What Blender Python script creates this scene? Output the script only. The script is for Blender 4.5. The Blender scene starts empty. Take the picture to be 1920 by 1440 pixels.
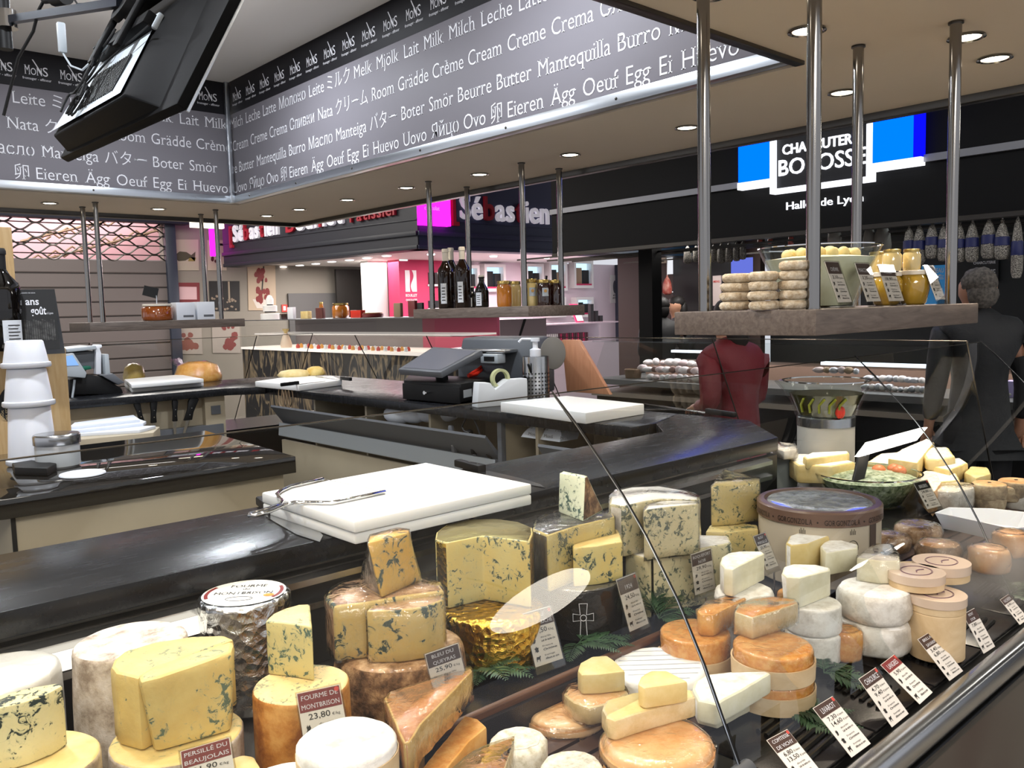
import bpy, bmesh, math, random
from mathutils import Vector, Matrix, noise
random.seed(7)
S = bpy.context.scene
COL = S.collection
pi = math.pi

# ------------------------------------------------------------------ camera
F = 1592.7
H = 1.6
yaw, pitch, roll = (math.radians(a) for a in (47.995, -5.023, -1.492))
fw = Vector((math.cos(yaw)*math.cos(pitch), math.sin(yaw)*math.cos(pitch), math.sin(pitch)))
rt = fw.cross(Vector((0, 0, 1))).normalized()
up = rt.cross(fw)
R2 = rt*math.cos(roll) + up*math.sin(roll)
U2 = -rt*math.sin(roll) + up*math.cos(roll)
CP = Vector((0, 0, H))
cam = bpy.data.cameras.new('camera')
camo = bpy.data.objects.new('camera', cam)
COL.objects.link(camo)
camo.matrix_world = Matrix(((R2.x, U2.x, -fw.x, CP.x), (R2.y, U2.y, -fw.y, CP.y), (R2.z, U2.z, -fw.z, CP.z), (0, 0, 0, 1)))
cam.sensor_fit = 'HORIZONTAL'
cam.sensor_width = 36
cam.lens = F/1920*36
cam.clip_start = .02
S.camera = camo

# ------------------------------------------------------------------ world, exposure
W = bpy.data.worlds.new('world')
S.world = W
W.use_nodes = True
W.node_tree.nodes['Background'].inputs[0].default_value = (.9, .92, 1, 1)
W.node_tree.nodes['Background'].inputs[1].default_value = .62
S.view_settings.view_transform = 'Standard'
S.view_settings.look = 'None'
S.view_settings.exposure = .3
S.view_settings.gamma = 1
S.cycles.use_denoising = True
S.cycles.transparent_max_bounces = 32
S.cycles.max_bounces = 8
S.cycles.sample_clamp_indirect = 6
S.cycles.caustics_reflective = False
S.cycles.caustics_refractive = False

def lamp(kind, name, loc, power, col=(1, 1, 1), **k):
    l = bpy.data.lights.new(name, kind)
    l.energy = power
    l.color = col
    o = bpy.data.objects.new(name, l)
    COL.objects.link(o)
    o.location = loc
    for a, b in k.items():
        if a == 'aim':
            o.rotation_euler = (Vector(b) - Vector(loc)).to_track_quat('-Z', 'Y').to_euler()
        else:
            setattr(l, a, b)
    return o

WARM = (1, .86, .68)
ZS = 2.35                 # underside of the lowered ceiling ring
# unseen area lights that fill the hall over the stall and the aisles
for x, y in ((.2, 2.3), (1.8, 2.3), (.2, 4.2), (1.8, 4.2)):
    lamp('AREA', 'hall_fill', (x, y, 3.12), 24, (.88, .93, 1), shape='DISK', size=.16)
lamp('AREA', 'hall_fill', (-.9, -1.7, 3.1), 120, (1, .93, .84), shape='RECTANGLE', size=2.0, size_y=1.6)  # added fill from behind the camera, no lamp modelled there
lamp('AREA', 'hall_fill', (4.9, 3.6, 3.1), 20, (.9, .94, 1), shape='RECTANGLE', size=.6, size_y=5)
lamp('AREA', 'hall_fill', (2.4, 9.8, 3.6), 150, (1, .95, .88), shape='RECTANGLE', size=4, size_y=2.5)
lamp('AREA', 'ceiling_fill', (1.0, 3.2, 2.72), 9, (.95, .95, 1), aim=(1.0, 3.2, 4), shape='RECTANGLE', size=1.6, size_y=2.6)  # added to brighten the ceiling from below, no lamp hangs here
# the pastry shop behind
lamp('AREA', 'shop_light', (8.2, 9.3, 2.37), 150, (1, .86, .9), shape='RECTANGLE', size=3.5, size_y=1.0)
lamp('AREA', 'shop_light', (7.0, 11.6, 2.37), 60, (1, .93, .9), shape='RECTANGLE', size=1.2, size_y=1.6)

# ------------------------------------------------------------------ pixel of the 1920x1440 frame -> point on a plane of the place
def ray(x, y):
    return fw + R2*((x-960)/F) - U2*((y-720)/F)
def pz(x, y, z):
    d = ray(x, y); return CP + d*((z-H)/d.z)
def px(x, y, X):
    d = ray(x, y); return CP + d*(X/d.x)
def py(x, y, Y):
    d = ray(x, y); return CP + d*(Y/d.y)
def pd(x, y, t):
    return CP + ray(x, y)*t
def depth(p):
    return (Vector(p)-CP).dot(fw)

# ------------------------------------------------------------------ mesh builder
def ccw(p):
    a = sum(p[i][0]*p[(i+1) % len(p)][1]-p[(i+1) % len(p)][0]*p[i][1] for i in range(len(p)))
    return list(p) if a > 0 else list(reversed(p))
class MB:
    def __init__(s):
        s.v = []; s.f = []; s.mi = []; s.m = 0; s.X = None
    def add(s, vs, fs):
        n = len(s.v)
        s.v += [tuple(s.X @ Vector(v)) if s.X else tuple(v) for v in vs]
        s.f += [tuple(i+n for i in f) for f in fs]; s.mi += [s.m]*len(fs)
        return s
    def box(s, x0, y0, z0, x1, y1, z1):
        return s.add([(x0,y0,z0),(x1,y0,z0),(x1,y1,z0),(x0,y1,z0),(x0,y0,z1),(x1,y0,z1),(x1,y1,z1),(x0,y1,z1)],
                     [(3,2,1,0),(4,5,6,7),(0,1,5,4),(1,2,6,5),(2,3,7,6),(3,0,4,7)])
    def prism(s, p, z0, z1):
        p = ccw(p); n = len(p)
        return s.add([(a[0],a[1],z0) for a in p]+[(a[0],a[1],z1) for a in p],
                     [tuple(range(n-1,-1,-1)), tuple(range(n,2*n))]+[(i,(i+1)%n,(i+1)%n+n,i+n) for i in range(n)])
    def slab(s, prof, a, b, axis):
        # profile in the two other axes swept from a to b along an axis
        n = len(prof)
        if axis == 'x': g = lambda t, p: (t, p[0], p[1])
        elif axis == 'y': g = lambda t, p: (p[0], t, p[1])
        else: g = lambda t, p: (p[0], p[1], t)
        return s.add([g(a,p) for p in prof]+[g(b,p) for p in prof],
                     [tuple(range(n-1,-1,-1)), tuple(range(n,2*n))]+[(i,(i+1)%n,(i+1)%n+n,i+n) for i in range(n)])
    def lathe(s, prof, n=24, c=(0,0,0), jit=0, seed=0, ovl=1):
        vs = []; fs = []; m = len(prof)
        for i in range(n):
            a = 2*pi*i/n
            for r, z in prof:
                q = r
                if jit and r > 1e-6:
                    q += jit*(noise.noise(Vector((math.cos(a)*2, math.sin(a)*2, z*40+seed)))+.6*noise.noise(Vector((math.cos(a)*6, math.sin(a)*6, z*90+seed))))
                vs.append((c[0]+q*math.cos(a), c[1]+q*math.sin(a)*ovl, c[2]+z))
        for i in range(n):
            j = (i+1) % n
            for k in range(m-1):
                fs.append((i*m+k, j*m+k, j*m+k+1, i*m+k+1))
        if prof[0][0] > 1e-6 and prof[-1][0] > 1e-6:      # a ring
            fs += [(i*m+m-1, (i+1)%n*m+m-1, (i+1)%n*m, i*m) for i in range(n)]; return s.add(vs, fs)
        if prof[0][0] > 1e-6: fs.append(tuple(i*m for i in range(n-1,-1,-1)))
        if prof[-1][0] > 1e-6: fs.append(tuple(i*m+m-1 for i in range(n)))
        return s.add(vs, fs)
    def tube(s, path, r, n=8):
        P = [Vector(p) for p in path]; rs = r if isinstance(r, (list, tuple)) else [r]*len(P)
        vs = []; fs = []; u = None
        for i, p in enumerate(P):
            t = (P[min(i+1,len(P)-1)]-P[max(i-1,0)]).normalized()
            if u is None: u = t.orthogonal().normalized()
            u = (u-t*u.dot(t)).normalized(); w = t.cross(u)
            vs += [p+(u*math.cos(2*pi*k/n)+w*math.sin(2*pi*k/n))*rs[i] for k in range(n)]
        for i in range(len(P)-1):
            for k in range(n):
                l = (k+1) % n
                fs.append((i*n+k, i*n+l, (i+1)*n+l, (i+1)*n+k))
        fs += [tuple(range(n-1,-1,-1)), tuple(range((len(P)-1)*n, len(P)*n))]
        return s.add(vs, fs)
    def ball(s, c, r, n=12, m=8, sc=(1,1,1)):
        return s.lathe([(r*math.sin(pi*k/m), -r*math.cos(pi*k/m)) if 0 < k < m else (0, -r*math.cos(pi*k/m)) for k in range(m+1)], n, c) if sc == (1,1,1) else s._ell(c, r, n, m, sc)
    def _ell(s, c, r, n, m, sc):
        t = MB(); t.ball((0,0,0), r, n, m)
        return s.add([(c[0]+v[0]*sc[0], c[1]+v[1]*sc[1], c[2]+v[2]*sc[2]) for v in t.v], t.f)
    def quad(s, a, b, c, d):
        return s.add([a,b,c,d], [(0,1,2,3)])
    def mesh(s, name, mats, bev=0, seg=2, smooth=40, weld=True):
        me = bpy.data.meshes.new(name)
        me.from_pydata(s.v, [], s.f)
        for m in mats: me.materials.append(m)
        for p, i in zip(me.polygons, s.mi): p.material_index = min(i, len(mats)-1)
        bm = bmesh.new(); bm.from_mesh(me)
        if weld: bmesh.ops.remove_doubles(bm, verts=bm.verts, dist=1e-6)
        bmesh.ops.recalc_face_normals(bm, faces=bm.faces)
        if bev:
            es = [e for e in bm.edges if len(e.link_faces) == 2 and e.calc_face_angle(0) > .5]
            bmesh.ops.bevel(bm, geom=es, offset=bev, segments=seg, profile=.5, affect='EDGES', clamp_overlap=True)
        bm.to_mesh(me); bm.free()
        me.shade_smooth()
        if smooth < 180: me.set_sharp_from_angle(angle=math.radians(smooth))
        return me
def link(name, me, parent=None, loc=None, rz=0):
    o = bpy.data.objects.new(name, me); COL.objects.link(o)
    if parent: o.parent = parent
    if loc is not None: o.location = loc
    if rz: o.rotation_euler = (0, 0, rz)
    return o
def part(mb, name, mats, parent, bev=0, seg=2, smooth=40, label=None, weld=True):
    if not isinstance(mats, (list, tuple)): mats = [mats]
    o = link(name, mb.mesh(name, mats, bev, seg, smooth, weld), parent)
    if label: o['label'] = label
    return o
def tag(o, label, cat, group=None, kind=None):
    o['label'] = label; o['category'] = cat
    if group: o['group'] = group
    if kind: o['kind'] = kind
    return o
def root(name, label, cat, loc=(0,0,0), rz=0, group=None):
    o = link(name, None, None, loc, rz); o.empty_display_size = .05
    return tag(o, label, cat, group)
def one(mb, name, mats, label, cat, loc=(0,0,0), rz=0, group=None, bev=0, seg=2, smooth=40):
    o = part(mb, name, mats, None, bev, seg, smooth); o.location = loc
    if rz: o.rotation_euler = (0, 0, rz)
    return tag(o, label, cat, group)
def struct(mb, name, mats, bev=0, parent=None, label=None):
    o = part(mb, name, mats, parent, bev)
    if not parent: o['kind'] = 'structure'
    if label: o['label'] = label
    return o
def dup(r, loc, rz=None, label=None, group=None):
    c = r.copy(); COL.objects.link(c); c.location = loc
    if rz is not None: c.rotation_euler = (0, 0, rz)
    if label: c['label'] = label
    if group: c['group'] = group
    for a in list(r.children):
        b = a.copy(); COL.objects.link(b); b.parent = c
        for d in list(a.children):
            e = d.copy(); COL.objects.link(e); e.parent = b
    return c

# ------------------------------------------------------------------ materials
def lin(h):
    h = h.lstrip('#'); c = [int(h[i:i+2], 16)/255 for i in (0, 2, 4)]
    return tuple(x/12.92 if x <= .04045 else ((x+.055)/1.055)**2.4 for x in c)+(1,)
class NT:
    def __init__(s, name):
        s.m = bpy.data.materials.new(name); s.m.use_nodes = True
        s.t = s.m.node_tree; s.b = s.t.nodes['Principled BSDF']; s.o = s.t.nodes['Material Output']
    def n(s, k, **kw):
        d = s.t.nodes.new(k)
        for a, b in kw.items():
            if a[0] == '_': setattr(d, a[1:], b)
            else:
                i = d.inputs[int(a[1:])] if a[0] == 'i' and a[1:].isdigit() else d.inputs[a]
                if isinstance(b, bpy.types.NodeSocket): s.t.links.new(b, i)
                else: i.default_value = b
        return d
    def set(s, **kw):
        for a, b in kw.items():
            i = s.b.inputs[a.replace('_', ' ')]
            if isinstance(b, bpy.types.NodeSocket): s.t.links.new(b, i)
            else: i.default_value = b
    def co(s, rnd=True):
        c = s.n('ShaderNodeTexCoord').outputs['Object']
        if rnd:
            r = s.n('ShaderNodeObjectInfo').outputs['Random']
            v = s.n('ShaderNodeMath', _operation='MULTIPLY', i0=r, i1=37.).outputs[0]
            c = s.n('ShaderNodeVectorMath', _operation='ADD', i0=c, i1=s.n('ShaderNodeCombineXYZ', i0=v, i1=v).outputs[0]).outputs[0]
        return c
    def noise(s, c, scale, detail=4, rough=.55, dist=0.):
        return s.n('ShaderNodeTexNoise', Vector=c, Scale=scale, Detail=detail, Roughness=rough, Distortion=dist).outputs['Fac']
    def ramp(s, f, stops):
        d = s.n('ShaderNodeValToRGB', Fac=f); e = d.color_ramp.elements
        while len(e) < len(stops): e.new(.5)
        for i, (p, c) in enumerate(stops):
            e[i].position = p; e[i].color = lin(c) if isinstance(c, str) else (c, c, c, 1)
        return d.outputs[0]
    def mix(s, f, a, b):
        d = s.n('ShaderNodeMix', _data_type='RGBA')
        for i, v in ((0, f), (6, a), (7, b)):
            if isinstance(v, bpy.types.NodeSocket): s.t.links.new(v, d.inputs[i])
            else: d.inputs[i].default_value = lin(v) if isinstance(v, str) else v
        return d.outputs[2]
    def bump(s, h, st=.4, dist=.002):
        return s.n('ShaderNodeBump', Strength=st, Distance=dist, Height=h).outputs[0]
def mat(name, col, rough=.5, metal=0, spec=.5, var=None, bump=None, coat=0, emit=None, st=1, alpha=None, sss=0, rnd=False):
    N = NT(name); N.set(Base_Color=lin(col), Roughness=rough, Metallic=metal, Specular_IOR_Level=spec)
    if var:                                    # (scale, other colour, detail)
        c = N.co(rnd); N.set(Base_Color=N.ramp(N.noise(c, var[0], 5), [(.38, col), (.62, var[1])]))
    if bump: N.set(Normal=N.bump(N.noise(N.co(rnd), bump[0], 5), bump[1], bump[2] if len(bump) > 2 else .002))
    if coat: N.set(Coat_Weight=coat, Coat_Roughness=.06)
    if emit: N.set(Emission_Color=lin(emit), Emission_Strength=st)
    if sss: N.set(Subsurface_Weight=sss, Subsurface_Radius=(.01, .007, .004), Subsurface_Scale=.4)
    return N.m
def rind(name, a, b, c, scale=30, rough=.75, bump=.6, film=0, bd=.0025):
    N = NT(name); co = N.co(); f = N.noise(co, scale, 8, .65)
    N.set(Base_Color=N.ramp(f, [(.37, a), (.5, b), (.63, c)]), Roughness=rough, Specular_IOR_Level=.3,
          Normal=N.bump(N.noise(co, scale*2.6, 6, .7), bump, bd))
    if film:
        N.set(Coat_Weight=film, Coat_Roughness=.12, Coat_Normal=N.bump(N.noise(co, 55, 3, .5, 1.5), .9, .004))
    return N.m
def blue(name, base, base2, vein, scale=95, dens=.5, film=0, hole=0):
    # cut paste of a blue cheese: scattered irregular veins and pits
    N = NT(name); co = N.co()
    big = N.noise(co, scale*.3, 2)
    f = N.noise(co, scale*1.15, 6, .68, .9)
    f = N.n('ShaderNodeMath', _operation='MULTIPLY_ADD', i0=big, i1=.55, i2=f).outputs[0]
    th = .925-.115*dens
    m = N.ramp(f, [(th, 0.), (th+.022, 1.)])
    h2 = N.ramp(f, [(th-.06, 0.), (th+.02, .55)])
    bc = N.ramp(N.noise(co, 22, 4), [(.35, base), (.65, base2)])
    bc = N.mix(h2, bc, '#8f9a80')
    N.set(Base_Color=N.mix(m, bc, vein), Roughness=.5, Specular_IOR_Level=.35, Subsurface_Weight=.15, Subsurface_Radius=(.01, .007, .003), Subsurface_Scale=.3,
          Normal=N.bump(N.n('ShaderNodeMath', _operation='SUBTRACT', i0=N.noise(co, 120, 4), i1=m).outputs[0], .5, .0015))
    if film: N.set(Coat_Weight=film, Coat_Roughness=.1, Coat_Normal=N.bump(N.noise(co, 50, 3, .5, 1.5), .8, .004))
    return N.m
def foil(name, col, rough=.18, sc=70, st=.9, metal=1):
    N = NT(name); co = N.co()
    v = N.n('ShaderNodeTexVoronoi', Vector=co, Scale=sc, _feature='F1').outputs['Distance']
    h = N.n('ShaderNodeMath', _operation='ADD', i0=v, i1=N.noise(co, sc*.6, 5, .6, 1.)).outputs[0]
    N.set(Base_Color=lin(col), Metallic=metal, Roughness=rough, Normal=N.bump(h, st, .004))
    return N.m
def thin(name, tint=(.97, .985, .98, 1), refl=1.0, rough=0., bump=None):
    # a thin clear sheet: light passes straight through, the rest mirrors by Fresnel
    N = NT(name); N.t.nodes.remove(N.b)
    nm = {}
    if bump: nm = {'Normal': N.bump(N.noise(N.co(), bump[0], 3, .5, 1.2), bump[1], .004)}
    bf = N.n('ShaderNodeNewGeometry').outputs['Backfacing']
    ior = N.n('ShaderNodeMath', _operation='MULTIPLY_ADD', i0=bf, i1=1/1.42-1.42, i2=1.42).outputs[0]   # same mirror from both sides of the sheet
    fr = N.n('ShaderNodeFresnel', IOR=ior, **nm).outputs[0]
    fr = N.n('ShaderNodeMath', _operation='MULTIPLY', i0=fr, i1=refl, _use_clamp=True).outputs[0]
    g = N.n('ShaderNodeBsdfGlossy', Color=(1, 1, 1, 1), Roughness=rough, **nm).outputs[0]
    t = N.n('ShaderNodeBsdfTransparent', Color=tint).outputs[0]
    N.t.links.new(N.n('ShaderNodeMixShader', i0=fr, i1=t, i2=g).outputs[0], N.o.inputs[0])
    return N.m
def glow(name, col, st):
    N = NT(name); N.t.nodes.remove(N.b)
    N.t.links.new(N.n('ShaderNodeEmission', Color=lin(col), Strength=st).outputs[0], N.o.inputs[0])
    return N.m
def wood(name, a, b, axis=0, sc=12, rough=.55, coat=0, st=9.):
    N = NT(name); c = N.co()
    s = [st, st, st]; s[axis] = 1.
    c = N.n('ShaderNodeMapping', Vector=c, Scale=s).outputs[0]
    f = N.noise(c, sc, 6, .6, .6)
    N.set(Base_Color=N.ramp(f, [(.3, a), (.7, b)]), Roughness=rough, Coat_Weight=coat, Normal=N.bump(f, .25, .001))
    return N.m

M = dict(
    floor=mat('floor_tile', '#8a857c', .35, var=(3, '#7b766e')),
    ceil=mat('ceiling_paint', '#dedad4', .9), soffit=mat('soffit_paint', '#dccdb9', .8, var=(1.2, '#e0d2bf')),
    steel=mat('brushed_steel', '#b8b9ba', .22, 1), dsteel=mat('dark_steel', '#55524e', .3, 1), alu=mat('aluminium', '#d4dae0', .28, 1),
    chrome=mat('chrome', '#d9d9d9', .07, 1), polesteel=mat('pole_steel', '#8f8d8a', .16, 1),
    panel=mat('grey_panel', '#77747a', .6, spec=.3), band=mat('black_band', '#17161a', .6, spec=.3), white=mat('white_paint', '#e9e7e3', .55),
    ink=mat('white_ink', '#e3e3e8', .5), blackink=mat('black_ink', '#1a1613', .6), brown=mat('brown_print', '#5a2f28', .5), dbrown=mat('dark_brown_print', '#432c24', .5),
    redprint=mat('red_brown_print', '#7c2a2a', .5), card=mat('card_white', '#e6dfd6', .5), redseal=mat('red_seal', '#c8453c', .5),
    black=mat('black_plastic', '#101011', .5, spec=.3), dblack=mat('matt_black', '#0b0b0c', .6), grey=mat('grey_plastic', '#5f6267', .42), lgrey=mat('light_grey_plastic', '#a9b0b5', .4),
    board=mat('white_board', '#eeeeec', .45, sss=.1, bump=(180, .08)), cream=mat('cream_laminate', '#b3a78f', .5, var=(4, '#aca089')),
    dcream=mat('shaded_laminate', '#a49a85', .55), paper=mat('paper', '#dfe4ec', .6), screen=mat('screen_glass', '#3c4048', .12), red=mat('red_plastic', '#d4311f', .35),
    tape=mat('adhesive_tape', '#b9bc8e', .3), greenp=mat('green_plastic', '#0f5c47', .4), kraft=mat('kraft_paper', '#9c8468', .7),
    cups=mat('white_tub', '#e8eaf0', .4, sss=.1), jarglass=thin('clear_glass', (.94, .97, .96, 1), .8), glass=thin('case_glass', (.93, .95, .945, 1), 1.0),
    bowlglass=thin('bowl_glass', (.96, .98, .97, 1), .35), acryl=thin('clear_acrylic', (.9, .9, .89, 1), 1.3), film=thin('cling_film', (.96, .95, .93, 1), 1.5, .08, (45, .9)),
    pine=wood('pine_board', '#c4a679', '#b3925f', 2, 9), greywood=wood('grey_oak', '#55483f', '#7d7066', 1, 10, .5), greywoodx=wood('grey_oak_x', '#4f443d', '#6e625a', 0, 10, .5),
    dwood=wood('dark_slats', '#33211a', '#4b3226', 0, 12, .35), lwood=wood('batten', '#5e3a22', '#472b19', 0, 12, .4), boxwood=wood('poplar_box', '#d8c09a', '#c3a67c', 0, 8, .6, 0, 3.),
    display=mat('case_black', '#0e0e0e', .3), tray=mat('black_tray', '#1b191a', .25, bump=(260, .15)), label=mat('bottle_label', '#dfe3e8', .55),
    cheek=wood('timber_cheek', '#c08a68', '#ad7757', 2, 6, .4))
def worktop():
    N = NT('slate_worktop'); c = N.co(False)
    c = N.n('ShaderNodeMapping', Vector=c, Scale=(1., 4., 1.)).outputs[0]
    f = N.noise(c, 9, 8, .7)
    N.set(Base_Color=N.ramp(f, [(.3, '#101113'), (.7, '#1c1d21')]), Roughness=N.ramp(f, [(.3, .22), (.7, .30)]), Specular_IOR_Level=.32, Normal=N.bump(N.noise(c, 60, 6), .12, .001))
    return N.m
M['worktop'] = worktop()
M['granite'] = mat('polished_granite', '#1d1b19', .03, spec=.75)
# cheeses
M.update(
    grey_rind=rind('grey_mould_rind', '#8c7c6c', '#b9ab9b', '#cfc5ba', 26, .8, .7),
    grey_top=rind('grey_mould_top', '#9a8d82', '#d2c6bb', '#e2dad2', 34, .7, .5),
    cream_rind=rind('natural_rind', '#8b7a66', '#b29d80', '#cbb999', 30, .7, .6),
    orange_rind=rind('orange_rind', '#8a4f1d', '#b97b38', '#cf9a55', 22, .55, .4, .35),
    crust=rind('brown_crust', '#3d2c20', '#7a5a40', '#b08c66', 34, .85, 1., 0, .004),
    crust_film=rind('wrapped_crust', '#6e5038', '#a9835f', '#cfae8a', 28, .6, .8, .8),
    ash_rind=rind('ash_rind', '#4a4038', '#85786b', '#b0a294', 36, .7, .7, .7),
    white_rind=rind('white_bloomy_rind', '#d9d3c8', '#ece8e0', '#f5f3ee', 40, .8, .5),
    white_old=rind('speckled_bloomy_rind', '#c9bfa6', '#e6ddca', '#f0eadc', 90, .8, .7),
    white_film=rind('wrapped_white_rind', '#c5beb2', '#dfdad0', '#ebe8e0', 24, .7, .5, .6),
    wash_rind=rind('washed_rind', '#d69a60', '#e3b07a', '#eac394', 16, .5, .3, .5),
    orange_top=rind('orange_washed_rind', '#cf8434', '#dc9848', '#e3ab62', 60, .5, .35, .35),
    tomme_rind=rind('tomme_rind', '#a86a38', '#c08450', '#cf9c6c', 20, .5, .4, .6),
    wrinkled=rind('wrinkled_rind', '#b9a283', '#d6c5aa', '#e6dac6', 70, .75, 1., 0, .005),
    wrinkled_orange=rind('wrinkled_orange_rind', '#c79a63', '#e0b67e', '#ead0a4', 60, .7, 1., 0, .005),
    paste=rind('pale_paste', '#d3b978', '#dac386', '#e0cd98', 14, .45, .2),
    paste_y=rind('yellow_paste', '#cfa955', '#d7b868', '#dcc47c', 14, .45, .25),
    paste_w=rind('white_paste', '#dcd5b4', '#e4dec2', '#ebe6d0', 14, .45, .2),
    paste_t=rind('tomme_paste', '#c7a05a', '#cfab68', '#d6b67a', 60, .5, .35, .3),
    paste_o=rind('orange_paste', '#dc9a45', '#e2a655', '#e8b56c', 30, .5, .35),
    paste_g=rind('wrapped_paste', '#cdb17c', '#d9c192', '#e1cda4', 20, .45, .3, .8),
    blue_y=blue('persille_paste', '#d0b977', '#c7ab68', '#5f6b58', 60, .28),
    blue_top=blue('persille_top', '#d8c283', '#d0b878', '#8a9170', 70, .2),
    blue_k=blue('dark_veined_paste', '#d6c995', '#dbd09f', '#2a3430', 62, .66),
    blue_f=blue('fourme_paste', '#cfc083', '#c6bb85', '#566a5c', 75, .5),
    blue_ft=blue('fourme_top', '#e8cf98', '#e2c68a', '#8d8f70', 110, .4),
    blue_q=blue('queyras_paste', '#cdb06c', '#c9b377', '#3c4e4c', 50, .42, .4),
    blue_o=blue('orange_blue_paste', '#e2b45c', '#dfb968', '#4c5a54', 46, .36, .4),
    blue_a=blue('auvergne_paste', '#ccb56d', '#c8b878', '#3b4a40', 68, .5, .4),
    blue_w=blue('white_blue_paste', '#dfe0c4', '#d9dec0', '#4a6157', 80, .58),
    blue_r=blue('ewe_blue_paste', '#cfc59f', '#c9be97', '#545c50', 72, .6, .4),
    blue_c=blue('cream_blue_paste', '#d0bb80', '#c8b577', '#55604c', 85, .5, .5),
    silver=foil('silver_foil', '#dcdcda', .2, 70, .8), gold=foil('gold_foil', '#d6ae4a', .2, 80, .9), goldtop=foil('gold_foil_top', '#cdbb78', .25, 30, .35),
    paperfoil=foil('paper_foil', '#d8d6cf', .4, 28, .6, .35), darkfoil=foil('dark_foil', '#26221f', .25, 45, .8, .3), greyfoil=foil('grey_foil', '#8d8c8a', .22, 60, .8, .8),
    whitepaper=mat('cheese_paper', '#efeeea', .5, bump=(60, .5, .003)))
N = NT('soft_leaf'); N.set(Base_Color=N.ramp(N.noise(N.co(), 30, 4), [(.35, '#1b351e'), (.65, '#365638')]), Roughness=.5, Specular_IOR_Level=.5); M['fern'] = N.m
N = NT('salami_net'); N.set(Base_Color=N.ramp(N.noise(N.co(), 160, 3), [(.42, '#3d3a36'), (.62, '#a9a49a')]), Roughness=.6); M['net'] = N.m

# ------------------------------------------------------------------ lettering
_tc = {}
def glyphs(s, serif=False, thin=0., bold=False):
    """flat letters, one unit high, from the built-in typeface; short stem ends get serifs"""
    k = (s, serif, thin, bold)
    if k in _tc: return _tc[k]
    c = bpy.data.curves.new('lettering', 'FONT'); c.body = s; c.size = 1; c.resolution_u = 3
    c.offset = thin if not bold else (.018 if not serif else .006)
    o = bpy.data.objects.new('lettering', c); COL.objects.link(o)
    dg = bpy.context.evaluated_depsgraph_get(); dg.update()
    me = bpy.data.meshes.new_from_object(o.evaluated_get(dg))
    vs = [(v.co.x, v.co.y) for v in me.vertices]; fs = [tuple(p.vertices) for p in me.polygons]
    if serif:
        cnt = {}
        for p in me.polygons:
            for a, b in p.edge_keys: cnt[(a, b)] = cnt.get((a, b), 0)+1
        ex = []
        for (a, b), n in cnt.items():
            if n != 1: continue
            (x0, y0), (x1, y1) = vs[a], vs[b]
            if abs(y0-y1) > .004: continue
            w = abs(x1-x0)
            if .03 < w < (.19 if bold else .125): ex.append((min(x0, x1), max(x0, x1), y0))
        for x0, x1, y in ex:
            inw = 1 if y < .25 else -1
            n = len(vs); g = .075 if not bold else .05
            vs += [(x0-g, y), (x1+g, y), (x1+g*.75, y+inw*.034), (x0-g*.75, y+inw*.034)]
            fs.append((n, n+1, n+2, n+3))
    bpy.data.objects.remove(o); bpy.data.curves.remove(c); bpy.data.meshes.remove(me)
    _tc[k] = (vs, fs); return vs, fs
def write(mb, s, o, u, v, size, width=None, align='l', ext=0, serif=False, thin=0., bold=False, lift=.0006):
    """letters on the plane through o spanned by u (reading direction) and v (up)"""
    if not s: return 0
    vs, fs = glyphs(s, serif, thin, bold)
    if not vs: return 0
    xs = [p[0] for p in vs]; x0 = min(xs); wd = max(xs)-x0
    sx = width/wd if width else size
    o = Vector(o); u = Vector(u).normalized(); v = Vector(v).normalized(); n = u.cross(v)
    sh = {'l': 0, 'c': -.5*wd*sx, 'r': -wd*sx}[align]
    P = lambda p, h: o+u*((p[0]-x0)*sx+sh)+v*(p[1]*size)+n*h
    mb.add([P(p, lift+ext) for p in vs], fs)
    if ext:
        cnt = {}
        for f in fs:
            for i in range(len(f)):
                e = (f[i], f[(i+1) % len(f)]); q = (e[1], e[0])
                if q in cnt: cnt.pop(q)
                else: cnt[e] = 1
        b = [P(p, lift+ext) for p in vs]; c = [P(p, 0) for p in vs]; n = len(b)
        mb.add(b+c, [(e[0]+n, e[1]+n, e[1], e[0]) for e in cnt])
    return wd*sx
# ------------------------------------------------------------------ the hall
struct(MB().box(-5, -4, -.05, 12, 15, 0), 'floor', M['floor'])
struct(MB().box(-5, -4, 4.0, 12, 15, 4.1), 'ceiling', M['ceil'])
struct(MB().box(-3, 1.44, 3.13, 2.49, 5.49, 3.18), 'ceiling.001', M['ceil'])
b = MB(); b.box(-3, .45, ZS, 3.48, 1.42, 2.5); b.box(2.56, 1.42, ZS, 3.48, 5.56, 2.5); b.box(-3, 5.56, ZS, 3.48, 6.45, 2.5)
struct(b, 'ceiling.002', M['soffit'])
# stainless edge profiles of the lowered ring
b = MB(); b.box(3.44, .44, ZS-.03, 3.49, 6.46, ZS+.05); struct(b, 'trim_1', M['dsteel'], .006)
b = MB(); b.box(3.50, .42, ZS-.012, 3.54, 6.5, ZS+.06); struct(b, 'trim_2', M['polesteel'], .005)
b = MB(); b.box(-3, 6.41, ZS-.03, 3.44, 6.46, ZS+.05); struct(b, 'trim_3', M['dsteel'], .006)
b = MB(); b.box(-3, 1.40, ZS-.012, 2.53, 1.435, ZS+.03); struct(b, 'trim_4', M['dsteel'], .003)

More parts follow.
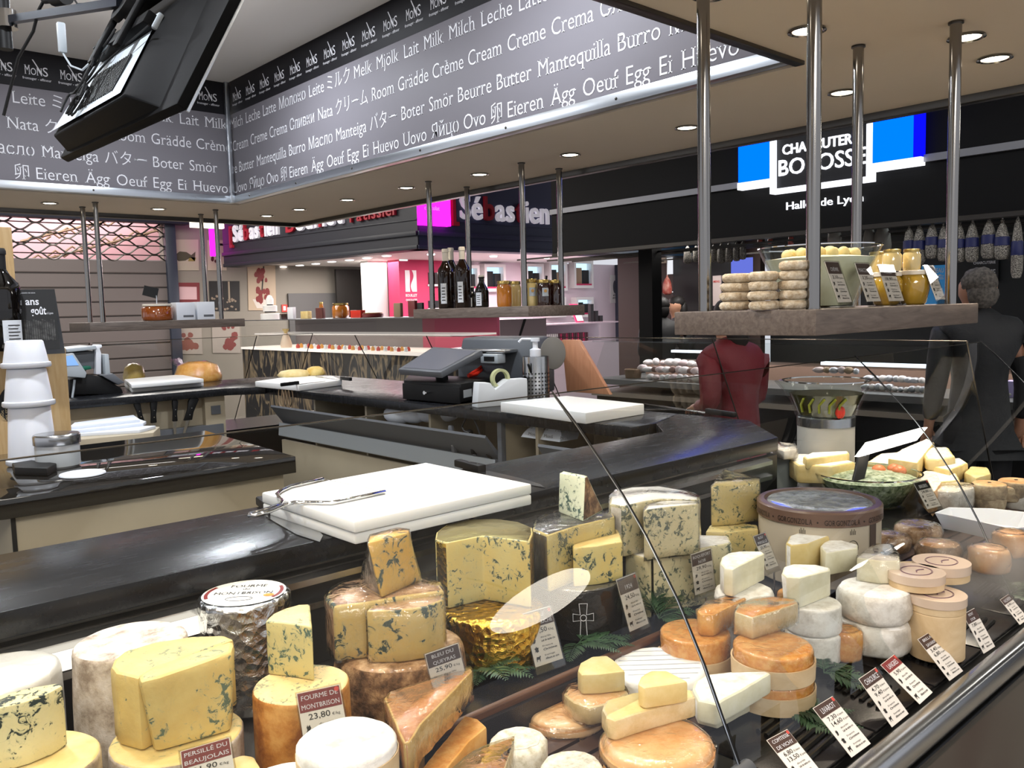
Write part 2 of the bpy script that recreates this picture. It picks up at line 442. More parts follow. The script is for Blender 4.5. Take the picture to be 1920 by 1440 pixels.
# ------------------------------------------------------------------ printed fascia around the opening, words for milk, cream, butter, eggs
def fascia(name, label, o, u, L, texts, logos):
    # o: lower end where reading starts, u: reading direction; inside face of the opening
    u = Vector(u); n = u.cross(Vector((0, 0, 1))).normalized(); zb = Vector((0, 0, 1))
    r = root(name, label, 'sign panel', o)
    def pan(nm, z0, z1, t, m, a=0, e=L):
        p = [u*a, u*e, u*e-n*t, u*a-n*t]
        return part(MB().prism([(q.x, q.y) for q in p], z0, z1), nm, M[m], r, .001)
    pan('word_panel', .045, .575, .05, 'panel'); pan('logo_band', .575, .79, .05, 'band')
    b = MB(); p = [n*.012, u*L+n*.012, u*L-n*.04, -n*.04]
    b.prism([(q.x, q.y) for q in p], 0, .045); part(b, 'bottom_rail', M['alu'], r, .002)
    for k in range(int(L/.62)): part(MB().ball(u*(.25+.62*k)+n*.012+zb*.022, .006, 8, 6), 'screw', M['dsteel'], r)
    for z, words, per, start in texts:
        x = start; i = 0; gs = [glyphs(w, True, -.008) for w in words]
        ws = [max(q[0] for q in g[0])-min(q[0] for q in g[0]) for g in gs]
        k = per/(sum(ws)+.42*len(ws))
        while x < L:
            w = words[i % len(words)]; wd = ws[i % len(ws)]*k
            if x+wd > L: break
            if x+wd > .02:
                b = MB(); write(b, w, u*x+n*.001+zb*z, u, zb, .097, wd, serif=True, thin=-.008)
                part(b, 'printed_word', M['ink'], r, label='word in white letters')
            x += wd+.42*k; i += 1
    for x in logos:
        b = MB(); q = u*x+n*.001
        write(b, 'M', q+u*-.062+zb*.65, u, zb, .075, .03, serif=True); write(b, 'O', q+u*-.030+zb*.65, u, zb, .055, .028, serif=True)
        write(b, 'N', q+u*.0+zb*.65, u, zb, .062, .03, serif=True); write(b, 'S', q+u*.033+zb*.65, u, zb, .072, .026, serif=True)
        b.add([q+u*-.02+zb*.735+n*.001, q+u*-.013+zb*.735+n*.001, q+u*.032+zb*.66+n*.001, q+u*.024+zb*.66+n*.001], [(0, 1, 2, 3)])
        write(b, 'fromager - affineur', q+zb*.622, u, zb, .02, .15, 'c', serif=True)
        part(b, 'logo', M['ink'], r, label='small white printed emblem')
    return r
RW1 = ['Milch','Leche','Latte','Молоко','Leite','ミルク','Melk','Mjölk','Lait','Milk']
RW2 = ['Cream','Creme','Crema','Сливки','Nata','クリーム','Room','Grädde','Crème']
RW3 = ['Beurre','Butter','Mantequilla','Burro','Масло','Manteiga','バター','Boter','Smör']
RW4 = ['Uovo','Яйцо','Ovo','卵','Eieren','Ägg','Oeuf','Egg','Ei','Huevo']
rot = lambda l, k: l[k:]+l[:k]
fascia('printed_fascia', 'long grey panel of white food words running towards the camera on the right', (2.5, 5.49, ZS+.002), (0, -1, 0), 4.06,
       [(.48, RW1, 2.345, .0), (.335, RW2, 2.46, .02), (.192, RW3, 2.57, -.17), (  .064, RW4, 1.955, .0)], [.12+.196*k for k in range(15)])
# far panel: rows end cut off at the corner
def row_start(words, per, first_i, x_first):
    return rot(words, first_i), x_first
X0 = .75
fl = lambda x: x-X0
fascia('printed_fascia', 'grey panel of white food words on the far side behind the television', (X0, 5.5, ZS+.002), (1, 0, 0), 1.745,
       [(.48, rot(RW1, 4), 2.345, fl(1.222)), (.335, rot(RW2, 4), 2.46, fl(1.188)), (.192, rot(RW3, 4), 2.57, fl(1.05)), (  .064, rot(RW4, 3), 1.955, fl(1.21))],
       [fl(x) for x in (1.18, 1.36, 1.545, 1.74, 1.94, 2.14, 2.36)])
b = MB(); b.box(2.462, 5.462, ZS, 2.492, 5.492, ZS+.79); struct(b, 'trim_5', M['alu'], .004)

# ------------------------------------------------------------------ downlights in the ring
LD = [None, glow('lamp_disc', '#fff2dc', 14), glow('dim_lamp_disc', '#fff2dc', 2.2)]
def downlight(x, y, label, power=11, group='downlights in the lowered ceiling', spread=105, lit=1, aim=None):
    r = root('ceiling_spotlight', label, 'ceiling light', (x, y, ZS), 0, group)
    part(MB().lathe([(.05, -.001), (.052, -.006), (.045, -.008), (.040, -.004), (.040, -.001)], 28), 'rim', M['polesteel'], r)
    part(MB().lathe([(0, -.004), (.030, -.005), (.038, -.003)], 24), 'lamp_disc', LD[lit], r)
    lamp('SPOT', 'spot_lamp', (x, y, ZS-.02), power, WARM, spot_size=math.radians(spread), spot_blend=.6, shadow_soft_size=.035, **({'aim': aim} if aim else {}))
WORDS = ['first', 'second', 'third', 'fourth', 'fifth', 'sixth', 'seventh', 'eighth', 'ninth']
for i, q in enumerate([(1812, 68), (1865, 108), (1580, 172), (1288, 238), (1069, 289), (899, 326), (762, 351), (651, 374), (561, 392)]):
    p = pz(q[0], q[1], ZS)
    downlight(p.x, p.y, ['round recessed ceiling light partly behind the rightmost steel pole', 'round recessed ceiling light farthest right, beside the rightmost pole'][i] if i < 2 else
              'round recessed ceiling light, %s along the right-hand strip after the pole pair' % WORDS[i-2], 46 if i < 2 else 18 if i == 2 else 8)
for i, q in enumerate([(500, 404), (297, 391), (93, 380)]):
    p = pz(q[0], q[1], ZS)
    downlight(p.x, p.y, 'round recessed ceiling light on the far strip, %s from the inner corner' % WORDS[i], 7)
# the same lights continue over the front counter, above the frame, tilted towards the display
for x in (-.2, .3, .8, 1.3, 1.8, 2.25):
    downlight(x, 1.24, 'recessed ceiling light over the front worktop', 14, 'downlights over the front counter', aim=(x, .86, .95))
for x, y in ((-.25, .85), (.12, .72), (.15, 1.0)):
    downlight(x, y, 'recessed ceiling light over the left end of the display', 9, 'downlights over the left end of the display', aim=(x+.42, .86, .95))
# round lamp and strip of the hall that mirror in the curved front glass
r = root('hall_lamp', 'round white lamp under the hall ceiling in front of the stall', 'ceiling light', (3.28, -1.3, 3.1))
part(MB().lathe([(0, 0), (.33, 0), (.35, .03), (.35, .06), (0, .06)], 32), 'lamp_disc', glow('round_lamp_glow', '#fff6e6', 14), r); part(MB().tube([(0, 0, .06), (0, 0, .9)], .01, 8), 'stem', M['dsteel'], r)
r = root('hall_lamp', 'long flat lamp under the hall ceiling over the right aisle', 'ceiling light', (5.5, -.03, 2.6))
part(MB().box(-.42, -.09, 0, .42, .09, .04), 'lamp_panel', glow('panel_glow', '#fffaf0', 16), r); part(MB().tube([(0, 0, .04), (0, 0, 1.4)], .01, 8), 'stem', M['dsteel'], r)

r = root('hall_lamp', 'long flat lamp hanging low over the far right of the aisle', 'ceiling light', (8.2, -2.58, 2.35))
part(MB().box(-.5, -.06, 0, .5, .06, .04), 'lamp_panel', glow('far_panel_glow', '#fffaf0', 14), r); part(MB().tube([(0, 0, .04), (0, 0, 1.65)], .01, 8), 'stem', M['dsteel'], r)
# ------------------------------------------------------------------ hanging shelves
def shelf(label, x0, y0, x1, y1, poles, zt, plabels, m):
    r = root('hanging_shelf', label, 'shelf', ((x0+x1)/2, (y0+y1)/2, zt))
    hx, hy = (x1-x0)/2, (y1-y0)/2
    part(MB().box(-hx, -hy, -.056, hx, hy, 0), 'board', M[m], r, .003)
    for x, y in poles:
        b = MB(); b.tube([(x-(x0+x1)/2, y-(y0+y1)/2, -.001), (x-(x0+x1)/2, y-(y0+y1)/2, ZS-zt)], .0155, 20)
        p = part(b, 'pole', M['polesteel'], r)
        part(MB().lathe([(.0, ZS-zt-.006), (.02, ZS-zt-.006), (.02, ZS-zt-.0005)], 20, (x-(x0+x1)/2, y-(y0+y1)/2, 0)), 'collar', M['dsteel'], p)
ZH = 1.583
shelf('thick grey wooden shelf with small cheeses and jars hanging on four steel poles at right', 1.685, .905, 2.60, 1.275, [(1.735, 1.22), (1.755, .95), (2.512, 1.22), (2.52, .95)], ZH, None, 'greywoodx')
shelf('grey wooden shelf with bottles and honey jars hanging in the middle', 2.97, 3.16, 3.39, 4.16, [(3.04, 3.26), (3.335, 3.28), (3.01, 4.02), (3.336, 4.07)], 1.615, None, 'greywood')
shelf('grey wooden shelf hanging in front of the roller shutter at left', 1.63, 5.78, 2.66, 6.24, [(1.733, 6.13), (1.731, 5.85), (2.545, 6.17), (2.524, 5.86)], 1.585, None, 'greywoodx')

# ------------------------------------------------------------------ front display case: body, deck, rail
ZB, ZF = .955, .905          # back deck, front deck
r = root('display_case', 'long refrigerated cheese display case in the foreground with dark base and steel rail', 'display case', (1.2, .6, 0))
def cp(b, nm, m, bev=0, label=None):
    b.v = [(v[0]-1.2, v[1]-.6, v[2]) for v in b.v]; return part(b, nm, m, r, bev, label=label)
XL, XR = -.6, 3.2
cp(MB().slab([(.60, .10), (.60, .80), (.55, .86), (.56, .885), (.62, .87), (1.0, .87), (1.42, .87), (1.42, .10)], XL, XR, 'x'), 'base', M['dsteel'])
N = NT('base_laminate'); N.set(Base_Color=N.ramp(N.noise(N.co(), 1.6, 2), [(.4, '#4b443c'), (.62, '#35221b')]), Roughness=.4)
cp(MB().box(XL, .578, .12, XR, .602, .79), 'front_panel', N.m)
cp(MB().box(XL, 1.0, .87, XR, 1.40, ZB-.004), 'back_deck', M['tray'])
cp(MB().slab([(.545, .868), (.548, .892), (.556, .9), (.578, .902), (.584, .898), (.60, .86), (.60, .83), (.56, .84)], XL, XR, 'x'), 'front_rail', M['steel'])
cp(MB().slab([(.553, .835), (.575, .80), (.575, .79), (.60, .79), (.60, .835)], XL, XR, 'x'), 'seal_strip', M['display'])
cp(MB().box(XL, .60, .87, XR, .99, .893), 'deck_floor', M['display'])
cp(MB().box(XL, 1.395, .90, 2.36, 1.42, 1.128), 'rear_wall', M['display'])
b = MB()
for z in (1.108, 1.062): b.slab([(1.375, z), (1.375, z+.012), (1.395, z+.018), (1.395, z)], XL, 2.3, 'x')
cp(b, 'rear_profile', M['steel'])
cp(MB().slab([(1.345, 1.088), (1.345, 1.108), (1.36, 1.113), (1.374, 1.108), (1.374, 1.088)], .10, .62, 'x'), 'glowing_profile', glow('profile_glow', '#fff4e2', 1.5), label='bright steel strip under the worktop, its reflection put in as glow')  # steel profile, its bright reflection put in as emission
b = MB()
for k in range(5):
    y = .80+k*.04; b.box(XL, y, .893, XR, y+.032, ZF-.001)
cp(b, 'slatted_shelf', M['dwood'])
b = MB(); b.slab([(1.008, .94), (1.008, .962), (1.016, .966), (1.024, .958), (1.024, .935)], .66, 1.35, 'x'); cp(b, 'wooden_batten', M['lwood'], .002)
for k in range(7):
    x0 = .62+k*.235
    b = MB(); b.box(x0, .603, .893, x0+.228, .79, .8985)
    t = cp(b, 'vent_tray', M['tray'], .002)
    b = MB()
    for j in range(7):
        y = .632+j*.017
        b.tube([(x0+.07+.004*j-1.2, y-.6, .9005), (x0+.165+.004*j-1.2, y+.006-.6, .9005)], .0042, 6)
    part(b, 'vent_slots', M['alu' if 0 else 'display'], t)

# curved front glass panes, each bounded by a dark edge seal
PROF = [(.685, .903), (.718, .975), (.752, 1.051), (.80, 1.14), (.863, 1.233), (.910, 1.292), (.958, 1.344), (1.012, 1.4), (1.066, 1.449)]
CASE = r
def pane(x0, x1, ends):
    o = Vector((1.2, .6, 0)); pr = [(y-.6, z) for y, z in PROF]; n = len(pr); x0 -= 1.2; x1 -= 1.2
    b = MB(); m = 14
    b.add([(x0+(x1-x0)*i/m, y, z) for i in range(m+1) for y, z in pr], [(i*n+k, (i+1)*n+k, (i+1)*n+k+1, i*n+k+1) for i in range(m) for k in range(n-1)])
    g = part(b, 'glass_pane', M['glass'], CASE, smooth=180, label='curved clear front glass')
    b = MB(); b.tube([(x0, pr[-1][0], pr[-1][1]), (x1, pr[-1][0], pr[-1][1])], .0012, 6); part(b, 'top_edge', M['dsteel'], g)
    if ends:
        b = MB(); t = .0035
        inn = [(y+.004, z+.004) for y, z in pr]
        b.slab([(y-.003, z-.003) for y, z in pr]+inn[::-1], x1-t, x1+.001, 'x'); part(b, 'edge_seal', M['black'], g, label='black glass edge seal')
        b = MB(); b.slab([(y-.003, z-.003) for y, z in pr]+[(y-.001, z-.001) for y, z in pr][::-1], x1-t-.002, x1-t, 'x'); part(b, 'edge_glint', M['alu'], g)
        b = MB(); b.tube([(x1-.05, .085, .898), (x1+.02, .085, .898)], .014, 16); part(b, 'clamp', M['grey'], g)
pane(-.12, 1.06, True); pane(1.064, 2.2, True); pane(2.204, 3.1, True)
def side_case(label, body, panes):
    r = root('display_case', label, 'display case', (body[0], body[1], 0)); c = Vector((body[0], body[1], 0))
    b = MB().box(0, 0, .1, body[2]-body[0], body[3]-body[1], .80); part(b, 'body', M['display'], r)
    b = MB().box(.02, .02, .8, body[2]-body[0]-.02, body[3]-body[1]-.02, .832); part(b, 'deck', M['tray'], r)
    for pts in panes:
        q = [Vector(p)-c for p in pts]
        g = part(MB().quad(*q), 'glass_pane', M['glass'], r, label='sloping clear glass')
        b = MB(); b.tube([q[2], q[3]], .002, 6); part(b, 'top_edge', M['dsteel'], g)
        b = MB(); b.tube([q[0], q[3]], .0035, 6); part(b, 'edge_seal', M['dsteel'], g)
ys = [1.12, 2.16, 3.28, 4.25, 5.08, 5.66]
side_case('dark display case with sloping glass along the aisle side of the stall', (3.0, 1.45, 3.50, 5.50),
          [[(3.46, ys[i]+.004, .83), (3.46, ys[i+1]-.004, .83), (3.13, ys[i+1]-.004, 1.45), (3.13, ys[i]+.004, 1.45)] for i in range(5)])
side_case('dark display case with sloping glass on the far side by the shutter', (.70, 5.52, 3.50, 6.14),
          [[(e-.004, 6.1, .83), (a+.004, 6.1, .83), (a+.004, 5.66, 1.46), (e-.004, 5.66, 1.46)] for a, e in ((2.70, 3.13), (1.6, 2.69), (.7, 1.59))])

# ------------------------------------------------------------------ worktops
ZW = 1.18
def counter(label, poly, t=.042, name='worktop', m='worktop', z=ZW):
    c = (sum(p[0] for p in poly)/len(poly), sum(p[1] for p in poly)/len(poly))
    return one(MB().prism([(p[0]-c[0], p[1]-c[1]) for p in poly], -t, 0), name, M[m], label, 'worktop', (c[0], c[1], z), 0, None, .0025)
counter('black slate worktop along the front behind the cheeses', [(-.6, 1.40), (2.375, 1.40), (2.665, 1.69), (2.665, 2.0), (2.40, 1.90), (2.255, 1.755), (-.6, 1.755)])
counter('black slate worktop on the right side with the till', [(2.665, 2.004), (2.665, 2.86), (2.98, 3.2), (2.98, 5.2), (2.80, 5.3), (2.27, 4.70), (2.27, 1.905), (2.40, 1.905)])
counter('black slate worktop at the far left with two white cutting boards', [(.75, 4.83), (2.09, 4.83), (2.27, 4.705), (2.79, 5.31), (2.6, 5.5), (.75, 5.5)])
counter('polished black granite top on the island at left', [(.43, 2.3), (1.195, 2.3), (1.25, 3.10), (.43, 3.10), (.1, 2.75), (.1, 2.42)], .05, 'island_worktop', 'granite')
# cabinet bodies beneath
def cab(label, b, extra=None, loc=(0, 0, 0)):
    r = root('cabinet', label, 'cabinet', loc)
    part(b, 'body', M['cream'], r, .002); return r
r = cab('cream island cabinet under the granite top', MB().prism([(-.36, -.385), (.36, -.385), (.40, .36), (-.36, .36)], 0, ZW-.051), loc=(.81, 2.72, 0))
part(MB().box(-.362, -.389, 0, -.352, -.384, ZW-.052), 'gap', M['dblack'], r)
r = cab('cream cabinet under the front worktop', MB().box(-1.45, -.15, 0, 1.35, .12, ZW-.043), loc=(.85, 1.585, 0))
# right counter cabinet: bays, troughs, knife bin
r = cab('cream cabinets under the till worktop with grey metal paper troughs', MB().box(.33, -1.30, 0, .36, 1.25, ZW-.043), loc=(2.30, 3.35, 0))
b = MB(); b.box(0, -1.36, 0, .33, 1.25, .78); part(b, 'lower_cabinet', M['cream'], r)
for y in (-1.36, -.93, -.72, -.22, .32, .84): part(MB().box(.005, y-.008, .78, .33, y+.008, ZW-.043), 'divider', M['dcream'], r)
b = MB()
b.slab([(-.07, 1.075), (-.065, 1.085), (.02, .985), (.012, .975), (-.005, .90), (-.012, .902), (.004, .975)], -.70, 1.22, 'y'); part(b, 'paper_trough', M['grey'], r, label='long grey metal trough')
b = MB(); b.slab([(-.018, .975), (-.02, .978), (-.028, .905), (-.022, .90)], -.70, 1.22, 'y'); part(b, 'trough_lip', M['lgrey'], r)
b = MB(); b.slab([(-.06, 1.07), (-.055, 1.08), (.02, .99), (.012, .98), (-.005, .92), (-.012, .922), (.004, .98)], -1.34, -1.0, 'y'); part(b, 'paper_trough', M['grey'], r, label='short grey metal trough')
b = MB(); b.box(-.03, -.98, .90, .06, -.72, .925); part(b, 'knife_bin', M['grey'], r)
b = MB(); b.box(-.012, -.735, .78, .012, -.71, ZW-.045); part(b, 'perforated_post', M['grey'], r)
b = MB(); b.box(-.02, -1.36, .55, .0, 1.2, .88); part(b, 'drawer_fronts', M['cream'], r, .002)
b = MB(); b.slab([(-.09, .60), (-.085, .61), (-.02, .50), (-.03, .49)], -.70, .9, 'y'); part(b, 'lower_trough', M['grey'], r)
r = cab('cream cabinet with knife rack under the far left worktop', MB().box(-.75, .04, 0, .62, .6, ZW-.043), loc=(1.47, 4.88, 0))
part(MB().box(-.72, -.02, .80, .60, .04, .97), 'rack', M['grey'], r)
part(MB().box(.50, -.005, 0, .62, .045, ZW-.045), 'corner_post', M['cream'], r)
for z in (1.03, .92): part(MB().box(.535, -.012, z, .59, -.004, z+.05), 'socket', M['grey'], r)
# ------------------------------------------------------------------ cheese builders
Z0 = Vector((0, 0, 1))
def wrapmesh(mb, off=.0022, amp=.003, seed=0):
    me = mb.mesh('w', [M['film']]); t = MB()
    for v in me.vertices:
        k = off+amp*max(0, noise.noise(v.co*45+Vector((seed, 0, 0))))
        t.v.append(tuple(v.co+v.normal*k))
    t.f = [tuple(p.vertices) for p in me.polygons]; t.mi = [0]*len(t.f)
    bpy.data.meshes.remove(me); return t
def discprof(r, h, er=.008, bulge=.0):
    q = []
    for k in range(5): a = -pi/2+pi/2*k/4; q.append((r-er+er*math.cos(a), er+er*math.sin(a)))
    q.append((r+bulge, h*.35)); q.append((r+bulge, h*.65))
    for k in range(5): a = pi/2*k/4; q.append((r-er+er*math.cos(a), h-er+er*math.sin(a)))
    return [(0, 0), (r*.5, 0)]+q+[(r*.75, h+.0004), (r*.4, h+.0002), (0, h)]
def discmb(r, h, er=.008, bulge=0, jit=.0012, seed=0, n=48, top=True):
    b = MB(); b.lathe(discprof(r, h, er, bulge), n, (0,0,0), jit, seed)
    if top:
        b.mi = [1 if all(b.v[i][2] > h-er*.45 for i in f) else 0 for f in b.f]
    return b
def wheel(name, label, c, r, zt, zb, mats, er=.008, bulge=0, jit=.0015, group=None, cat='cheese', wrap=False, lab=None):
    b = discmb(r, zt-zb, er, bulge, jit, random.random()*50)
    o = part(b, name, [M[m] for m in mats], None, smooth=70); o.location = (c[0], c[1], zb); tag(o, label, cat, group)
    if wrap: part(wrapmesh(b, seed=random.random()*9), 'cling_film', M['film'], o, smooth=180)
    return o
def wp(x, y, w, D):
    """centre and height of a round top of diameter D that spans w pixels"""
    return pd(x, y, F*D/w*1.02)
def ragged(p, amp, step=.012):
    out = []
    for i in range(len(p)):
        a, b = Vector(p[i]), Vector(p[(i+1) % len(p)]); n = max(1, int((b-a).length/step))
        for k in range(n):
            q = a.lerp(b, k/n)
            if k: q = q+Vector((random.uniform(-amp, amp), random.uniform(-amp, amp)))
            out.append((q.x, q.y, i))
    return out
def block(name, label, top, zt, zb, mats, rinds=(), bot=None, group=None, wrap=False, bev=.003, amp=.0007, cat='cheese', dz=None):
    """a cut piece: mats = cut face, top, rind; rinds = outline sides that carry rind"""
    T = [pz(x, y, zt) for x, y in top]; B = [pz(x, y, zb) for x, y in bot] if bot else T
    c = sum((Vector((p.x, p.y, 0)) for p in B), Vector())/len(B)
    T2 = [(p.x-c.x, p.y-c.y) for p in T]; B2 = [(p.x-c.x, p.y-c.y) for p in B]
    st = random.getstate(); t = ragged(T2, amp); random.setstate(st)
    if bot:
        u = []; 
        for i in range(len(B2)):
            m = sum(1 for q in t if q[2] == i); a, e = Vector(B2[i]), Vector(B2[(i+1) % len(B2)])
            for k in range(m): q = a.lerp(e, k/m); u.append((q.x, q.y, i))
    else: u = t
    n = len(t); h = zt-zb; L = max(1, int(h/.018)); vs = []; fs = []; mi = []
    for l in range(L+1):
        f = l/L
        for k in range(n):
            w = (noise.noise(Vector((u[k][0]*60, u[k][1]*60, l*1.3+c.x*99)))*.0016 if 0 < l < L else 0)
            vs.append((u[k][0]*(1-f)+t[k][0]*f+w, u[k][1]*(1-f)+t[k][1]*f+w, h*f+(dz*(t[k][0]) if dz and l == L else 0)))
    for l in range(L):
        for k in range(n):
            j = (k+1) % n; fs.append((l*n+k, l*n+j, (l+1)*n+j, (l+1)*n+k)); mi.append(2 if t[k][2] in rinds else 0)
    fs.append(tuple(range(n-1, -1, -1))); mi.append(0)
    fs.append(tuple(range(L*n, L*n+n))); mi.append(1)
    b = MB(); b.v = vs; b.f = fs; b.mi = mi
    me = b.mesh(name, [M[m] for m in mats]); 
    bm = bmesh.new(); bm.from_mesh(me)
    es = [e for e in bm.edges if len(e.link_faces) == 2 and e.calc_face_angle(0) > .55]
    bmesh.ops.bevel(bm, geom=es, offset=bev, segments=2, profile=.5, affect='EDGES', clamp_overlap=True)
    bm.to_mesh(me); bm.free(); me.shade_smooth(); me.set_sharp_from_angle(angle=math.radians(38))
    o = link(name, me, None, (c.x, c.y, zb)); tag(o, label, cat, group)
    if wrap: part(wrapmesh(b, .0012, .004, c.x*31), 'cling_film', M['film'], o, smooth=180)
    return o

# ------------------------------------------------------------------ back row, left to right
p = wp(-2, 1248, 212, .152)
wheel('wrapped_cheese', 'tall cheese wrapped in crumpled pale foil at the left edge of the display', p, .076, 1.125, ZB, ['paperfoil', 'paperfoil'], .012, jit=.003)
p = pz(60, 1425, 1.085)
q = wheel('cut_cheese', 'cream cut cheese wheel under the black-veined wedge at the bottom left corner', p, .074, 1.085, ZB, ['cream_rind', 'paste'], .006)
block('blue_cheese_wedge', 'pale blue cheese block with black veins at the bottom left corner', [(-70,1345),(-45,1322),(0,1303),(52,1289),(108,1280),(119,1284),(88,1301),(46,1316),(0,1327)], 1.162, 1.086, ['blue_k','blue_k','paste'], (0,1))
p = wp(245, 1197, 205, .152)
wheel('whole_blue_cheese', 'tall upright wheel with grey mouldy rind behind the big yellow blue wedges', p, .076, p.z, ZB, ['grey_rind', 'grey_top'], .010, .003, .0022)
p = wp(458, 1112, 174, .152)
o = wheel('foil_wrapped_cheese', 'tall blue cheese wheel wrapped in silver foil with a white oval paper on top', p, .076, p.z, ZB, ['silver', 'silver'], .009, 0, .0018)
# oval paper with print
b = MB(); hh = p.z-ZB; uu = Vector((.83, .55, 0)).normalized(); vv = Vector((-uu.y, uu.x, 0))
def disc_on(b, c, u, v, a, bb, z, n=40):
    b.add([Vector((c[0], c[1], z))+u*a*math.cos(2*pi*i/n)+v*bb*math.sin(2*pi*i/n) for i in range(n)], [tuple(range(n))])
uu = Vector((math.cos(-.70), math.sin(-.70), 0)); vv = Vector((-uu.y, uu.x, 0))
disc_on(b, (0, 0), uu, vv, .068, .066, hh+.0012); part(b, 'paper_label', M['whitepaper'], o, label='white round paper on top of the foil')
b = MB()
for s0, s1 in ((-.5, .5), (pi-.5, pi+.5)):
    vs = []
    for i in range(9):
        a = s0+(s1-s0)*i/8
        for k in (.058, .064): vs.append(uu*k*math.cos(a)+vv*k*math.sin(a)+Vector((0, 0, hh+.0018)))
    b.add(vs, [(2*i, 2*i+1, 2*i+3, 2*i+2) for i in range(8)])
part(b, 'label_border', M['redprint'], o)
b = MB(); write(b, 'FOURME', uu*0+vv*.026+Vector((0,0,hh+.0015)), uu, vv, .017, .062, 'c', serif=True); write(b, 'de', vv*.012+Vector((0,0,hh+.0015)), uu, vv, .012, .012, 'c', serif=True)
write(b, 'MONTBRISON', vv*-.010+Vector((0,0,hh+.0015)), uu, vv, .017, .098, 'c', serif=True)
b.tube([uu*(.022*math.cos(a*.4))+vv*(-.032+.010*math.sin(a*.4))+Vector((0,0,hh+.0016)) for a in range(17)], .0005, 4)
part(b, 'lettering', M['blackink'], o, label='printed words')
b = MB(); disc_on(b, uu*.045+vv*-.018, uu, vv, .009, .007, hh+.0019, 16); part(b, 'orange_seal', mat('orange_seal', '#e08a2c', .5), o)

p = wp(332, 1375, 243, .165)
wheel('cut_cheese', 'cut half of a yellow blue cheese with grey rind below the two big yellow wedges', p, .082, 1.062, ZB, ['grey_rind', 'blue_top'], .006, jit=.002)
block('blue_cheese_wedge', 'big yellow blue cheese slab standing behind a slightly smaller one at left', [(207,1250),(213,1236),(234,1219),(290,1203),(360,1192),(420,1190),(440,1198),(330,1240),(258,1272),(216,1262)], 1.158, 1.063, ['blue_y','blue_top','cream_rind'], (), bev=.005)
block('blue_cheese_wedge', 'big yellow blue cheese slab, foremost of the pair at left', [(257,1266),(290,1246),(360,1223),(437,1199),(440,1208),(436,1222),(370,1246),(300,1270),(262,1279)], 1.160, 1.0632,
      ['blue_y','blue_top','paste_y'], (), bot=[(285,1392),(300,1375),(375,1350),(425,1342),(436,1352),(434,1372),(380,1388),(310,1408),(290,1412)], bev=.006)
p = wp(565, 1280, 182, .13)
wheel('cut_cheese', 'orange-rinded blue cheese cylinder with flat cut top carrying a small pale wedge', p, .065, p.z, ZB, ['orange_rind', 'blue_ft'], .007, jit=.0012)
zt = p.z
block('blue_cheese_wedge', 'small upright pale green-veined wedge on the orange-rinded cylinder', [(497,1165),(512,1150),(535,1140),(560,1133),(581,1132),(583,1150),(585,1176),(545,1170)], zt+.077, zt+.0006, ['blue_f','blue_ft','orange_rind'], (1,2,3))

p = wp(750, 1212, 245, .21)
wheel('crusty_cheese', 'flat brown crusty cheese wheel at the bottom of the brown-rinded pile', (p.x, p.y), .105, 1.058, ZB, ['crust', 'crust_film'], .014, .004, .003)
block('blue_cheese_half', 'wrapped half wheel of brown-rinded blue cheese at the back of its pile', [(609,1120),(616,1105),(639,1092),(673,1084),(740,1078),(790,1082),(824,1092),(834,1108),(760,1118),(690,1130),(626,1138)], 1.148, 1.0585,
      ['blue_q','crust_film','crust_film'], (0,1,2,3,4,5,6,10), bev=.006, wrap=True)
block('blue_cheese_half', 'wrapped brown-rinded blue cheese quarter in front of the half wheel, dark veins on its face', [(686,1146),(700,1130),(745,1116),(800,1106),(832,1109),(832,1124),(800,1138),(745,1145)], 1.142, 1.059,
      ['blue_q','crust_film','crust_film'], (1,2,3,4), bev=.004, wrap=True)
block('blue_cheese_wedge', 'orange blue cheese wedge with grey rind perched on top of the brown-rinded pile', [(688,1018),(764,999),(768,993),(745,990),(694,1003)], 1.240, 1.1485,
      ['blue_o','blue_o','ash_rind'], (3,4), bot=[(716,1122),(790,1088),(783,1074),(730,1066),(674,1098)], bev=.004, wrap=True)
# gold foil pair
p = wp(935, 1138, 200, .19); p = p+Vector((.012, .03, 0))
o = wheel('foil_wrapped_cheese', 'blue cheese wheel in gold foil at the bottom of the gold pair', (p.x, p.y), .094, 1.054, ZB, ['gold', 'gold'], .008, .002, .002)
b = MB()
for i, ch in enumerate('MONS'):
    a = -2.25; th = math.radians(-118)
    pos = Vector((math.cos(th)*.0985, math.sin(th)*.0985, .082-i*.019)); u3 = Vector((0, 0, 1)); v3 = Vector((math.sin(th), -math.cos(th), 0))*-1
    n3 = Vector((math.cos(th), math.sin(th), 0)); u3 = Vector((0, 0, -1)); v3 = n3.cross(u3)
    write(b, ch, pos, u3, v3, .02, .015, serif=True)
part(b, 'embossed_letters', mat('dull_gold', '#b99a4a', .45, .6), o)
block('whole_blue_cheese', 'notched blue cheese in gold foil on top of the gold pair', [(816,1012),(818,998),(837,983),(877,974),(929,972),(972,978),(998,989),(998,1003),(993,1016),(905,1005),(838,1018)], 1.178, 1.0546,
      ['blue_a','goldtop','gold'], (0,1,2,3,4,5,6,7,10), bev=.003, wrap=False)
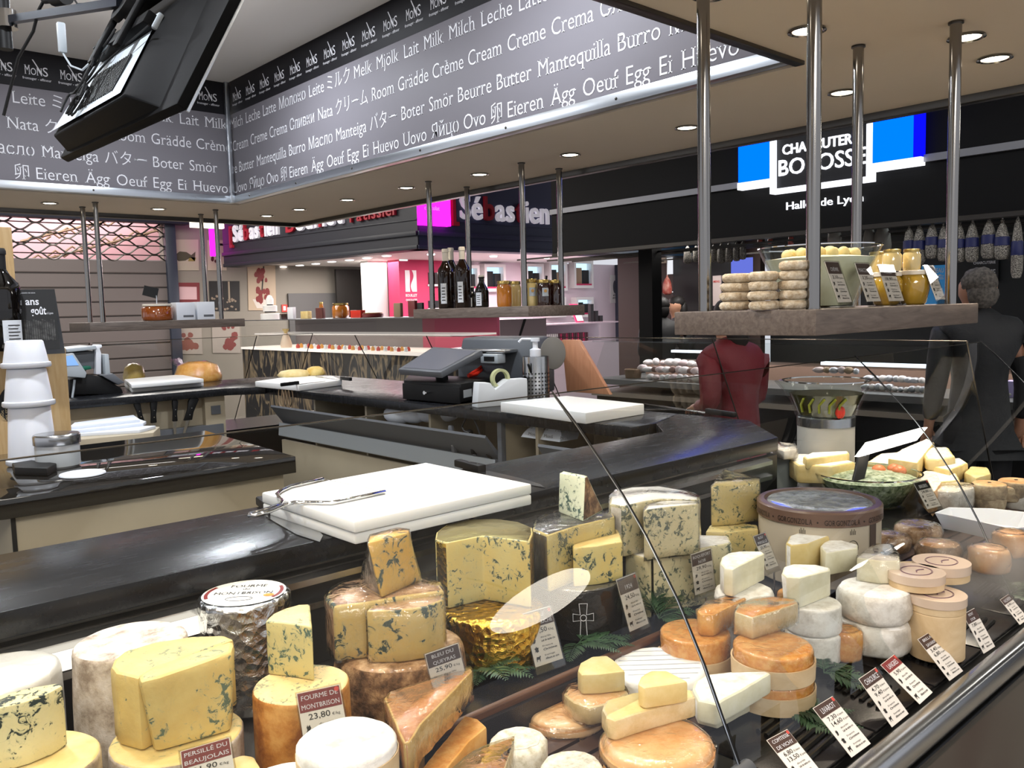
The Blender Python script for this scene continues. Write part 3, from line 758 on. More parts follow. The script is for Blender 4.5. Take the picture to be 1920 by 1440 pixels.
# dark foil pile
wheel('foil_wrapped_cheese', 'round blue cheese in dark paper printed with a cross outline', (1.215, 1.165), .088, 1.058, ZB, ['darkfoil', 'greyfoil'], .008, 0, .002)
CROSS = bpy.data.objects[-1] if False else None
o = COL.objects[-1]
b = MB(); th = math.atan2(-1.165, -1.215)+.10; n3 = Vector((math.cos(th), math.sin(th), 0)); u3 = Vector((-math.sin(th), math.cos(th), 0)); z3 = Vector((0, 0, 1))
def onside(a, h, R=.0905): return Vector((math.cos(th+a/R)*R, math.sin(th+a/R)*R, h))
cr = [(-.007, .012), (-.005, .045), (-.020, .043), (-.020, .058), (-.006, .056), (-.008, .078), (.008, .078), (.006, .056), (.020, .058), (.020, .043), (.005, .045), (.007, .012)]
b.tube([onside(x, y) for x, y in cr], .0007, 4)
b.tube([onside(.006*math.cos(a*.45), .050+.006*math.sin(a*.45)) for a in range(15)], .0006, 4)
part(b, 'printed_cross', M['ink'], o, label='white outline of a cross')
block('blue_cheese_half', 'half wheel of blue cheese in silver-grey foil and cling film, on the dark printed wheel', [(998,992),(1003,976),(1026,964),(1060,956),(1110,953),(1148,960),(1153,970),(1090,984),(1027,1004)], 1.170, 1.0586,
      ['blue_a','greyfoil','greyfoil'], (0,1,2,3,4,5,8), bev=.004, wrap=True)
block('blue_cheese_wedge', 'white-green blue cheese wedge with red-brown rind on top of the grey foil half', [(1049,887),(1097,895),(1101,892),(1056,883)], 1.256, 1.1706,
      ['blue_w','blue_w','crust'], (1,2), bot=[(1047,960),(1093,978),(1131,957),(1078,944)], bev=.002)
block('blue_cheese_wedge', 'pale blue cheese wedge with dark veins in front of the grey foil half', [(1073,1014),(1100,996),(1155,986),(1163,1000),(1167,1016),(1120,1024),(1074,1028)], 1.136, 1.0588,
      ['blue_a','paste','paste'], (0,1), bev=.003)
# white ewe's milk blue
block('blue_cheese_half', 'white papered blue cheese block at lower left of the white blue pile', [(1172,1036),(1220,1050),(1226,1024),(1182,1020)], 1.080, ZB, ['blue_r','whitepaper','whitepaper'], (3,), bev=.004)
block('blue_cheese_half', 'white papered blue cheese block at lower right of the white blue pile', [(1224,1046),(1300,1031),(1372,1018),(1366,1004),(1300,1002),(1230,1026)], 1.080, ZB, ['blue_r','white_film','white_film'], (2,3,4,5), bev=.005)
block('blue_cheese_half', 'rear half wheel of white papered blue cheese on the white blue pile', [(1142,945),(1143,930),(1155,919),(1184,913),(1237,911),(1287,920),(1312,930),(1311,938),(1240,936),(1212,940),(1168,950)], 1.188, 1.0806,
      ['blue_r','whitepaper','white_film'], (0,1,2,3,4,5,6,10), bev=.005, wrap=True)
block('blue_cheese_half', 'front quarter of white papered blue cheese on the white blue pile', [(1206,958),(1214,945),(1240,939),(1275,937),(1310,940),(1309,946),(1260,950),(1217,956)], 1.186, 1.081,
      ['blue_r','whitepaper','white_film'], (0,1,2), bev=.004, wrap=True)
block('blue_cheese_wedge', 'lower block of creamy blue cheese left of the big round tub', [(1323,996),(1331,984),(1375,978),(1420,984),(1422,992),(1370,998)], 1.062, ZB, ['blue_c','blue_c','paste'], (1,2), bev=.004)
block('blue_cheese_wedge', 'upper wedge of creamy blue cheese with a peaked top left of the big round tub', [(1333,913),(1358,880),(1424,896),(1424,903),(1380,910)], 1.160, 1.0626, ['blue_c','blue_c','paste'], (), bev=.003, wrap=True)
# big round tub
p = wp(1535, 936, 225, .28); tz = p.z
r = root('cheese_tub', 'big round paper-banded tub of creamy blue cheese with a dark printed rim', 'cheese tub', (p.x, p.y, ZB))
part(discmb(.138, tz-ZB-.02, .004, 0, .0004), 'tub_body', mat('tub_paper', '#b7ab98', .5), r, smooth=60)
b = MB(); b.lathe([(.139, tz-ZB-.034), (.1415, tz-ZB-.033), (.1415, tz-ZB-.004), (.138, tz-ZB), (.125, tz-ZB+.001), (.122, tz-ZB-.006), (.118, tz-ZB-.008), (0, tz-ZB-.008)], 64)
part(b, 'rim', mat('tub_rim', '#6a5246', .35), r)
b = discmb(.119, .010, .003, 0, .002, 3); b.v = [(v[0], v[1], v[2]+tz-ZB-.012) for v in b.v]
N = NT('wrapped_tub_top'); co = N.co(); N.set(Base_Color=N.ramp(N.noise(co, 40, 4), [(.4, '#8f9392'), (.65, '#b9bcb6')]), Roughness=.16, Coat_Weight=1., Normal=N.bump(N.noise(co, 36, 4, .6, 1.5), .9, .006)); M['tubtop'] = N.m
part(b, 'wrapped_surface', M['tubtop'], r, label='blue-grey surface under cling film')
b = MB(); th0 = math.atan2(-p.y, -p.x); word = 'GORGONZOLA • GORGONZOLA • GORGONZOLA • GORGONZOLA'
for i, ch in enumerate(word):
    a = th0-1.42+i*.058
    n3 = Vector((math.cos(a), math.sin(a), 0)); u3 = Vector((-math.sin(a), math.cos(a), 0))
    write(b, ch, n3*.1418+Vector((0, 0, tz-ZB-.028)), u3, Vector((0, 0, 1)), .017, {'I': .004, '•': .004}.get(ch, .0075) if ch != ' ' else None, serif=True)
part(b, 'rim_lettering', mat('dark_print', '#231a16', .5), r)
b = MB()
for a0, s in ((-.25, 1), (.55, 1)):
    for k in range(5):
        a = th0+a0+(k-2)*.022
        n3 = Vector((math.cos(a), math.sin(a), 0))
        b.tube([n3*.1383+Vector((0, 0, .125)), n3*.1383+Vector((0, 0, .134+.004*(k % 2)))], .0006, 4)
    a1 = th0+a0
    b.tube([Vector((math.cos(a1+.10*math.cos(t*.4))*.1384, math.sin(a1+.10*math.cos(t*.4))*.1384, .095+.017*math.sin(t*.4))) for t in range(17)], .0007, 4)
part(b, 'printed_ornament', M['blackink'], r)
b = MB(); a1 = th0+.98; n3 = Vector((math.cos(a1), math.sin(a1), 0)); u3 = Vector((-math.sin(a1), math.cos(a1), 0))
b.add([n3*.1395+u3*x+Vector((0, 0, z)) for x, z in ((-.012, .02), (.012, .02), (.012, .15), (-.012, .15))], [(0, 1, 2, 3)])
part(b, 'side_label', mat('side_print', '#4a3b33', .5), r)

# ------------------------------------------------------------------ front rows, left to right
p = wp(520, 1412, 120, .115)
wheel('camembert', 'white soft cheese mostly hidden behind and left of the tall white camembert', (.40, .83), .055, 1.09, ZF, ['white_rind', 'white_rind'], .010, jit=.0012)
block('cheese_wedge', 'small pale yellow cheese end beneath the tilted price card at bottom left', [(398,1440),(420,1424),(455,1412),(478,1416),(492,1440),(500,1462),(430,1475)], 1.045, ZF, ['paste','paste','paste'], (), bev=.006)
p = wp(650, 1384, 192, .113)
r = root('camembert', 'tall bright white camembert with a strip of wood round its side at front', 'cheese', (p.x, p.y, ZF))
hh = p.z-ZF
part(discmb(.0555, hh, .007, .0, .0016, 4), 'bloomy_cheese', M['white_rind'], r, smooth=70)
b = MB(); b.lathe([(.0560, hh-.085), (.0572, hh-.085), (.0572, hh-.014), (.0560, hh-.014)], 48, (0, 0, 0), .0012, 5); part(b, 'wood_band', M['boxwood'], r, label='thin poplar band')
TW = [(720,1308),(733,1298),(790,1279),(850,1259),(881,1249),(886,1258),(835,1312),(790,1358),(768,1392),(757,1394),(735,1345)]
block('tomme_wedge', 'large brown-rinded wedge lying with its long pale cut face to the right', TW, 1.055, 1.010, ['paste_t','tomme_rind','tomme_rind'], (0,1,2,3,8,9,10), bev=.003, wrap=True)
block('cheese_block', 'pale cheese block hidden beneath the large brown-rinded wedge', [(735,1310),(800,1290),(815,1300),(775,1360),(755,1372)], 1.0095, ZF, ['paste_t','paste_t','tomme_rind'], (0,), bev=.003)
block('cheese_wedge', 'orange cheese wedge leaning against the large brown-rinded wedge', [(788,1444),(830,1392),(871,1341),(895,1347),(913,1363),(880,1390),(835,1446)], .985, ZF, ['paste_o','orange_top','orange_top'], (3,), bev=.003)
block('cheese_wedge', 'film-wrapped mauve-brown wedge with a sharp corner at the bottom edge', [(830,1460),(870,1422),(908,1402),(940,1389),(964,1381),(962,1395),(948,1440),(930,1475)], 1.03, ZF, ['paste_g','tomme_rind','tomme_rind'], (0,), bev=.002, wrap=True)
p = wp(972, 1384, 114, .085)
wheel('small_white_cheese', 'small speckled white cheese behind the mauve-brown wedge', p, .042, p.z, ZF, ['white_old', 'white_old'], .012, .001, .0025)
p = wp(1072, 1432, 124, .085)
wheel('small_white_cheese', 'small speckled white cheese at the bottom edge in front of the wrapped reblochons', p, .042, p.z, ZF, ['white_old', 'white_old'], .012, .001, .0025)
p = wp(1060, 1326, 152, .135); q = p
wheel('washed_rind_cheese', 'lower of two wrapped pinkish discs, left in the front row', (p.x, p.y), .066, p.z-.030, ZF, ['wash_rind', 'wash_rind'], .012, .003, .0015, wrap=True)
wheel('washed_rind_cheese', 'upper of two wrapped pinkish discs, left in the front row', (p.x, p.y), .0665, p.z, p.z-.0295, ['wash_rind', 'wash_rind'], .012, .003, .0015, wrap=True)
z0 = p.z
block('cheese_wedge', 'film-wrapped pale wedge on the left pinkish disc under a small yellow piece', [(1056,1302),(1066,1284),(1105,1274),(1165,1282),(1180,1298),(1150,1318),(1105,1328),(1075,1318)], z0+.032, z0+.001, ['paste_g','wash_rind','wash_rind'], (0,1,2), bev=.005, wrap=True)
block('cheese_wedge', 'small yellow cheese piece, left of the two small yellow ones', [(1083,1257),(1088,1242),(1110,1230),(1138,1228),(1150,1236),(1173,1258),(1125,1264),(1090,1265)], z0+.068, z0+.033, ['paste','paste','paste'], (0,1), bev=.004)
p = wp(1232, 1384, 214, .152); z0 = p.z
wheel('washed_rind_cheese', 'wrapped pinkish disc at the bottom of the front pile beside the glass clamp', (p.x, p.y), .0745, z0, z0-.034, ['wash_rind', 'wash_rind'], .013, .003, .0018, wrap=True)
wheel('washed_rind_cheese', 'pinkish disc beneath the front disc beside the glass clamp, mostly below the frame', (p.x, p.y), .074, z0-.035, ZF, ['wash_rind', 'wash_rind'], .013, .003, .0018)
block('cheese_wedge', 'long pale cheese bar wrapped in film on the front pinkish disc', [(1128,1330),(1136,1312),(1185,1298),(1250,1290),(1298,1292),(1305,1308),(1230,1328),(1153,1352),(1136,1346)], z0+.030, z0+.001, ['paste_g','paste','paste_g'], (), bev=.004, wrap=False)
block('cheese_wedge', 'small yellow cheese piece, right of the two small yellow ones', [(1196,1283),(1201,1268),(1220,1256),(1250,1256),(1291,1277),(1250,1284),(1207,1290)], z0+.062, z0+.031, ['paste','paste','paste'], (0,1), bev=.004)
p = wp(1235, 1246, 192, .182)
r = root('brie', 'flat white paper-wrapped brie on a round wooden base', 'cheese', (p.x, p.y, ZF))
hh = p.z-ZF
b = discmb(.088, .034, .012, .0, .003, 9); b.v = [(v[0], v[1], v[2]+hh-.034) for v in b.v]; part(b, 'paper_wrap', M['whitepaper'], r, smooth=70)
b = MB(); b.lathe([(0, 0), (.09, 0), (.092, hh-.026), (.089, hh-.026), (.087, .004), (0, .004)], 48); part(b, 'wooden_base', M['boxwood'], r)
b = MB(); u4 = Vector((.75, -.66, 0)); v4 = Vector((.66, .75, 0))
for i in range(-3, 4):
    l = math.sqrt(.074**2-(i*.02)**2); c4 = v4*i*.02+Z0*(hh+.0012)
    b.add([c4-u4*l-v4*.0016, c4+u4*l-v4*.0016, c4+u4*l+v4*.0016, c4-u4*l+v4*.0016], [(0,1,2,3)])
part(b, 'paper_stripes', mat('pale_stripe', '#d3d6de', .6), r)
block('cheese_wedge', 'upper of two stacked white-rinded wedges beside the black glass seal', [(1297,1292),(1303,1276),(1325,1264),(1370,1259),(1435,1257),(1447,1262),(1400,1291),(1343,1322),(1308,1314)], .983, .948, ['paste_w','white_rind','white_rind'], (0,1,2,3,8), bev=.005)
block('cheese_wedge', 'lower of two stacked white-rinded wedges beside the black glass seal', [(1299,1292),(1304,1276),(1325,1264),(1370,1259),(1437,1258),(1452,1264),(1403,1294),(1345,1323),(1308,1314)], .9455, ZF, ['paste_w','white_rind','white_rind'], (0,1,2,3,8), bev=.003)
# discs in round poplar boxes
def boxed(label, c, r, z0, hb, ht, top, group=None, wrap=True):
    R = root('boxed_cheese', label, 'boxed cheese', (c[0], c[1], z0), 0, group)
    b = MB(); b.lathe([(0, 0), (r, 0), (r+.001, hb), (r-.002, hb), (r-.003, .003), (0, .003)], 48); part(b, 'poplar_box', M['boxwood'], R)
    b = discmb(r-.004, ht-.004, .006, .0, .001, c[0]*9); b.v = [(v[0], v[1], v[2]+.004) for v in b.v]; q = part(b, 'cheese_disc', [M[top]], R, smooth=70, label='round cheese inside the box')
    if wrap: part(wrapmesh(b, .0008, .0028, c[0]), 'cling_film', M['film'], q, smooth=180)
    return R
p = wp(1449, 1207, 155, .142)
boxed('boxed round cheese wrapped in film, lowest of the middle box stack', (p.x, p.y), .072, ZF, .030, .047, 'orange_top')
boxed('boxed orange cheese with bright orange top in the middle of its stack', (p.x, p.y), .071, ZF+.0475, .030, p.z-ZF-.0475, 'orange_top')
block('cheese_wedge', 'film-wrapped orange wedge on the bright orange boxed cheese', [(1377,1148),(1385,1134),(1412,1122),(1450,1118),(1490,1123),(1497,1131),(1455,1146),(1411,1159)], p.z+.040, p.z+.0006, ['paste_g','orange_top','paste_g'], (), bev=.003, wrap=True)
p = wp(1303, 1182, 136, .135)
boxed('boxed orange cheese behind the black seal, left of the bright orange stack', (p.x, p.y), .069, ZF, .040, p.z-ZF, 'orange_top')
block('cheese_wedge', 'amber cheese wedge in cling film on the boxed cheese left of the orange stack', [(1307,1145),(1325,1128),(1360,1118),(1400,1110),(1411,1116),(1372,1136),(1338,1153),(1313,1152)], p.z+.042, p.z+.0006, ['paste_o','orange_top','paste_o'], (), bev=.003, wrap=True)
# white group
p = wp(1395, 1103, 112, .118); z0 = p.z
wheel('soft_white_cheese', 'white disc carrying the smooth pale half-round, centre right', (p.x, p.y), .057, z0, z0-.032, ['white_rind', 'white_rind'], .010, .001, .002)
wheel('soft_white_cheese', 'white disc beneath the disc of the smooth pale half-round', (p.x, p.y), .057, z0-.033, ZF, ['white_rind', 'white_rind'], .010, .001, .002)
block('goat_cheese', 'smooth pale half-round cheese with a clean cut face, centre right', [(1350,1056),(1353,1044),(1366,1036),(1385,1033),(1428,1033),(1434,1038),(1374,1068),(1358,1065)], z0+.056, z0+.0006, ['paste_w','white_rind','white_rind'], (0,1,2,3,7), bev=.004)
p2 = wp(1452, 1098, 58, .07)
wheel('washed_rind_cheese', 'small orange disc peeking out behind the pale half-round', p2, .036, p2.z, ZF, ['orange_top', 'orange_top'], .008)
p = wp(1525, 1128, 104, .106); z0 = p.z
wheel('goat_cheese', 'upper white drum under the cut half drum', (p.x, p.y), .0525, z0, z0-.055, ['white_film', 'white_rind'], .006, 0, .0015)
wheel('goat_cheese', 'lower white drum under the cut half drum', (p.x, p.y), .0525, z0-.0555, ZF, ['white_film', 'white_rind'], .006, 0, .0015)
block('goat_cheese', 'white-rinded half drum with an upright flat cut face', [(1465,1074),(1470,1062),(1486,1057),(1530,1058),(1556,1064),(1557,1070),(1500,1084),(1475,1082)], z0+.062, z0+.0006, ['paste_w','white_rind','white_rind'], (0,1,2,3,7), bot=[(1469,1128),(1473,1114),(1490,1107),(1530,1106),(1556,1110),(1557,1118),(1500,1141),(1478,1137)], bev=.004)
p = wp(1523, 1066, 104, .12); z1 = p.z
wheel('goat_cheese', 'white drum standing behind the cut half drum', (1.78, .98), .055, 1.02, ZF, ['white_rind', 'white_rind'], .008, 0, .002)
block('goat_cheese', 'white-rinded upright quarter at the back of the white group', [(1473,1018),(1480,1004),(1505,996),(1540,991),(1563,994),(1565,1001),(1516,1020),(1484,1023)], 1.079, 1.0206, ['paste','white_rind','white_rind'], (0,1,2,3,7), bev=.004)
block('goat_cheese', 'pale quarter with a cream cut face right of the upright quarter', [(1538,1024),(1546,1014),(1566,1009),(1609,1021),(1608,1028),(1548,1038)], 1.069, 1.0207, ['paste_w','white_rind','white_rind'], (1,2), bev=.003)
p = wp(1640, 1098, 137, .143); z0 = p.z; zm = ZF+(z0-ZF)*.5
wheel('soft_white_cheese', 'lower of two large film-wrapped white wheels at right', (p.x, p.y), .069, zm-.0005, ZF, ['white_film', 'white_rind'], .014, .002, .003)
wheel('soft_white_cheese', 'upper of two large film-wrapped white wheels at right', (p.x, p.y), .0695, z0, zm, ['white_film', 'white_rind'], .014, .002, .003)
block('soft_white_cheese', 'white wedge wrapped in film on the two large white wheels', [(1606,1046),(1625,1030),(1645,1020),(1668,1019),(1684,1036),(1688,1052),(1650,1052)], z0+.048, z0+.0006, ['paste_w','white_film','white_film'], (0,1,2,3), bev=.003, wrap=True)
wheel('washed_rind_cheese', 'small wrinkled orange cheese in front of the large white wheels', (1.545, .765), .031, .966, ZF, ['orange_top', 'orange_top'], .010, .001, .003, wrap=True)
# oval spruce boxes with printed lids
def lidded(label, p, R, h):
    r = root('boxed_cheese', label, 'boxed cheese', (p.x, p.y, p.z-h), 0, 'round wooden boxes with printed lids')
    b = MB(); b.lathe([(0, 0), (R-.001, 0), (R-.001, h*.55), (R-.003, h*.56)], 40); part(b, 'box_base', M['boxwood'], r)
    b = MB(); b.lathe([(R-.002, h*.45), (R+.001, h*.45), (R+.001, h), (0, h)], 40); part(b, 'lid', [mat('lid_wood', '#cdb7a2', .4, coat=.6)], r)
    b = MB()
    for k, rr in enumerate((.62, .58)): b.tube([(R*rr*math.cos(a*.25), R*rr*.9*math.sin(a*.25), h+.0004) for a in range(26)], .0005, 4)
    b.tube([(-R*.2, -R*.1, h+.0006), (0, 0, h+.0006), (R*.15, -R*.05, h+.0006), (R*.3, -R*.15, h+.0006)], .0012, 4)
    part(b, 'lid_print', mat('lid_print', '#6a4a5a', .5), r)
    return r
p = wp(1757, 1112, 106, .108); ZL = p.z
lidded('round wooden cheese box with printed lid, uppermost front one', p, .052, .030)
wheel('wooden_cheese_box', 'plain wooden cheese box beneath the front printed lid', (p.x, p.y), .051, p.z-.0305, ZF, ['boxwood', 'boxwood'], .003, 0, .0005, cat='cheese box')
pb = pz(1718, 1070, ZL+.034); lidded('round wooden cheese box with printed lid, left one resting on the front box', pb, .052, .030)
pb = pz(1765, 1052, ZL+.034); lidded('round wooden cheese box with printed lid, rear one', pb, .054, .033)
wheel('wooden_cheese_box', 'wooden cheese box supporting the two rear printed lids', ((pz(1718,1070,ZL).x+pb.x)/2+.02, (pz(1718,1070,ZL).y+pb.y)/2+.03), .055, ZL+.0005, ZF, ['boxwood', 'boxwood'], .003, 0, .0005, cat='cheese box')
# glossy film-wrapped foods behind the boxes
for i, (x, y, w, lb) in enumerate([(1668, 1000, 70, 'dark glossy film-wrapped cheese right of the round tub'), (1722, 985, 80, 'dark film-wrapped cheese behind the rear printed box'), (1760, 1022, 74, 'film-wrapped pink-brown cheese below the white tray'),
                                  (1855, 1035, 70, 'film-wrapped brown cheese in the mist at right'), (1895, 1008, 60, 'film-wrapped pinkish cheese at the right edge in the mist')]):
    p = pz(x, y, 1.0)
    wheel('wrapped_cheese', lb, p, w*depth(p)/F/2, 1.0+.004*i, ZB, ['crust_film' if i < 3 else 'wash_rind', 'crust_film' if i < 2 else 'wash_rind'], .012, .002, .004, wrap=True)
# ------------------------------------------------------------------ price cards
def frame(o, u, v):
    u = u.normalized(); n = u.cross(v).normalized(); v = n.cross(u)
    return Matrix(((u.x, v.x, n.x, o.x), (u.y, v.y, n.y, o.y), (u.z, v.z, n.z, o.z), (0, 0, 0, 1)))
X1, Y1, Z1 = Vector((1, 0, 0)), Vector((0, 1, 0)), Vector((0, 0, 1))
def icon(b, k, x, y, s):
    if k == 0: p = [(0,0),(.5,.1),(.75,.55),(.6,1),(.35,.75),(.3,1.05),(.12,.7),(.2,.35)]
    elif k == 1: p = [(.1,.1),(.3,.2),(.55,0),(.9,.15),(.85,.5),(1,.8),(.6,.9),(.5,1.1),(.3,.85),(0,.8),(.2,.5)]
    else: p = [(0,.05),(.12,.05),(.15,.4),(.65,.4),(.68,0),(.8,0),(.85,.6),(1.05,.85),(.9,1),(.7,.85),(.1,.9),(0,.6)]
    b.add([(x+a*s, y+c*s, .0011) for a, c in p], [tuple(range(len(p)))])
def card(label, title, prices, bl, br, tl, holder=True, head='brown', seal=True, pick=None):
    u = br-bl; d = (tl-CP); ul = u.normalized(); t = (bl-CP).dot(ul)/d.dot(ul); tl = CP+d*t
    w = u.length; h = (tl-bl).length
    r = link('price_card', None); r.empty_display_size = .02; r.matrix_world = frame(bl, u, tl-bl); tag(r, label, 'price card')
    y0 = h*.12 if holder else 0
    hh = .30 if len(title) > 1 or holder else .26
    part(MB().box(.001, y0, -.0004, w-.001, h*.985, .0004), 'sheet', M['card'], r)
    yh = h*(1-hh*.92)
    part(MB().box(.0018, yh, .0004, w-.0018, h*.975, .0008), 'header', M[head], r)
    b = MB(); n = len(title); sz = min((h-yh)*.62/n, w*.19)
    for i, s in enumerate(title): write(b, s, (w/2, h-(h-yh)*(.12+(i+.78)/n*.86), .0008), X1, Y1, sz, w*min(.86, .092*len(s)), 'c', serif=True, lift=.0003)
    part(b, 'title', M['ink'], r, label='white serif title')
    b = MB(); y = yh
    for i, (a, c) in enumerate(prices):
        y -= h*.105
        write(b, a, (w*.2, y, .0005), X1, Y1, h*.105, w*.095*len(a), serif=True, bold=True, lift=.0003)
        write(b, c, (w*(.24+.095*len(a)), y, .0005), X1, Y1, h*.05, w*.045*len(c), lift=.0003)
    y -= h*.04
    step = (y-y0-h*.03)/3
    for i, (s1, s2) in enumerate((('affiné aux Halles', 'Lait de vache cru'), ('France', 'Origine'), ('fromage', 'Affinage en cave'))):
        yy = y-step*(i+.75); icon(b, i, w*.10, yy, min(step*.62, w*.16))
        write(b, s1, (w*.40, yy+step*.42, .0005), X1, Y1, step*.28, w*.36, lift=.0003); write(b, s2, (w*.40, yy+step*.02, .0005), X1, Y1, step*.33, w*.48, bold=True, lift=.0003)
    part(b, 'print', M['blackink'], r, label='black price and small print')
    if seal:
        b = MB(); b.add([(w*.9+w*.055*math.cos(i*pi/8), h*.935+w*.055*math.sin(i*pi/8), .0012) for i in range(16)], [tuple(range(16))]); part(b, 'seal', M['redseal'], r)
    if holder:
        b = MB(); b.box(-.001, 0, .0012, w+.001, h, .0022); b.box(-.001, 0, -.0018, w+.001, h, -.0008); b.box(-.001, -.0005, -.03, w+.001, .001, .0022)
        part(b, 'acrylic_holder', M['acryl'], r, label='clear acrylic holder')
    if pick is not None:
        q = r.matrix_world.inverted(); c0 = bl.lerp(br, .5)
        part(MB().tube([q @ c0, q @ Vector((c0.x, c0.y, pick))], .002, 6), 'pick', M['chrome'], r)
    return r
def card_d(label, title, prices, BL, BR, TL, t, **k):
    return card(label, title, prices, pd(*BL, t), pd(*BR, t+.02), CP+ray(*TL), **k)
def card_z(label, title, prices, BL, BR, TL, z, **k):
    return card(label, title, prices, pz(*BL, z), pz(*BR, z), CP+ray(*TL), **k)
kg = '€/kg'
card_d('price card with brown header in front of the two big yellow blue slabs', ['PERSILLÉ DU', 'BEAUJOLAIS'], [('21,90', kg)], (352,1540), (452,1508), (336,1408), .92, pick=.96, seal=False, head='redprint')
card_d('price card reading 23,80 beside the bright white camembert', ['FOURME DE', 'MONTBRISON'], [('23,80', kg)], (577,1450), (664,1428), (554,1299), 1.02, pick=.91, head='redprint')
card_d('price card reading 25,90 on the crusty brown wheel, behind the large wedge', ['BLEU DU', 'QUEYRAS'], [('25,90', kg)], (820,1330), (884,1306), (795,1226), 1.27, head='dbrown', seal=False)
card_z('price card reading 17,50 in a clear holder by the gold foil wheel', ['BLEU', "D'ALLAUCHE"], [('17,50', kg)], (1007,1266), (1060,1248), (979,1149), .9555, head='dbrown')
card_z('price card reading 24,50 beside the dark wheel with a cross', ['1924'], [('24,50', kg)], (1184,1199), (1220,1182), (1154,1086), .9555, head='dbrown')
card_d('price card reading 29,90 in front of the white papered blue cheese', ['ROQUEFORT', 'NOIR'], [('29,90', kg)], (1304,1127), (1343,1113), (1294,1039), 1.76, pick=.956, head='dbrown', seal=False)
card_d('price card reading 35,90 beside the big round tub', ['BLEU', 'PERSILLÉ'], [('35,90', kg)], (1440,1078), (1463,1069), (1411,1005), 1.86, pick=.956, head='dbrown')
fc = [('COMTESSE', 'DE VICHY'), ('LIVAROT',), ('CHAOURCE',), ('LANGRES',), ('BRILLAT', 'SAVARIN'), ('MONT', "D'OR"), ('VACHERIN',)]
fp = [[('6,80', '€/demi'), ('13,50', '€/pièce')], [('7,30', '€/demi'), ('14,60', '€/pièce')], [('4,70', '€/demi'), ('9,40', '€/pièce')], [('5,90', '€/pièce')], [('3,40', '€/demi'), ('6,80', '€/pièce')], [('7,80', '€/pièce')], [('6,90', '€/pièce')]]
fq = [((1513,1487),(1553,1462),(1435,1387)), ((1596,1421),(1633,1394),(1522,1327)), ((1672,1364),(1704,1338),(1608,1272)), ((1724,1321),(1749,1298),(1649,1246)), ((1780,1277),(1806,1258),(1719,1198)), ((1844,1226),(1866,1212),(1804,1151)), ((1912,1172),(1928,1160),(1874,1124))]
fl_ = ['price card at the front rail reading 6,80 and 13,50 near the clamp', 'price card at the front rail with two prices, second from the glass clamp', 'price card at the front rail with two prices, third from the glass clamp', 'price card at the front rail with a dark red header reading 5,90',
       'price card at the front rail reading 3,40 and 6,80 before the white wheels', 'price card at the front rail in front of the wooden cheese boxes', 'price card at the front rail partly behind the right glass seal']
for i in range(7):
    card_z(fl_[i], list(fc[i]), fp[i], *fq[i], .9008, holder=False, head='redprint' if i == 3 else 'dbrown', seal=i < 5)
for BL, BR, TL, lb, ti, pr in (((1575,577),(1601,576),(1545,489),'pale green price card leaning on the right shelf, leftmost of four','CHÈVRE',('3,10','€/pièce')), ((1629,576),(1655,575),(1602,492),'price card leaning on the right shelf, second of four','MARCELLIN',('3,20','€/pièce')),
                           ((1670,575),(1698,574),(1645,496),'price card leaning on the right shelf, third of four before the oil jar','HUILE',('18,90','€/pot')), ((1758,572),(1776,570),(1731,497),'price card leaning beside the rightmost pole of the right shelf','MIEL',('9,50','€/pot'))):
    a, e = py(*BL, .93), py(*BR, .93); a.z = e.z = ZH+.0006
    card(lb, [ti], [pr], a, e, CP+ray(*TL), head='dbrown', seal=False)

# ------------------------------------------------------------------ fern sprigs
def frond(b, L, a, tilt, curl, seed):
    rnd = random.Random(seed); pts = []; n = 17
    for i in range(n+1):
        t = i/n; r_ = L*t; z = math.sin(tilt)*L*t-curl*L*t*t
        pts.append(Vector((r_*math.cos(tilt)*math.cos(a), r_*math.cos(tilt)*math.sin(a), .006+max(z, -.003))))
    b.tube([tuple(p) for p in pts], [.0012*(1-.7*i/n) for i in range(n+1)], 5)
    s = Vector((-math.sin(a), math.cos(a), 0))
    for i in range(2, n+1):
        d = (pts[i]-pts[i-1]).normalized(); t = i/n; l = L*.27*math.sin(pi*min(1, .18+.82*t)**.8)*(.9+.2*rnd.random())+.004; wd = l*.075+.0007
        for sg in (-1, 1):
            dr = (s*sg*.85+d*.62+Vector((0, 0, .12*rnd.uniform(-1, 1)))).normalized(); q = dr.cross(Vector((0, 0, 1))).normalized()
            P = [pts[i]]
            for k, f in ((.25, .8), (.5, 1.), (.75, .75)):
                c = pts[i]+dr*l*k+Vector((0, 0, .10*l*math.sin(pi*k)-.1*l*k)); P += [c+q*wd*f, c-q*wd*f]
            P.append(pts[i]+dr*l+Vector((0, 0, -.12*l)))
            b.add(P, [(0, 1, 2), (1, 3, 4, 2), (3, 5, 6, 4), (5, 7, 6)])
def fern(label, p, fr):
    r = root('fern_sprig', label, 'greenery', p)
    for k, (L, a, tl) in enumerate(fr):
        b = MB(); frond(b, L, a, tl, .35, k*7+int(p.x*1000)); part(b, 'frond', M['fern'], r, smooth=30)
ra = math.radians
fern('green fern sprig between the large wedge and the wrapped pinkish discs', pz(905, 1262, .958), [(.115, ra(-75), .45), (.10, ra(-40), .35), (.11, ra(-105), .55), (.085, ra(-10), .3), (.09, ra(-60), .7), (.07, ra(-140), .4)])
fern('green fern sprig below the dark wheel with the cross', pz(1085, 1212, .958), [(.11, ra(-50), .35), (.12, ra(-20), .25), (.10, ra(-80), .4), (.10, ra(15), .3), (.08, ra(-150), .3)])
fern('green fern sprig between the 24,50 and 29,90 price cards', pz(1235, 1165, .958), [(.12, ra(10), .55), (.11, ra(45), .8), (.10, ra(-30), .4), (.11, ra(80), .9), (.08, ra(-80), .3), (.10, ra(25), .2)])
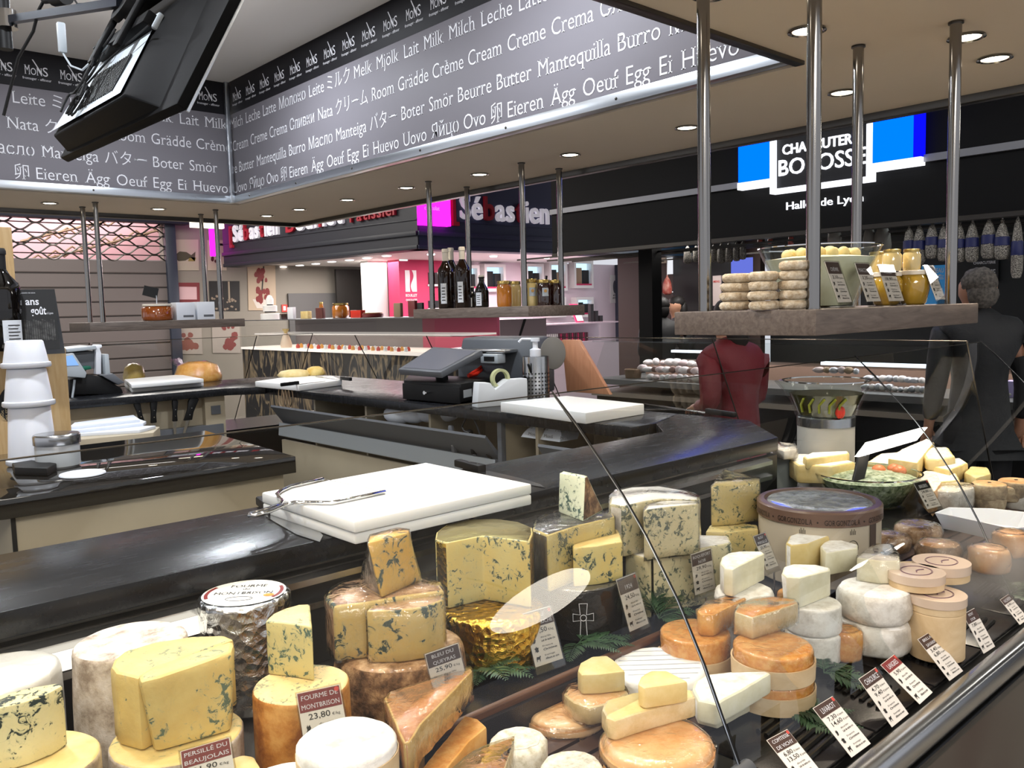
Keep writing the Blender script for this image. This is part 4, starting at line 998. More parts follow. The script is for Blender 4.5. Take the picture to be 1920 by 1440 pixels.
fern('green fern sprig in front of the stacked white wedges on the black trays', pz(1478, 1335, .9015), [(.12, ra(-75), .15), (.10, ra(-100), .1), (.11, ra(-45), .2), (.08, ra(-10), .3)])
fern('green fern sprig right of the middle stack of wooden boxes', pz(1545, 1268, .906), [(.10, ra(-50), .2), (.08, ra(-15), .3), (.09, ra(-85), .15), (.07, ra(30), .5)])
fern('green fern sprig below the wooden cheese boxes at right', pz(1712, 1178, .906), [(.08, ra(-70), .3), (.07, ra(-20), .35), (.07, ra(-120), .3), (.06, ra(40), .5)])
fern('green fern sprig beside the blue price card of the round tub', pz(1462, 1060, .958), [(.10, ra(60), 1.2), (.09, ra(0), .9), (.09, ra(-40), .8), (.08, ra(100), 1.0)])
fern('dark fern sprig at the foot of the orange-rinded cylinder', pz(505, 1425, .958), [(.08, ra(-60), .5), (.09, ra(-20), .4), (.07, ra(-110), .4), (.08, ra(20), .5)])
fern('dark fern sprig at the foot of the crusty brown wheel', pz(690, 1300, .958), [(.07, ra(-60), .3), (.08, ra(-20), .3), (.07, ra(-110), .3)])
fern('green fern sprig at the right end behind the last price card', pz(1895, 1120, .906), [(.09, ra(-60), .4), (.09, ra(-10), .5), (.08, ra(40), .7), (.07, ra(-110), .3)])

# ------------------------------------------------------------------ on the front worktop
def slab_px(top, zt, zb, name, label, cat, m, bev=.004, group=None):
    T = [pz(x, y, zt) for x, y in top]; c = sum(T, Vector())/len(T)
    return one(MB().prism([(p.x-c.x, p.y-c.y) for p in T], 0, zt-zb), name, M[m], label, cat, (c.x, c.y, zb), 0, group, bev)
BD = [(664,978), (997,907), (799,867), (490,923)]
slab_px(BD, 1.226, 1.2035, 'cutting_board', 'upper of two thick white cutting boards on the front worktop', 'cutting board', 'board')
slab_px([(665,999), (997,927), (801,887), (492,943)], 1.203, 1.1802, 'cutting_board', 'lower of two thick white cutting boards on the front worktop', 'cutting board', 'board')
def knife(label, heel, tip, z, wid, hl, cat='knife', blade=.0016, hcol='black', bw=None):
    h, t = pz(*heel, z), pz(*tip, z); d = (t-h); L = d.length; d.normalize(); s = Vector((-d.y, d.x, 0))
    r = root('kitchen_knife', label, cat, h)
    P = [s*(bw or wid)*.5, s*(bw or wid)*.5+d*L*.55, s*wid*.28+d*L*.85, d*L-s*wid*.1, -s*wid*.42+d*L*.7, -s*wid*.5+d*L*.2, -s*wid*.5]
    part(MB().prism([(p.x, p.y) for p in P], .0005, .0005+blade), 'blade', M['steel'], r)
    H = [s*wid*.32, s*wid*.34-d*hl*.3, s*wid*.22-d*hl*.6, s*wid*.36-d*hl, -s*wid*.25-d*hl*1.02, -s*wid*.3-d*hl*.5, -s*wid*.36]
    b = MB().prism([(p.x, p.y) for p in H], 0, .02); q = part(b, 'handle', M[hcol], r, .004)
    b = MB()
    for f in (.2, .5, .8): b.lathe([(.004, 0), (.004, .0208), (0, .0212)], 10, tuple(-d*hl*f))
    part(b, 'rivets', M['chrome'], q)
    return r
knife('long kitchen knife with a broad blade lying left of the cutting boards', (522,965), (605,1017), 1.1805, .055, .12)
k = knife('kitchen knife lying behind the cutting boards with its tip showing at right', (905,886), (1025,915), 1.1805, .04, .12)
b = MB(); zc = 1.231
b.tube([pz(*q, zc) for q in ((606,898),(575,905),(544,912),(527,920),(519,927),(524,933),(530,939),(524,946),(500,955),(478,961),(467,964),(468,967),(482,966),(505,959),(528,949),(551,942),(590,942),(620,943),(670,933),(722,922))], .0042, 10)
c = pz(560, 940, zc); b.v = [(v[0]-c.x, v[1]-c.y, v[2]-zc) for v in b.v]
o = one(b, 'cheese_wire', M['chrome'], 'forked steel cheese wire frame resting on the white cutting boards', 'cheese wire', (c.x, c.y, zc), smooth=180)
b = MB(); b.tube([pz(606,898,zc)-c-Vector((0,0,0)), pz(722,922,zc)-c], .0006, 5); part(b, 'wire', M['chrome'], o)

# ------------------------------------------------------------------ island at left: tubs, jar, lid, black box
b = MB()
pt = pz(63, 868, ZW)
def tub(z, r0, r1, h, label):
    b = MB(); b.lathe([(0, h), (r0-.004, h), (r0, h-.004), (r1, .016), (r1+.006, .014), (r1+.007, .004), (r1+.004, 0), (r1-.004, 0), (r1-.004, .01), (r0-.004, h-.006), (0, h-.006)], 40)
    return one(b, 'plastic_tub', M['cups'], label, 'tub', (pt.x, pt.y, z), 0, None, smooth=50)
d = depth(pt); k = d/F
tub(ZW+.0005, 35*k, 41*k, 108*k, 'white plastic tub, lowest of three stacked upside down at left')
tub(ZW+.0005+108*k, 32.5*k, 40*k, 71*k, 'white plastic tub in the middle of three stacked upside down at left')
tub(ZW+.001+179*k, 31*k, 37.5*k, 50*k, 'white plastic tub, topmost of three stacked upside down at left')
pj = pz(110, 875, ZW); k = depth(pj)/F
r = root('storage_jar', 'short glass jar with a brushed steel lid on the granite island', 'jar', pj)
b = MB(); R = 38*k; b.lathe([(0, 0), (R*.9, 0), (R, .006), (R, 40*k), (R*.95, 44*k), (R*.95, 46*k), (R*.92, 46*k), (R*.96, 38*k), (R*.96, .008), (0, .006)], 40); part(b, 'jar_body', mat('frosted_glass', '#b9bdc0', .25, alpha=None), r)
b = MB(); b.lathe([(0, 44*k), (R*1.06, 44*k), (R*1.06, 60*k), (R, 63*k), (0, 63*k)], 40); part(b, 'lid', M['steel'], r, .001)
pl = pz(155, 891, ZW); k = depth(pl)/F
one(MB().lathe([(0, 0), (38*k, 0), (40*k, .003), (39*k, .007), (36*k, .008), (35*k, .006), (0, .006)], 40), 'tub_lid', M['cups'], 'round white plastic lid lying flat on the granite island', 'lid', pl, smooth=60)
slab_px([(22,868), (60,862), (106,868), (88,878), (27,876)], 1.203, 1.1806, 'flat_box', 'flat black box on the granite island at left', 'box', 'black', .003)
# timber pillar with a box in front carrying bottles and calendars
yc = 3.12
xr = py(131, 760, yc).x
zt = py(60, 655, yc).z
r = root('timber_counter_post', 'pale pine box post at the left edge carrying a bottle and two calendars', 'post', (xr-.25, yc+.2, 0))
part(MB().box(-.35, -.2, 0, .25, .2, zt), 'post_box', M['pine'], r, .003)
xp = py(29, 540, yc+.33).x
part(MB().box(-.35, .12, zt, xp-xr+.25, .30, py(20, 425, yc+.3).z), 'upright', M['pine'], r, .003)
b = MB(); q = py(42, 757, yc-.001)-Vector((xr-.25, yc+.2, 0)); kk = depth(py(42,757,yc))/F
b.add([(q.x+40*kk*math.cos(i*pi/20), -.2008, q.z+41*kk*math.sin(i*pi/20)) for i in range(40)], [tuple(range(40))]); s_ = part(b, 'round_sign', M['dblack'], r, label='round black sign with beige words')
b = MB(); bg = mat('beige_print', '#c9b58c', .6)
write(b, 'Serouss', (q.x+10*kk, -.2012, q.z-33*kk), (0, 0, 1), (-1, 0, 0), 20*kk, 62*kk)
for i, (t, dx, dz, w) in enumerate((('Taste', -15, 20, 24), ('Taste', -18, 12, 30), ('Taste', -8, 27, 18))): write(b, t, (q.x+dx*kk, -.2012, q.z+dz*kk), (1, 0, 0), (0, 0, 1), 8*kk, w*kk)
for i in range(4): write(b, ('VACHERIN', 'Cœur', 'lait cru', 'goût')[i], (q.x-(14+6*i)*kk, -.2012, q.z-28*kk), (0, 0, 1), (-1, 0, 0), 6*kk, (34-5*i)*kk)
part(b, 'sign_words', bg, s_)
# wine bottle
def bottle(label, p, R, Hh, col, prof='wine', lab=(.25, .55), lw=.9, capcol=None, ang=None, cat='bottle', group=None):
    r = root('bottle', label, cat, p, 0, group)
    if prof == 'wine': pr = [(0, 0), (R*.92, 0), (R, .006), (R, Hh*.60), (R*.93, Hh*.66), (R*.55, Hh*.74), (R*.38, Hh*.80), (R*.36, Hh*.94), (R*.42, Hh*.945), (R*.42, Hh*.975), (R*.36, Hh*.98), (R*.34, Hh), (0, Hh)]
    else: pr = [(0, 0), (R*.93, 0), (R, .006), (R, Hh*.50), (R*.9, Hh*.58), (R*.52, Hh*.72), (R*.40, Hh*.78), (R*.38, Hh*.90), (R*.46, Hh*.91), (R*.46, Hh*.94), (0, Hh*.94)]
    part(MB().lathe(pr, 32), 'glass_body', M[col], r, smooth=60)
    b = MB()
    if prof == 'wine': b.lathe([(R*.385, Hh*.80), (R*.385, Hh*.94), (R*.43, Hh*.944), (R*.43, Hh*.978), (R*.37, Hh*1.003), (0, Hh*1.003)], 24)
    else: b.lathe([(R*.40, Hh*.935), (R*.42, Hh*.97), (R*.36, Hh), (0, Hh)], 20)
    part(b, 'cap', M[capcol or 'dblack'], r)
    a0 = math.atan2(-p[1], -p[0])+(ang or 0); b = MB(); vs = []
    for i in range(11):
        a = a0+lw*(i/10-.5)
        for z in lab: vs.append((R*1.012*math.cos(a), R*1.012*math.sin(a), Hh*z))
    b.add(vs, [(2*i, 2*i+2, 2*i+3, 2*i+1) for i in range(10)])
    q = part(b, 'paper_label', M['label'], r, label='pale paper label')
    b = MB(); n3 = Vector((math.cos(a0), math.sin(a0), 0)); u3 = Vector((-math.sin(a0), math.cos(a0), 0)); hh = (lab[1]-lab[0])*Hh
    for i in range(5): b.add([n3*R*1.022+u3*x*R*lw*.3+Vector((0, 0, Hh*lab[0]+hh*(.15+.15*i)+z)) for x, z in ((-1, 0), (1-.3*(i % 2), 0), (1-.3*(i % 2), hh*.045), (-1, hh*.045))], [(0, 1, 2, 3)])
    part(b, 'label_print', M['blackink'], q)
    return r
M['bottleglass'] = mat('dark_bottle_glass', '#0d0a08', .06, spec=.6)
M['bottleamber'] = mat('amber_bottle_glass', '#1a0c05', .05, spec=.6)
pb = py(8, 650, yc-.06); pb.z = zt+.0005; k = depth(pb)/F
bottle('tall dark wine bottle with a white label on the pine post', pb, 34*k, 190*k, 'bottleglass', 'wine', (.08, .30), 1.1, ang=.55)
def calendar(label, BL, BR, h, dy, m, words):
    a, e = py(*BL, yc+dy), py(*BR, yc+dy-.02); a.z = e.z = zt+.0005; k = depth(a)/F
    r = link('desk_calendar', None); r.matrix_world = frame(a, e-a, Vector((0, .25, 1))); tag(r, label, 'calendar'); w = (e-a).length; hh = h*k
    part(MB().box(0, 0, -.002, w, hh, 0), 'front_sheet', M['dblack'], r)
    b = MB(); b.slab([(0, -.001), (hh, -.001), (hh*.98, -.004), (.0, -.07), (0, -.062)], w*.2, w*.99, 'x') if False else b.add([(w*.02, 0, -.075), (w*1.18, 0, -.075), (w*1.0, hh, -.003), (w*.02, hh, -.003)], [(0, 1, 2, 3)])
    part(b, 'back_sheet', M['grey'], r)
    if words:
        b = MB()
        write(b, 'ans', (w*.18, hh*.74, .0002), X1, Y1, hh*.17, w*.36, bold=True); write(b, 'goût', (w*.30, hh*.58, .0002), X1, Y1, hh*.19, w*.42, bold=True); write(b, 'à Lyon', (w*.74, hh*.58, .0002), X1, Y1, hh*.055, w*.16)
        write(b, 'calendrier des saisons', (w*.1, hh*.93, .0002), X1, Y1, hh*.03, w*.36)
        part(b, 'title', M['ink'], r, label='white title words')
        b = MB()
        for i in range(14): b.box(w*(.1+.06*i), hh*(.14+.01*(i % 3)), .0002, w*(.145+.06*i), hh*(.5-.012*(i % 4)), .0006)
        part(b, 'printed_photo', mat('grey_print', '#4b4a48', .6, var=(60, '#1c1b1a')), r)
    return r
calendar('black desk calendar with white title words beside the wine bottle', (42,655), (112,652), 118, -.08, 'dblack', True)

# ------------------------------------------------------------------ television hanging from the ceiling, seen from behind and below
tb = Vector((.785, 2.985, 2.115)); tu = Vector((.03, -.90, 0)); tv = Vector((.145, 0, .27)).normalized()
r = link('television', None); r.matrix_world = frame(tb, tu, tv); tag(r, 'black flat television hanging from a ceiling arm, seen from behind and below', 'television')
w = .90; h = .56      # local: x along the lower edge, y up, z towards the viewer's side (back)
M['tvb'] = mat('television_black', '#0a0a0b', .6, spec=.12)
part(MB().box(0, 0, -.03, w, h, -.002), 'screen_housing', M['tvb'], r, .006)
part(MB().box(.012, .012, -.0315, w-.012, h-.012, -.0295), 'screen', M['screen'], r)
part(MB().box(w-.004, -.002, -.036, w+.003, h, -.028), 'bezel_edge', M['alu'], r, .001)
b = MB(); b.add([(.05, .015, -.002), (w-.12, .015, -.002), (w-.2, h-.06, -.002), (.1, h-.06, -.002), (.07, .03, .055), (w-.22, .03, .06), (w-.28, .30, .05), (.13, .30, .05), (.13, h-.1, .012), (w-.28, h-.1, .012)],
  [(0,1,5,4), (4,5,6,7), (7,6,9,8), (8,9,2,3), (0,4,7,8,3), (1,2,9,6,5)])
part(b, 'back_hump', M['tvb'], r, .006)
b = MB(); b.add([(.082, .04, .0635), (w-.245, .04, .0655), (w-.295, .27, .057), (.13, .27, .0565)], [(0,1,2,3)]); part(b, 'vent_reflection', mat('pale_reflection', '#c3ccd2', .3), r)  # pale colour stands for the white reflection on the black back
b = MB()
for i in range(18): b.box(.28+.016*i, .07, .0615, .287+.016*i, .19, .0672)
part(b, 'vent_slots', M['dblack'], r)
b = MB(); b.box(.22, .26, .045, .62, .30, .09); b.box(.22, .42, .04, .62, .46, .09); b.box(.30, .20, .09, .34, .52, .105); b.box(.5, .20, .09, .54, .52, .105); part(b, 'wall_bracket', M['tvb'], r, .004)
b = MB(); b.lathe([(0, 0), (.05, 0), (.05, .02), (0, .02)], 20, (.42, .36, .10)); part(b, 'tilt_joint', M['black'], r)
b = MB()
for s in range(3):
    b.tube([(.32+.012*math.sin(t*.8+s)+.04*math.sin(t*.35+s*2), .30-.012*t+.02*math.cos(t*.9+s), .085+.008*s) for t in range(22)], .0035, 6)
for s in range(3): b.tube([(.30+.035*math.cos(t*.52)*(1-.2*s), .09+.05*math.sin(t*.52+s*.4), .075+.006*s) for t in range(13)], .003, 6)
b.tube([(.30, .14, .08), (.45, .19, .085), (.66, .24, .08)], .003, 6)
part(b, 'cables', M['dblack'], r, label='tangled black cables')
b = MB(); b.box(.60, .26, .05, .625, .31, .066); part(b, 'plug', M['lgrey'], r, .004)
# ceiling pole and arm
pp = pd(8, 60, 2.75)
mw = r.matrix_world @ Vector((.42, .36, .122))
R_ = root('ceiling_bracket', 'black ceiling pole with a horizontal arm and plugs holding the television', 'bracket', (pp.x, pp.y, 2.40))
d3 = mw-Vector((pp.x, pp.y, 2.40))
q1 = pd(8, 92, 2.75); q2 = pd(10, 15, 2.75)
part(MB().tube([(0, 0, q1.z-2.40), (0, 0, .73)], .022, 20), 'pole', M['black'], R_)
s0 = pd(14, 38, 2.74)-Vector((pp.x, pp.y, 2.40))
part(MB().tube([s0, d3*.6+s0*.4+Vector((0,0,.0)), d3], .016, 4), 'arm', mat('blue_black_metal', '#2a2f3a', .3, .6), R_)
part(MB().tube([s0-Vector((0,0,.025)), s0+Vector((0,0,.03))], .03, 16), 'arm_clamp', M['chrome'], R_)
a = s0.lerp(d3, .45)+Vector((0, 0, .045)); dd = (d3-s0).normalized()
part(MB().tube([a-dd*.05, a-dd*.0, a+dd*.005, a+dd*.07], [.014, .016, .026, .026], 14), 'plug_socket', M['dblack'], R_)
b = MB(); c0 = a+dd*.07; b.tube([c0, c0+dd*.03+Vector((0,0,.0)), c0+dd*.06-Vector((0,0,.03)), d3-Vector((0,0,.0))], .003, 6)
b.tube([a-dd*.05, a-dd*.09-Vector((0,0,.03)), a-dd*.13-Vector((0,0,.09)), s0+dd*.05-Vector((0,0,.12)), Vector((-.02,0,-.13))], .005, 6)
part(b, 'power_cable', M['dblack'], R_)
a2 = s0.lerp(d3, .5)-Vector((0, 0, .05))
b = MB(); b.box(-.012, -.008, -.07, .012, .008, .02); b.v = [(v[0]+a2.x, v[1]+a2.y, v[2]+a2.z) for v in b.v]; part(b, 'cable_adapter', M['lgrey'], R_, .005)
b = MB(); b.tube([a2-Vector((0,0,.07)), a2+dd*.04-Vector((0,0,.11)), a2+dd*.10-Vector((0,0,.125)), d3-Vector((0,0,.08))], .003, 6); part(b, 'white_cable', M['lgrey'], R_)

# ------------------------------------------------------------------ right worktop: till, scale, tape, board
slab_px([(938,754), (1063,742), (1208,757), (1098,774)], 1.222, 1.1804, 'cutting_board', 'thick white cutting board on the right worktop beside the till', 'cutting board', 'board')
slab_px([(478,715), (548,705), (625,705), (641,712), (560,722)], 1.214, 1.1804, 'cutting_board', 'white cutting board on the far part of the right worktop behind the twine', 'cutting board', 'board')
slab_px([(233,717), (338,708), (382,716), (246,728)], 1.206, 1.1804, 'cutting_board', 'lower of two white cutting boards at the far left', 'cutting board', 'board')
slab_px([(233,711), (338,702), (382,710), (246,721)], 1.2302, 1.2064, 'cutting_board', 'upper of two white cutting boards at the far left', 'cutting board', 'board')
T = [pz(x, y, 1.275) for x, y in ((757,713), (864,720), (928,708), (768,702))]; c = sum(T, Vector())/4
r = root('cash_drawer', 'black steel cash drawer with a keyed lock on the right worktop', 'cash drawer', (c.x, c.y, ZW))
L_ = [p-c for p in T]
part(MB().prism([(p.x, p.y) for p in L_], .012, .095), 'drawer_body', M['black'], r, .004)
f0, f1 = L_[0], L_[1]; n3 = (f1-f0).normalized().cross(Z1)
b = MB(); b.add([f0*.98+n3*.001+Vector((0,0,.0)), f1*.98+n3*.001, f1*.98+n3*.012, f0*.98+n3*.012], []) if False else None
b = MB(); P = [f0+n3*.001, f1+n3*.001, f1+n3*.010, f0+n3*.010]; b.prism([(p.x, p.y) for p in P], .006, .082); part(b, 'drawer_front', M['black'], r, .002)
q = f0.lerp(f1, .42)+n3*.010
part(MB().tube([q+Vector((0,0,.045)), q+n3*.008+Vector((0,0,.045))], .009, 14), 'lock', M['chrome'], r)
q = f0.lerp(f1, .50)+n3*.012
part(MB().tube([q+Vector((0,0,.048)), q+n3*.022+Vector((0,0,.048))], .004, 8), 'key', M['chrome'], r)
b = MB(); s_ = (L_[2]-L_[1]).normalized(); nn = s_.cross(Z1); P = [L_[1]+s_*.02+nn*.0008, L_[1]+s_*.10+nn*.0008]
b.add([P[0]+Vector((0,0,.03)), P[1]+Vector((0,0,.03)), P[1]+Vector((0,0,.065)), P[0]+Vector((0,0,.065))], [(0,1,2,3)]); part(b, 'sticker', M['lgrey'], r)
# till screen + scale
cS = pz(935, 690, 1.28)
r = root('counter_scale', 'grey shop scale with a tilted touch screen and round side cover behind the cash drawer', 'scale', (cS.x, cS.y, ZW))
o0 = Vector((cS.x, cS.y, ZW))
A = [pd(746, 692, 4.0)-o0, pd(826, 698, 3.82)-o0, pd(904, 656, 4.0)-o0, pd(812, 650, 4.2)-o0]
nb = (A[1]-A[0]).cross(A[3]-A[0]).normalized()
b = MB(); b.add([p for p in A]+[p-nb*.03 for p in A], [(0,1,2,3),(7,6,5,4),(0,4,5,1),(1,5,6,2),(2,6,7,3),(3,7,4,0)]); sc = part(b, 'touch_screen', M['grey'], r, .004)
b = MB(); ct = sum(A, Vector())/4; b.add([ct+(p-ct)*.86+nb*.0012 for p in A], [(0,1,2,3)]); part(b, 'screen_glass', mat('lit_grey_screen', '#6d6f78', .12), sc)
b = MB(); b.tube([ct-nb*.03, ct-nb*.10-Vector((0,0,.06)), Vector((ct.x+.05, ct.y, .06))], .03, 10); part(b, 'screen_arm', M['black'], r)
hd = (A[1]-A[0]); hd.z = 0; hd.normalize(); bk = Vector((-hd.y, hd.x, 0))
if bk.dot(fw) < 0: bk = -bk
def ring_px(qs, z): return [pz(x, y, z)-o0 for x, y in qs]
b = MB(); tp = [pd(862, 656, 4.32)-o0, pd(1004, 662, 4.0)-o0, pd(1034, 656, 4.3)-o0, pd(900, 650, 4.62)-o0]; zt_ = min(p.z for p in tp); cc = sum(tp, Vector())/4
lo = [cc+(p-cc)*1.06 for p in tp]; n = 4
b.add([Vector((p.x, p.y, .002)) for p in lo]+[Vector((p.x, p.y, zt_*.7)) for p in lo]+[Vector((cc.x+(p.x-cc.x)*.93, cc.y+(p.y-cc.y)*.93, 1.462-ZW)) for p in tp], [(3,2,1,0)]+[(j*4+i, j*4+(i+1)%4, (j+1)*4+(i+1)%4, (j+1)*4+i) for j in range(2) for i in range(4)]+[(8,9,10,11)]); part(b, 'scale_body', mat('scale_grey', '#53575c', .45), r, .012)
b = MB(); pw = [pd(828, 647, 4.25)-o0, pd(946, 651, 4.0)-o0, pd(1042, 645, 4.3)-o0, pd(905, 641, 4.7)-o0]; b.prism([(p.x, p.y) for p in pw], zt_+.004, zt_+.02); part(b, 'weighing_plate', M['steel'], r, .004)
pc = pd(1037, 662, 3.95)-o0; b = MB(); u3 = rt; v3 = Z1
b.add([pc+u3*24*3.95/F*math.cos(i*pi/16)+v3*31*3.95/F*math.sin(i*pi/16) for i in range(32)]+[pc+fw*.05+u3*24*3.95/F*math.cos(i*pi/16)+v3*31*3.95/F*math.sin(i*pi/16) for i in range(32)],
   [tuple(range(32)), tuple(range(63,31,-1))]+[(i,(i+1)%32,(i+1)%32+32,i+32) for i in range(32)]); part(b, 'round_cover', mat('taupe_plastic', '#75716a', .45), r, .004)
pp_ = pd(918, 674, 4.02)-o0; b = MB(); b.prism([((pp_+hd*a+bk*c).x, (pp_+hd*a+bk*c).y) for a, c in ((-.06,0),(.05,0),(.05,.06),(-.06,.06))], pp_.z-.02, pp_.z+.025); q = part(b, 'receipt_printer', M['lgrey'], r, .006)
b = MB(); b.prism([((pp_+hd*a+bk*c).x, (pp_+hd*a+bk*c).y) for a, c in ((-.035,-.002),(.03,-.002),(.03,.01),(-.035,.01))], pp_.z-.008, pp_.z+.014); part(b, 'printer_slot', M['dblack'], q)
# tape dispenser
ptd = pz(943, 766, ZW); k = depth(ptd)/F; e1 = (pz(990, 757, ZW)-pz(895, 765, ZW)); wd_ = e1.length; e1.normalize(); e2 = Vector((-e1.y, e1.x, 0))
r = link('tape_dispenser', None); r.matrix_world = Matrix.Translation(pz(895, 765, ZW)) @ Matrix(((e1.x, e2.x, 0, 0), (e1.y, e2.y, 0, 0), (0, 0, 1, 0), (0, 0, 0, 1))); tag(r, 'white desk tape dispenser with a roll of pale green tape', 'tape dispenser')
b = MB(); b.slab([(0, 0), (wd_, 0), (wd_, 50*k), (wd_*.62, 50*k), (wd_*.5, 42*k), (wd_*.36, 32*k), (wd_*.27, 46*k), (wd_*.05, 48*k)], 0, .06, 'y')
part(b, 'dispenser_body', mat('dispenser_white', '#d9dde0', .4), r, .004)
b = MB(); cx, cz = wd_*.52, 52*k; RR = 19*k
b.add([(cx+q*math.cos(i*pi/20), y, cz+q*math.sin(i*pi/20)) for y, q in ((.02, RR), (.045, RR), (.045, RR*.72), (.02, RR*.72)) for i in range(40)], [(j*40+i, j*40+(i+1)%40, ((j+1)%4)*40+(i+1)%40, ((j+1)%4)*40+i) for j in range(4) for i in range(40)])
part(b, 'tape_roll', M['tape'], r)
# perforated steel cylinder with a pump bottle in it
pc = pz(1006, 752, ZW); k = depth(pc)/F
r = root('steel_utensil_holder', 'perforated steel utensil cylinder right of the tape dispenser', 'utensil holder', pc); RR = 25*k; HH = 84*k
part(MB().lathe([(0, 0), (RR, 0), (RR, HH), (RR*.95, HH), (RR*.95, .004), (0, .004)], 40), 'cylinder', M['steel'], r)
b = MB()
for j in range(7):
    for i in range(24):
        a = 2*pi*i/24; n3 = Vector((math.cos(a), math.sin(a), 0)); u3 = Vector((-math.sin(a), math.cos(a), 0)); cc = n3*RR*1.004+Vector((0,0,HH*(.12+.085*j)))
        b.add([cc+u3*.0042*math.cos(t*pi/4)+Z1*.0042*math.sin(t*pi/4) for t in range(8)], [tuple(range(8))])
part(b, 'holes', M['dblack'], r, label='rows of round punched holes')
b = MB(); b.tube([(-.03, -.02, HH*.5), (-.075, -.03, HH*.85)], .006, 8); b.tube([(-.03, .0, HH*.4), (-.085, -.01, HH*.6)], .005, 8); part(b, 'dark_grips', M['black'], r)
r = root('pump_bottle', 'white pump dispenser standing in the perforated steel cylinder', 'pump bottle', pc+Vector((0,0,.006)))
part(MB().lathe([(0, 0), (RR*.7, 0), (RR*.7, HH*.8), (RR*.38, HH*.93), (RR*.38, HH+.02), (0, HH+.02)], 24), 'bottle_body', M['cups'], r)
b = MB(); b.lathe([(RR*.42, HH-.006), (RR*.42, HH+.025), (RR*.2, HH+.032), (RR*.2, HH+.06), (RR*.34, HH+.062), (RR*.34, HH+.078), (0, HH+.078)], 20); b.tube([(0,0,HH+.072), (-rt*.06+Vector((0,0,HH+.074))), (-rt*.075+Vector((0,0,HH+.06)))], .006, 8); part(b, 'pump_head', M['cups'], r)
pr_ = pz(893, 706, 1.276)
b = MB(); b.tube([(-.05, 0, .008), (0, 0, .012), (.05, .02, .03)], .010, 8); b.tube([(-.05, 0, .01), (.02, .01, .034), (.06, .03, .045)], .007, 8); one(b, 'plastic_clip', M['red'], 'red plastic clip lying on the cash drawer', 'clip', pr_)
# knives in the bin and wrapping paper in the bay
def upright_knife(label, bot, top, X=None, Y=None, w=.028, col='black'):
    g = (lambda q: px(*q, X)) if X else (lambda q: py(*q, Y))
    a, e = g(bot), g(top); r = root('kitchen_knife', label, 'knife', a); d = e-a
    s = Vector((0, 1, 0)) if X else Vector((1, 0, 0)); n3 = Vector((1, 0, 0)) if X else Vector((0, -1, 0))
    P = [(-.4, 0), (.4, 0), (.32, .35), (.42, .7), (.5, .92), (.2, 1.02), (-.45, 1.0), (-.5, .85), (-.35, .5)]
    vs = [d*v+s*u*w for u, v in P]; n = len(P)
    b = MB(); b.add([v-n3*.009 for v in vs]+[v+n3*.009 for v in vs], [tuple(range(n-1,-1,-1)), tuple(range(n,2*n))]+[(i,(i+1)%n,(i+1)%n+n,i+n) for i in range(n)])
    part(b, 'handle', M[col], r, .004)
    b = MB(); b.add([d*.0-s*.01-n3*.001, d*.0+s*.01-n3*.001, s*.006-d*.9-n3*.001, -s*.004-d*.9-n3*.001], [(0,1,2,3)]); part(b, 'blade', M['steel'], r)
    b = MB()
    for f in (.25, .55): b.tube([d*f-n3*.0092, d*f+n3*.0098], .003, 8)
    part(b, 'rivets', M['chrome'], r)
    return r
upright_knife('grey-handled knife in the steel bin, left of the two black ones', (852,848), (845,798), X=2.285, col='grey')
upright_knife('black-handled knife in the steel bin, upright one', (889,852), (880,806), X=2.29)
upright_knife('black-handled knife in the steel bin leaning farthest right', (920,858), (893,815), X=2.30, w=.032)
b = MB(); c = px(890, 770, 2.27)
b.tube([px(*q, 2.275)-c for q in ((884,764),(875,780),(866,800),(870,808),(880,812))], .004, 6); b.tube([px(*q, 2.278)-c for q in ((884,764),(888,785),(895,800),(900,815))], .004, 6)
one(b, 'cord_loop', M['dblack'], 'black cord loop hanging under the till above the knives', 'cord', c)
pw = px(1012, 812, 2.315); r = root('wrapping_paper_stack', 'stack of white printed wrapping paper in the bay below the right cutting board', 'paper', pw); k = depth(pw)/F
b = MB(); 
vs = [Vector((.0+.05*math.sin(i*pi/14), -52*k*math.cos(i*pi/14), 30*k*math.sin(i*pi/14)-12*k)) for i in range(15)]
b.add(vs+[v+Vector((.10, 0, 0)) for v in vs], [tuple(range(15)), tuple(range(29,14,-1))]+[(i,i+1,i+16,i+15) for i in range(14)]); part(b, 'paper_sheets', M['paper'], r)
b = MB()
for i in range(3):
    for j in range(2): write(b, 'MonS', (-.004+.025*j, 30*k-.09*i+.05*j, -6*k+11*k*j), (0, -1, 0), (.3, 0, 1), .016, .05, serif=True)
part(b, 'printed_marks', M['blackink'], r)
pw = px(690, 772, 2.30); k = depth(pw)/F
b = MB()
for i in range(4): b._ell((.02*i, -.10*i, .01*i), 1, 12, 8, (.05, .10, .045))
one(b, 'paper_bundle', M['paper'], 'crumpled white paper bags in the long metal trough below the drawer', 'paper bags', px(745, 778, 2.345), smooth=60)
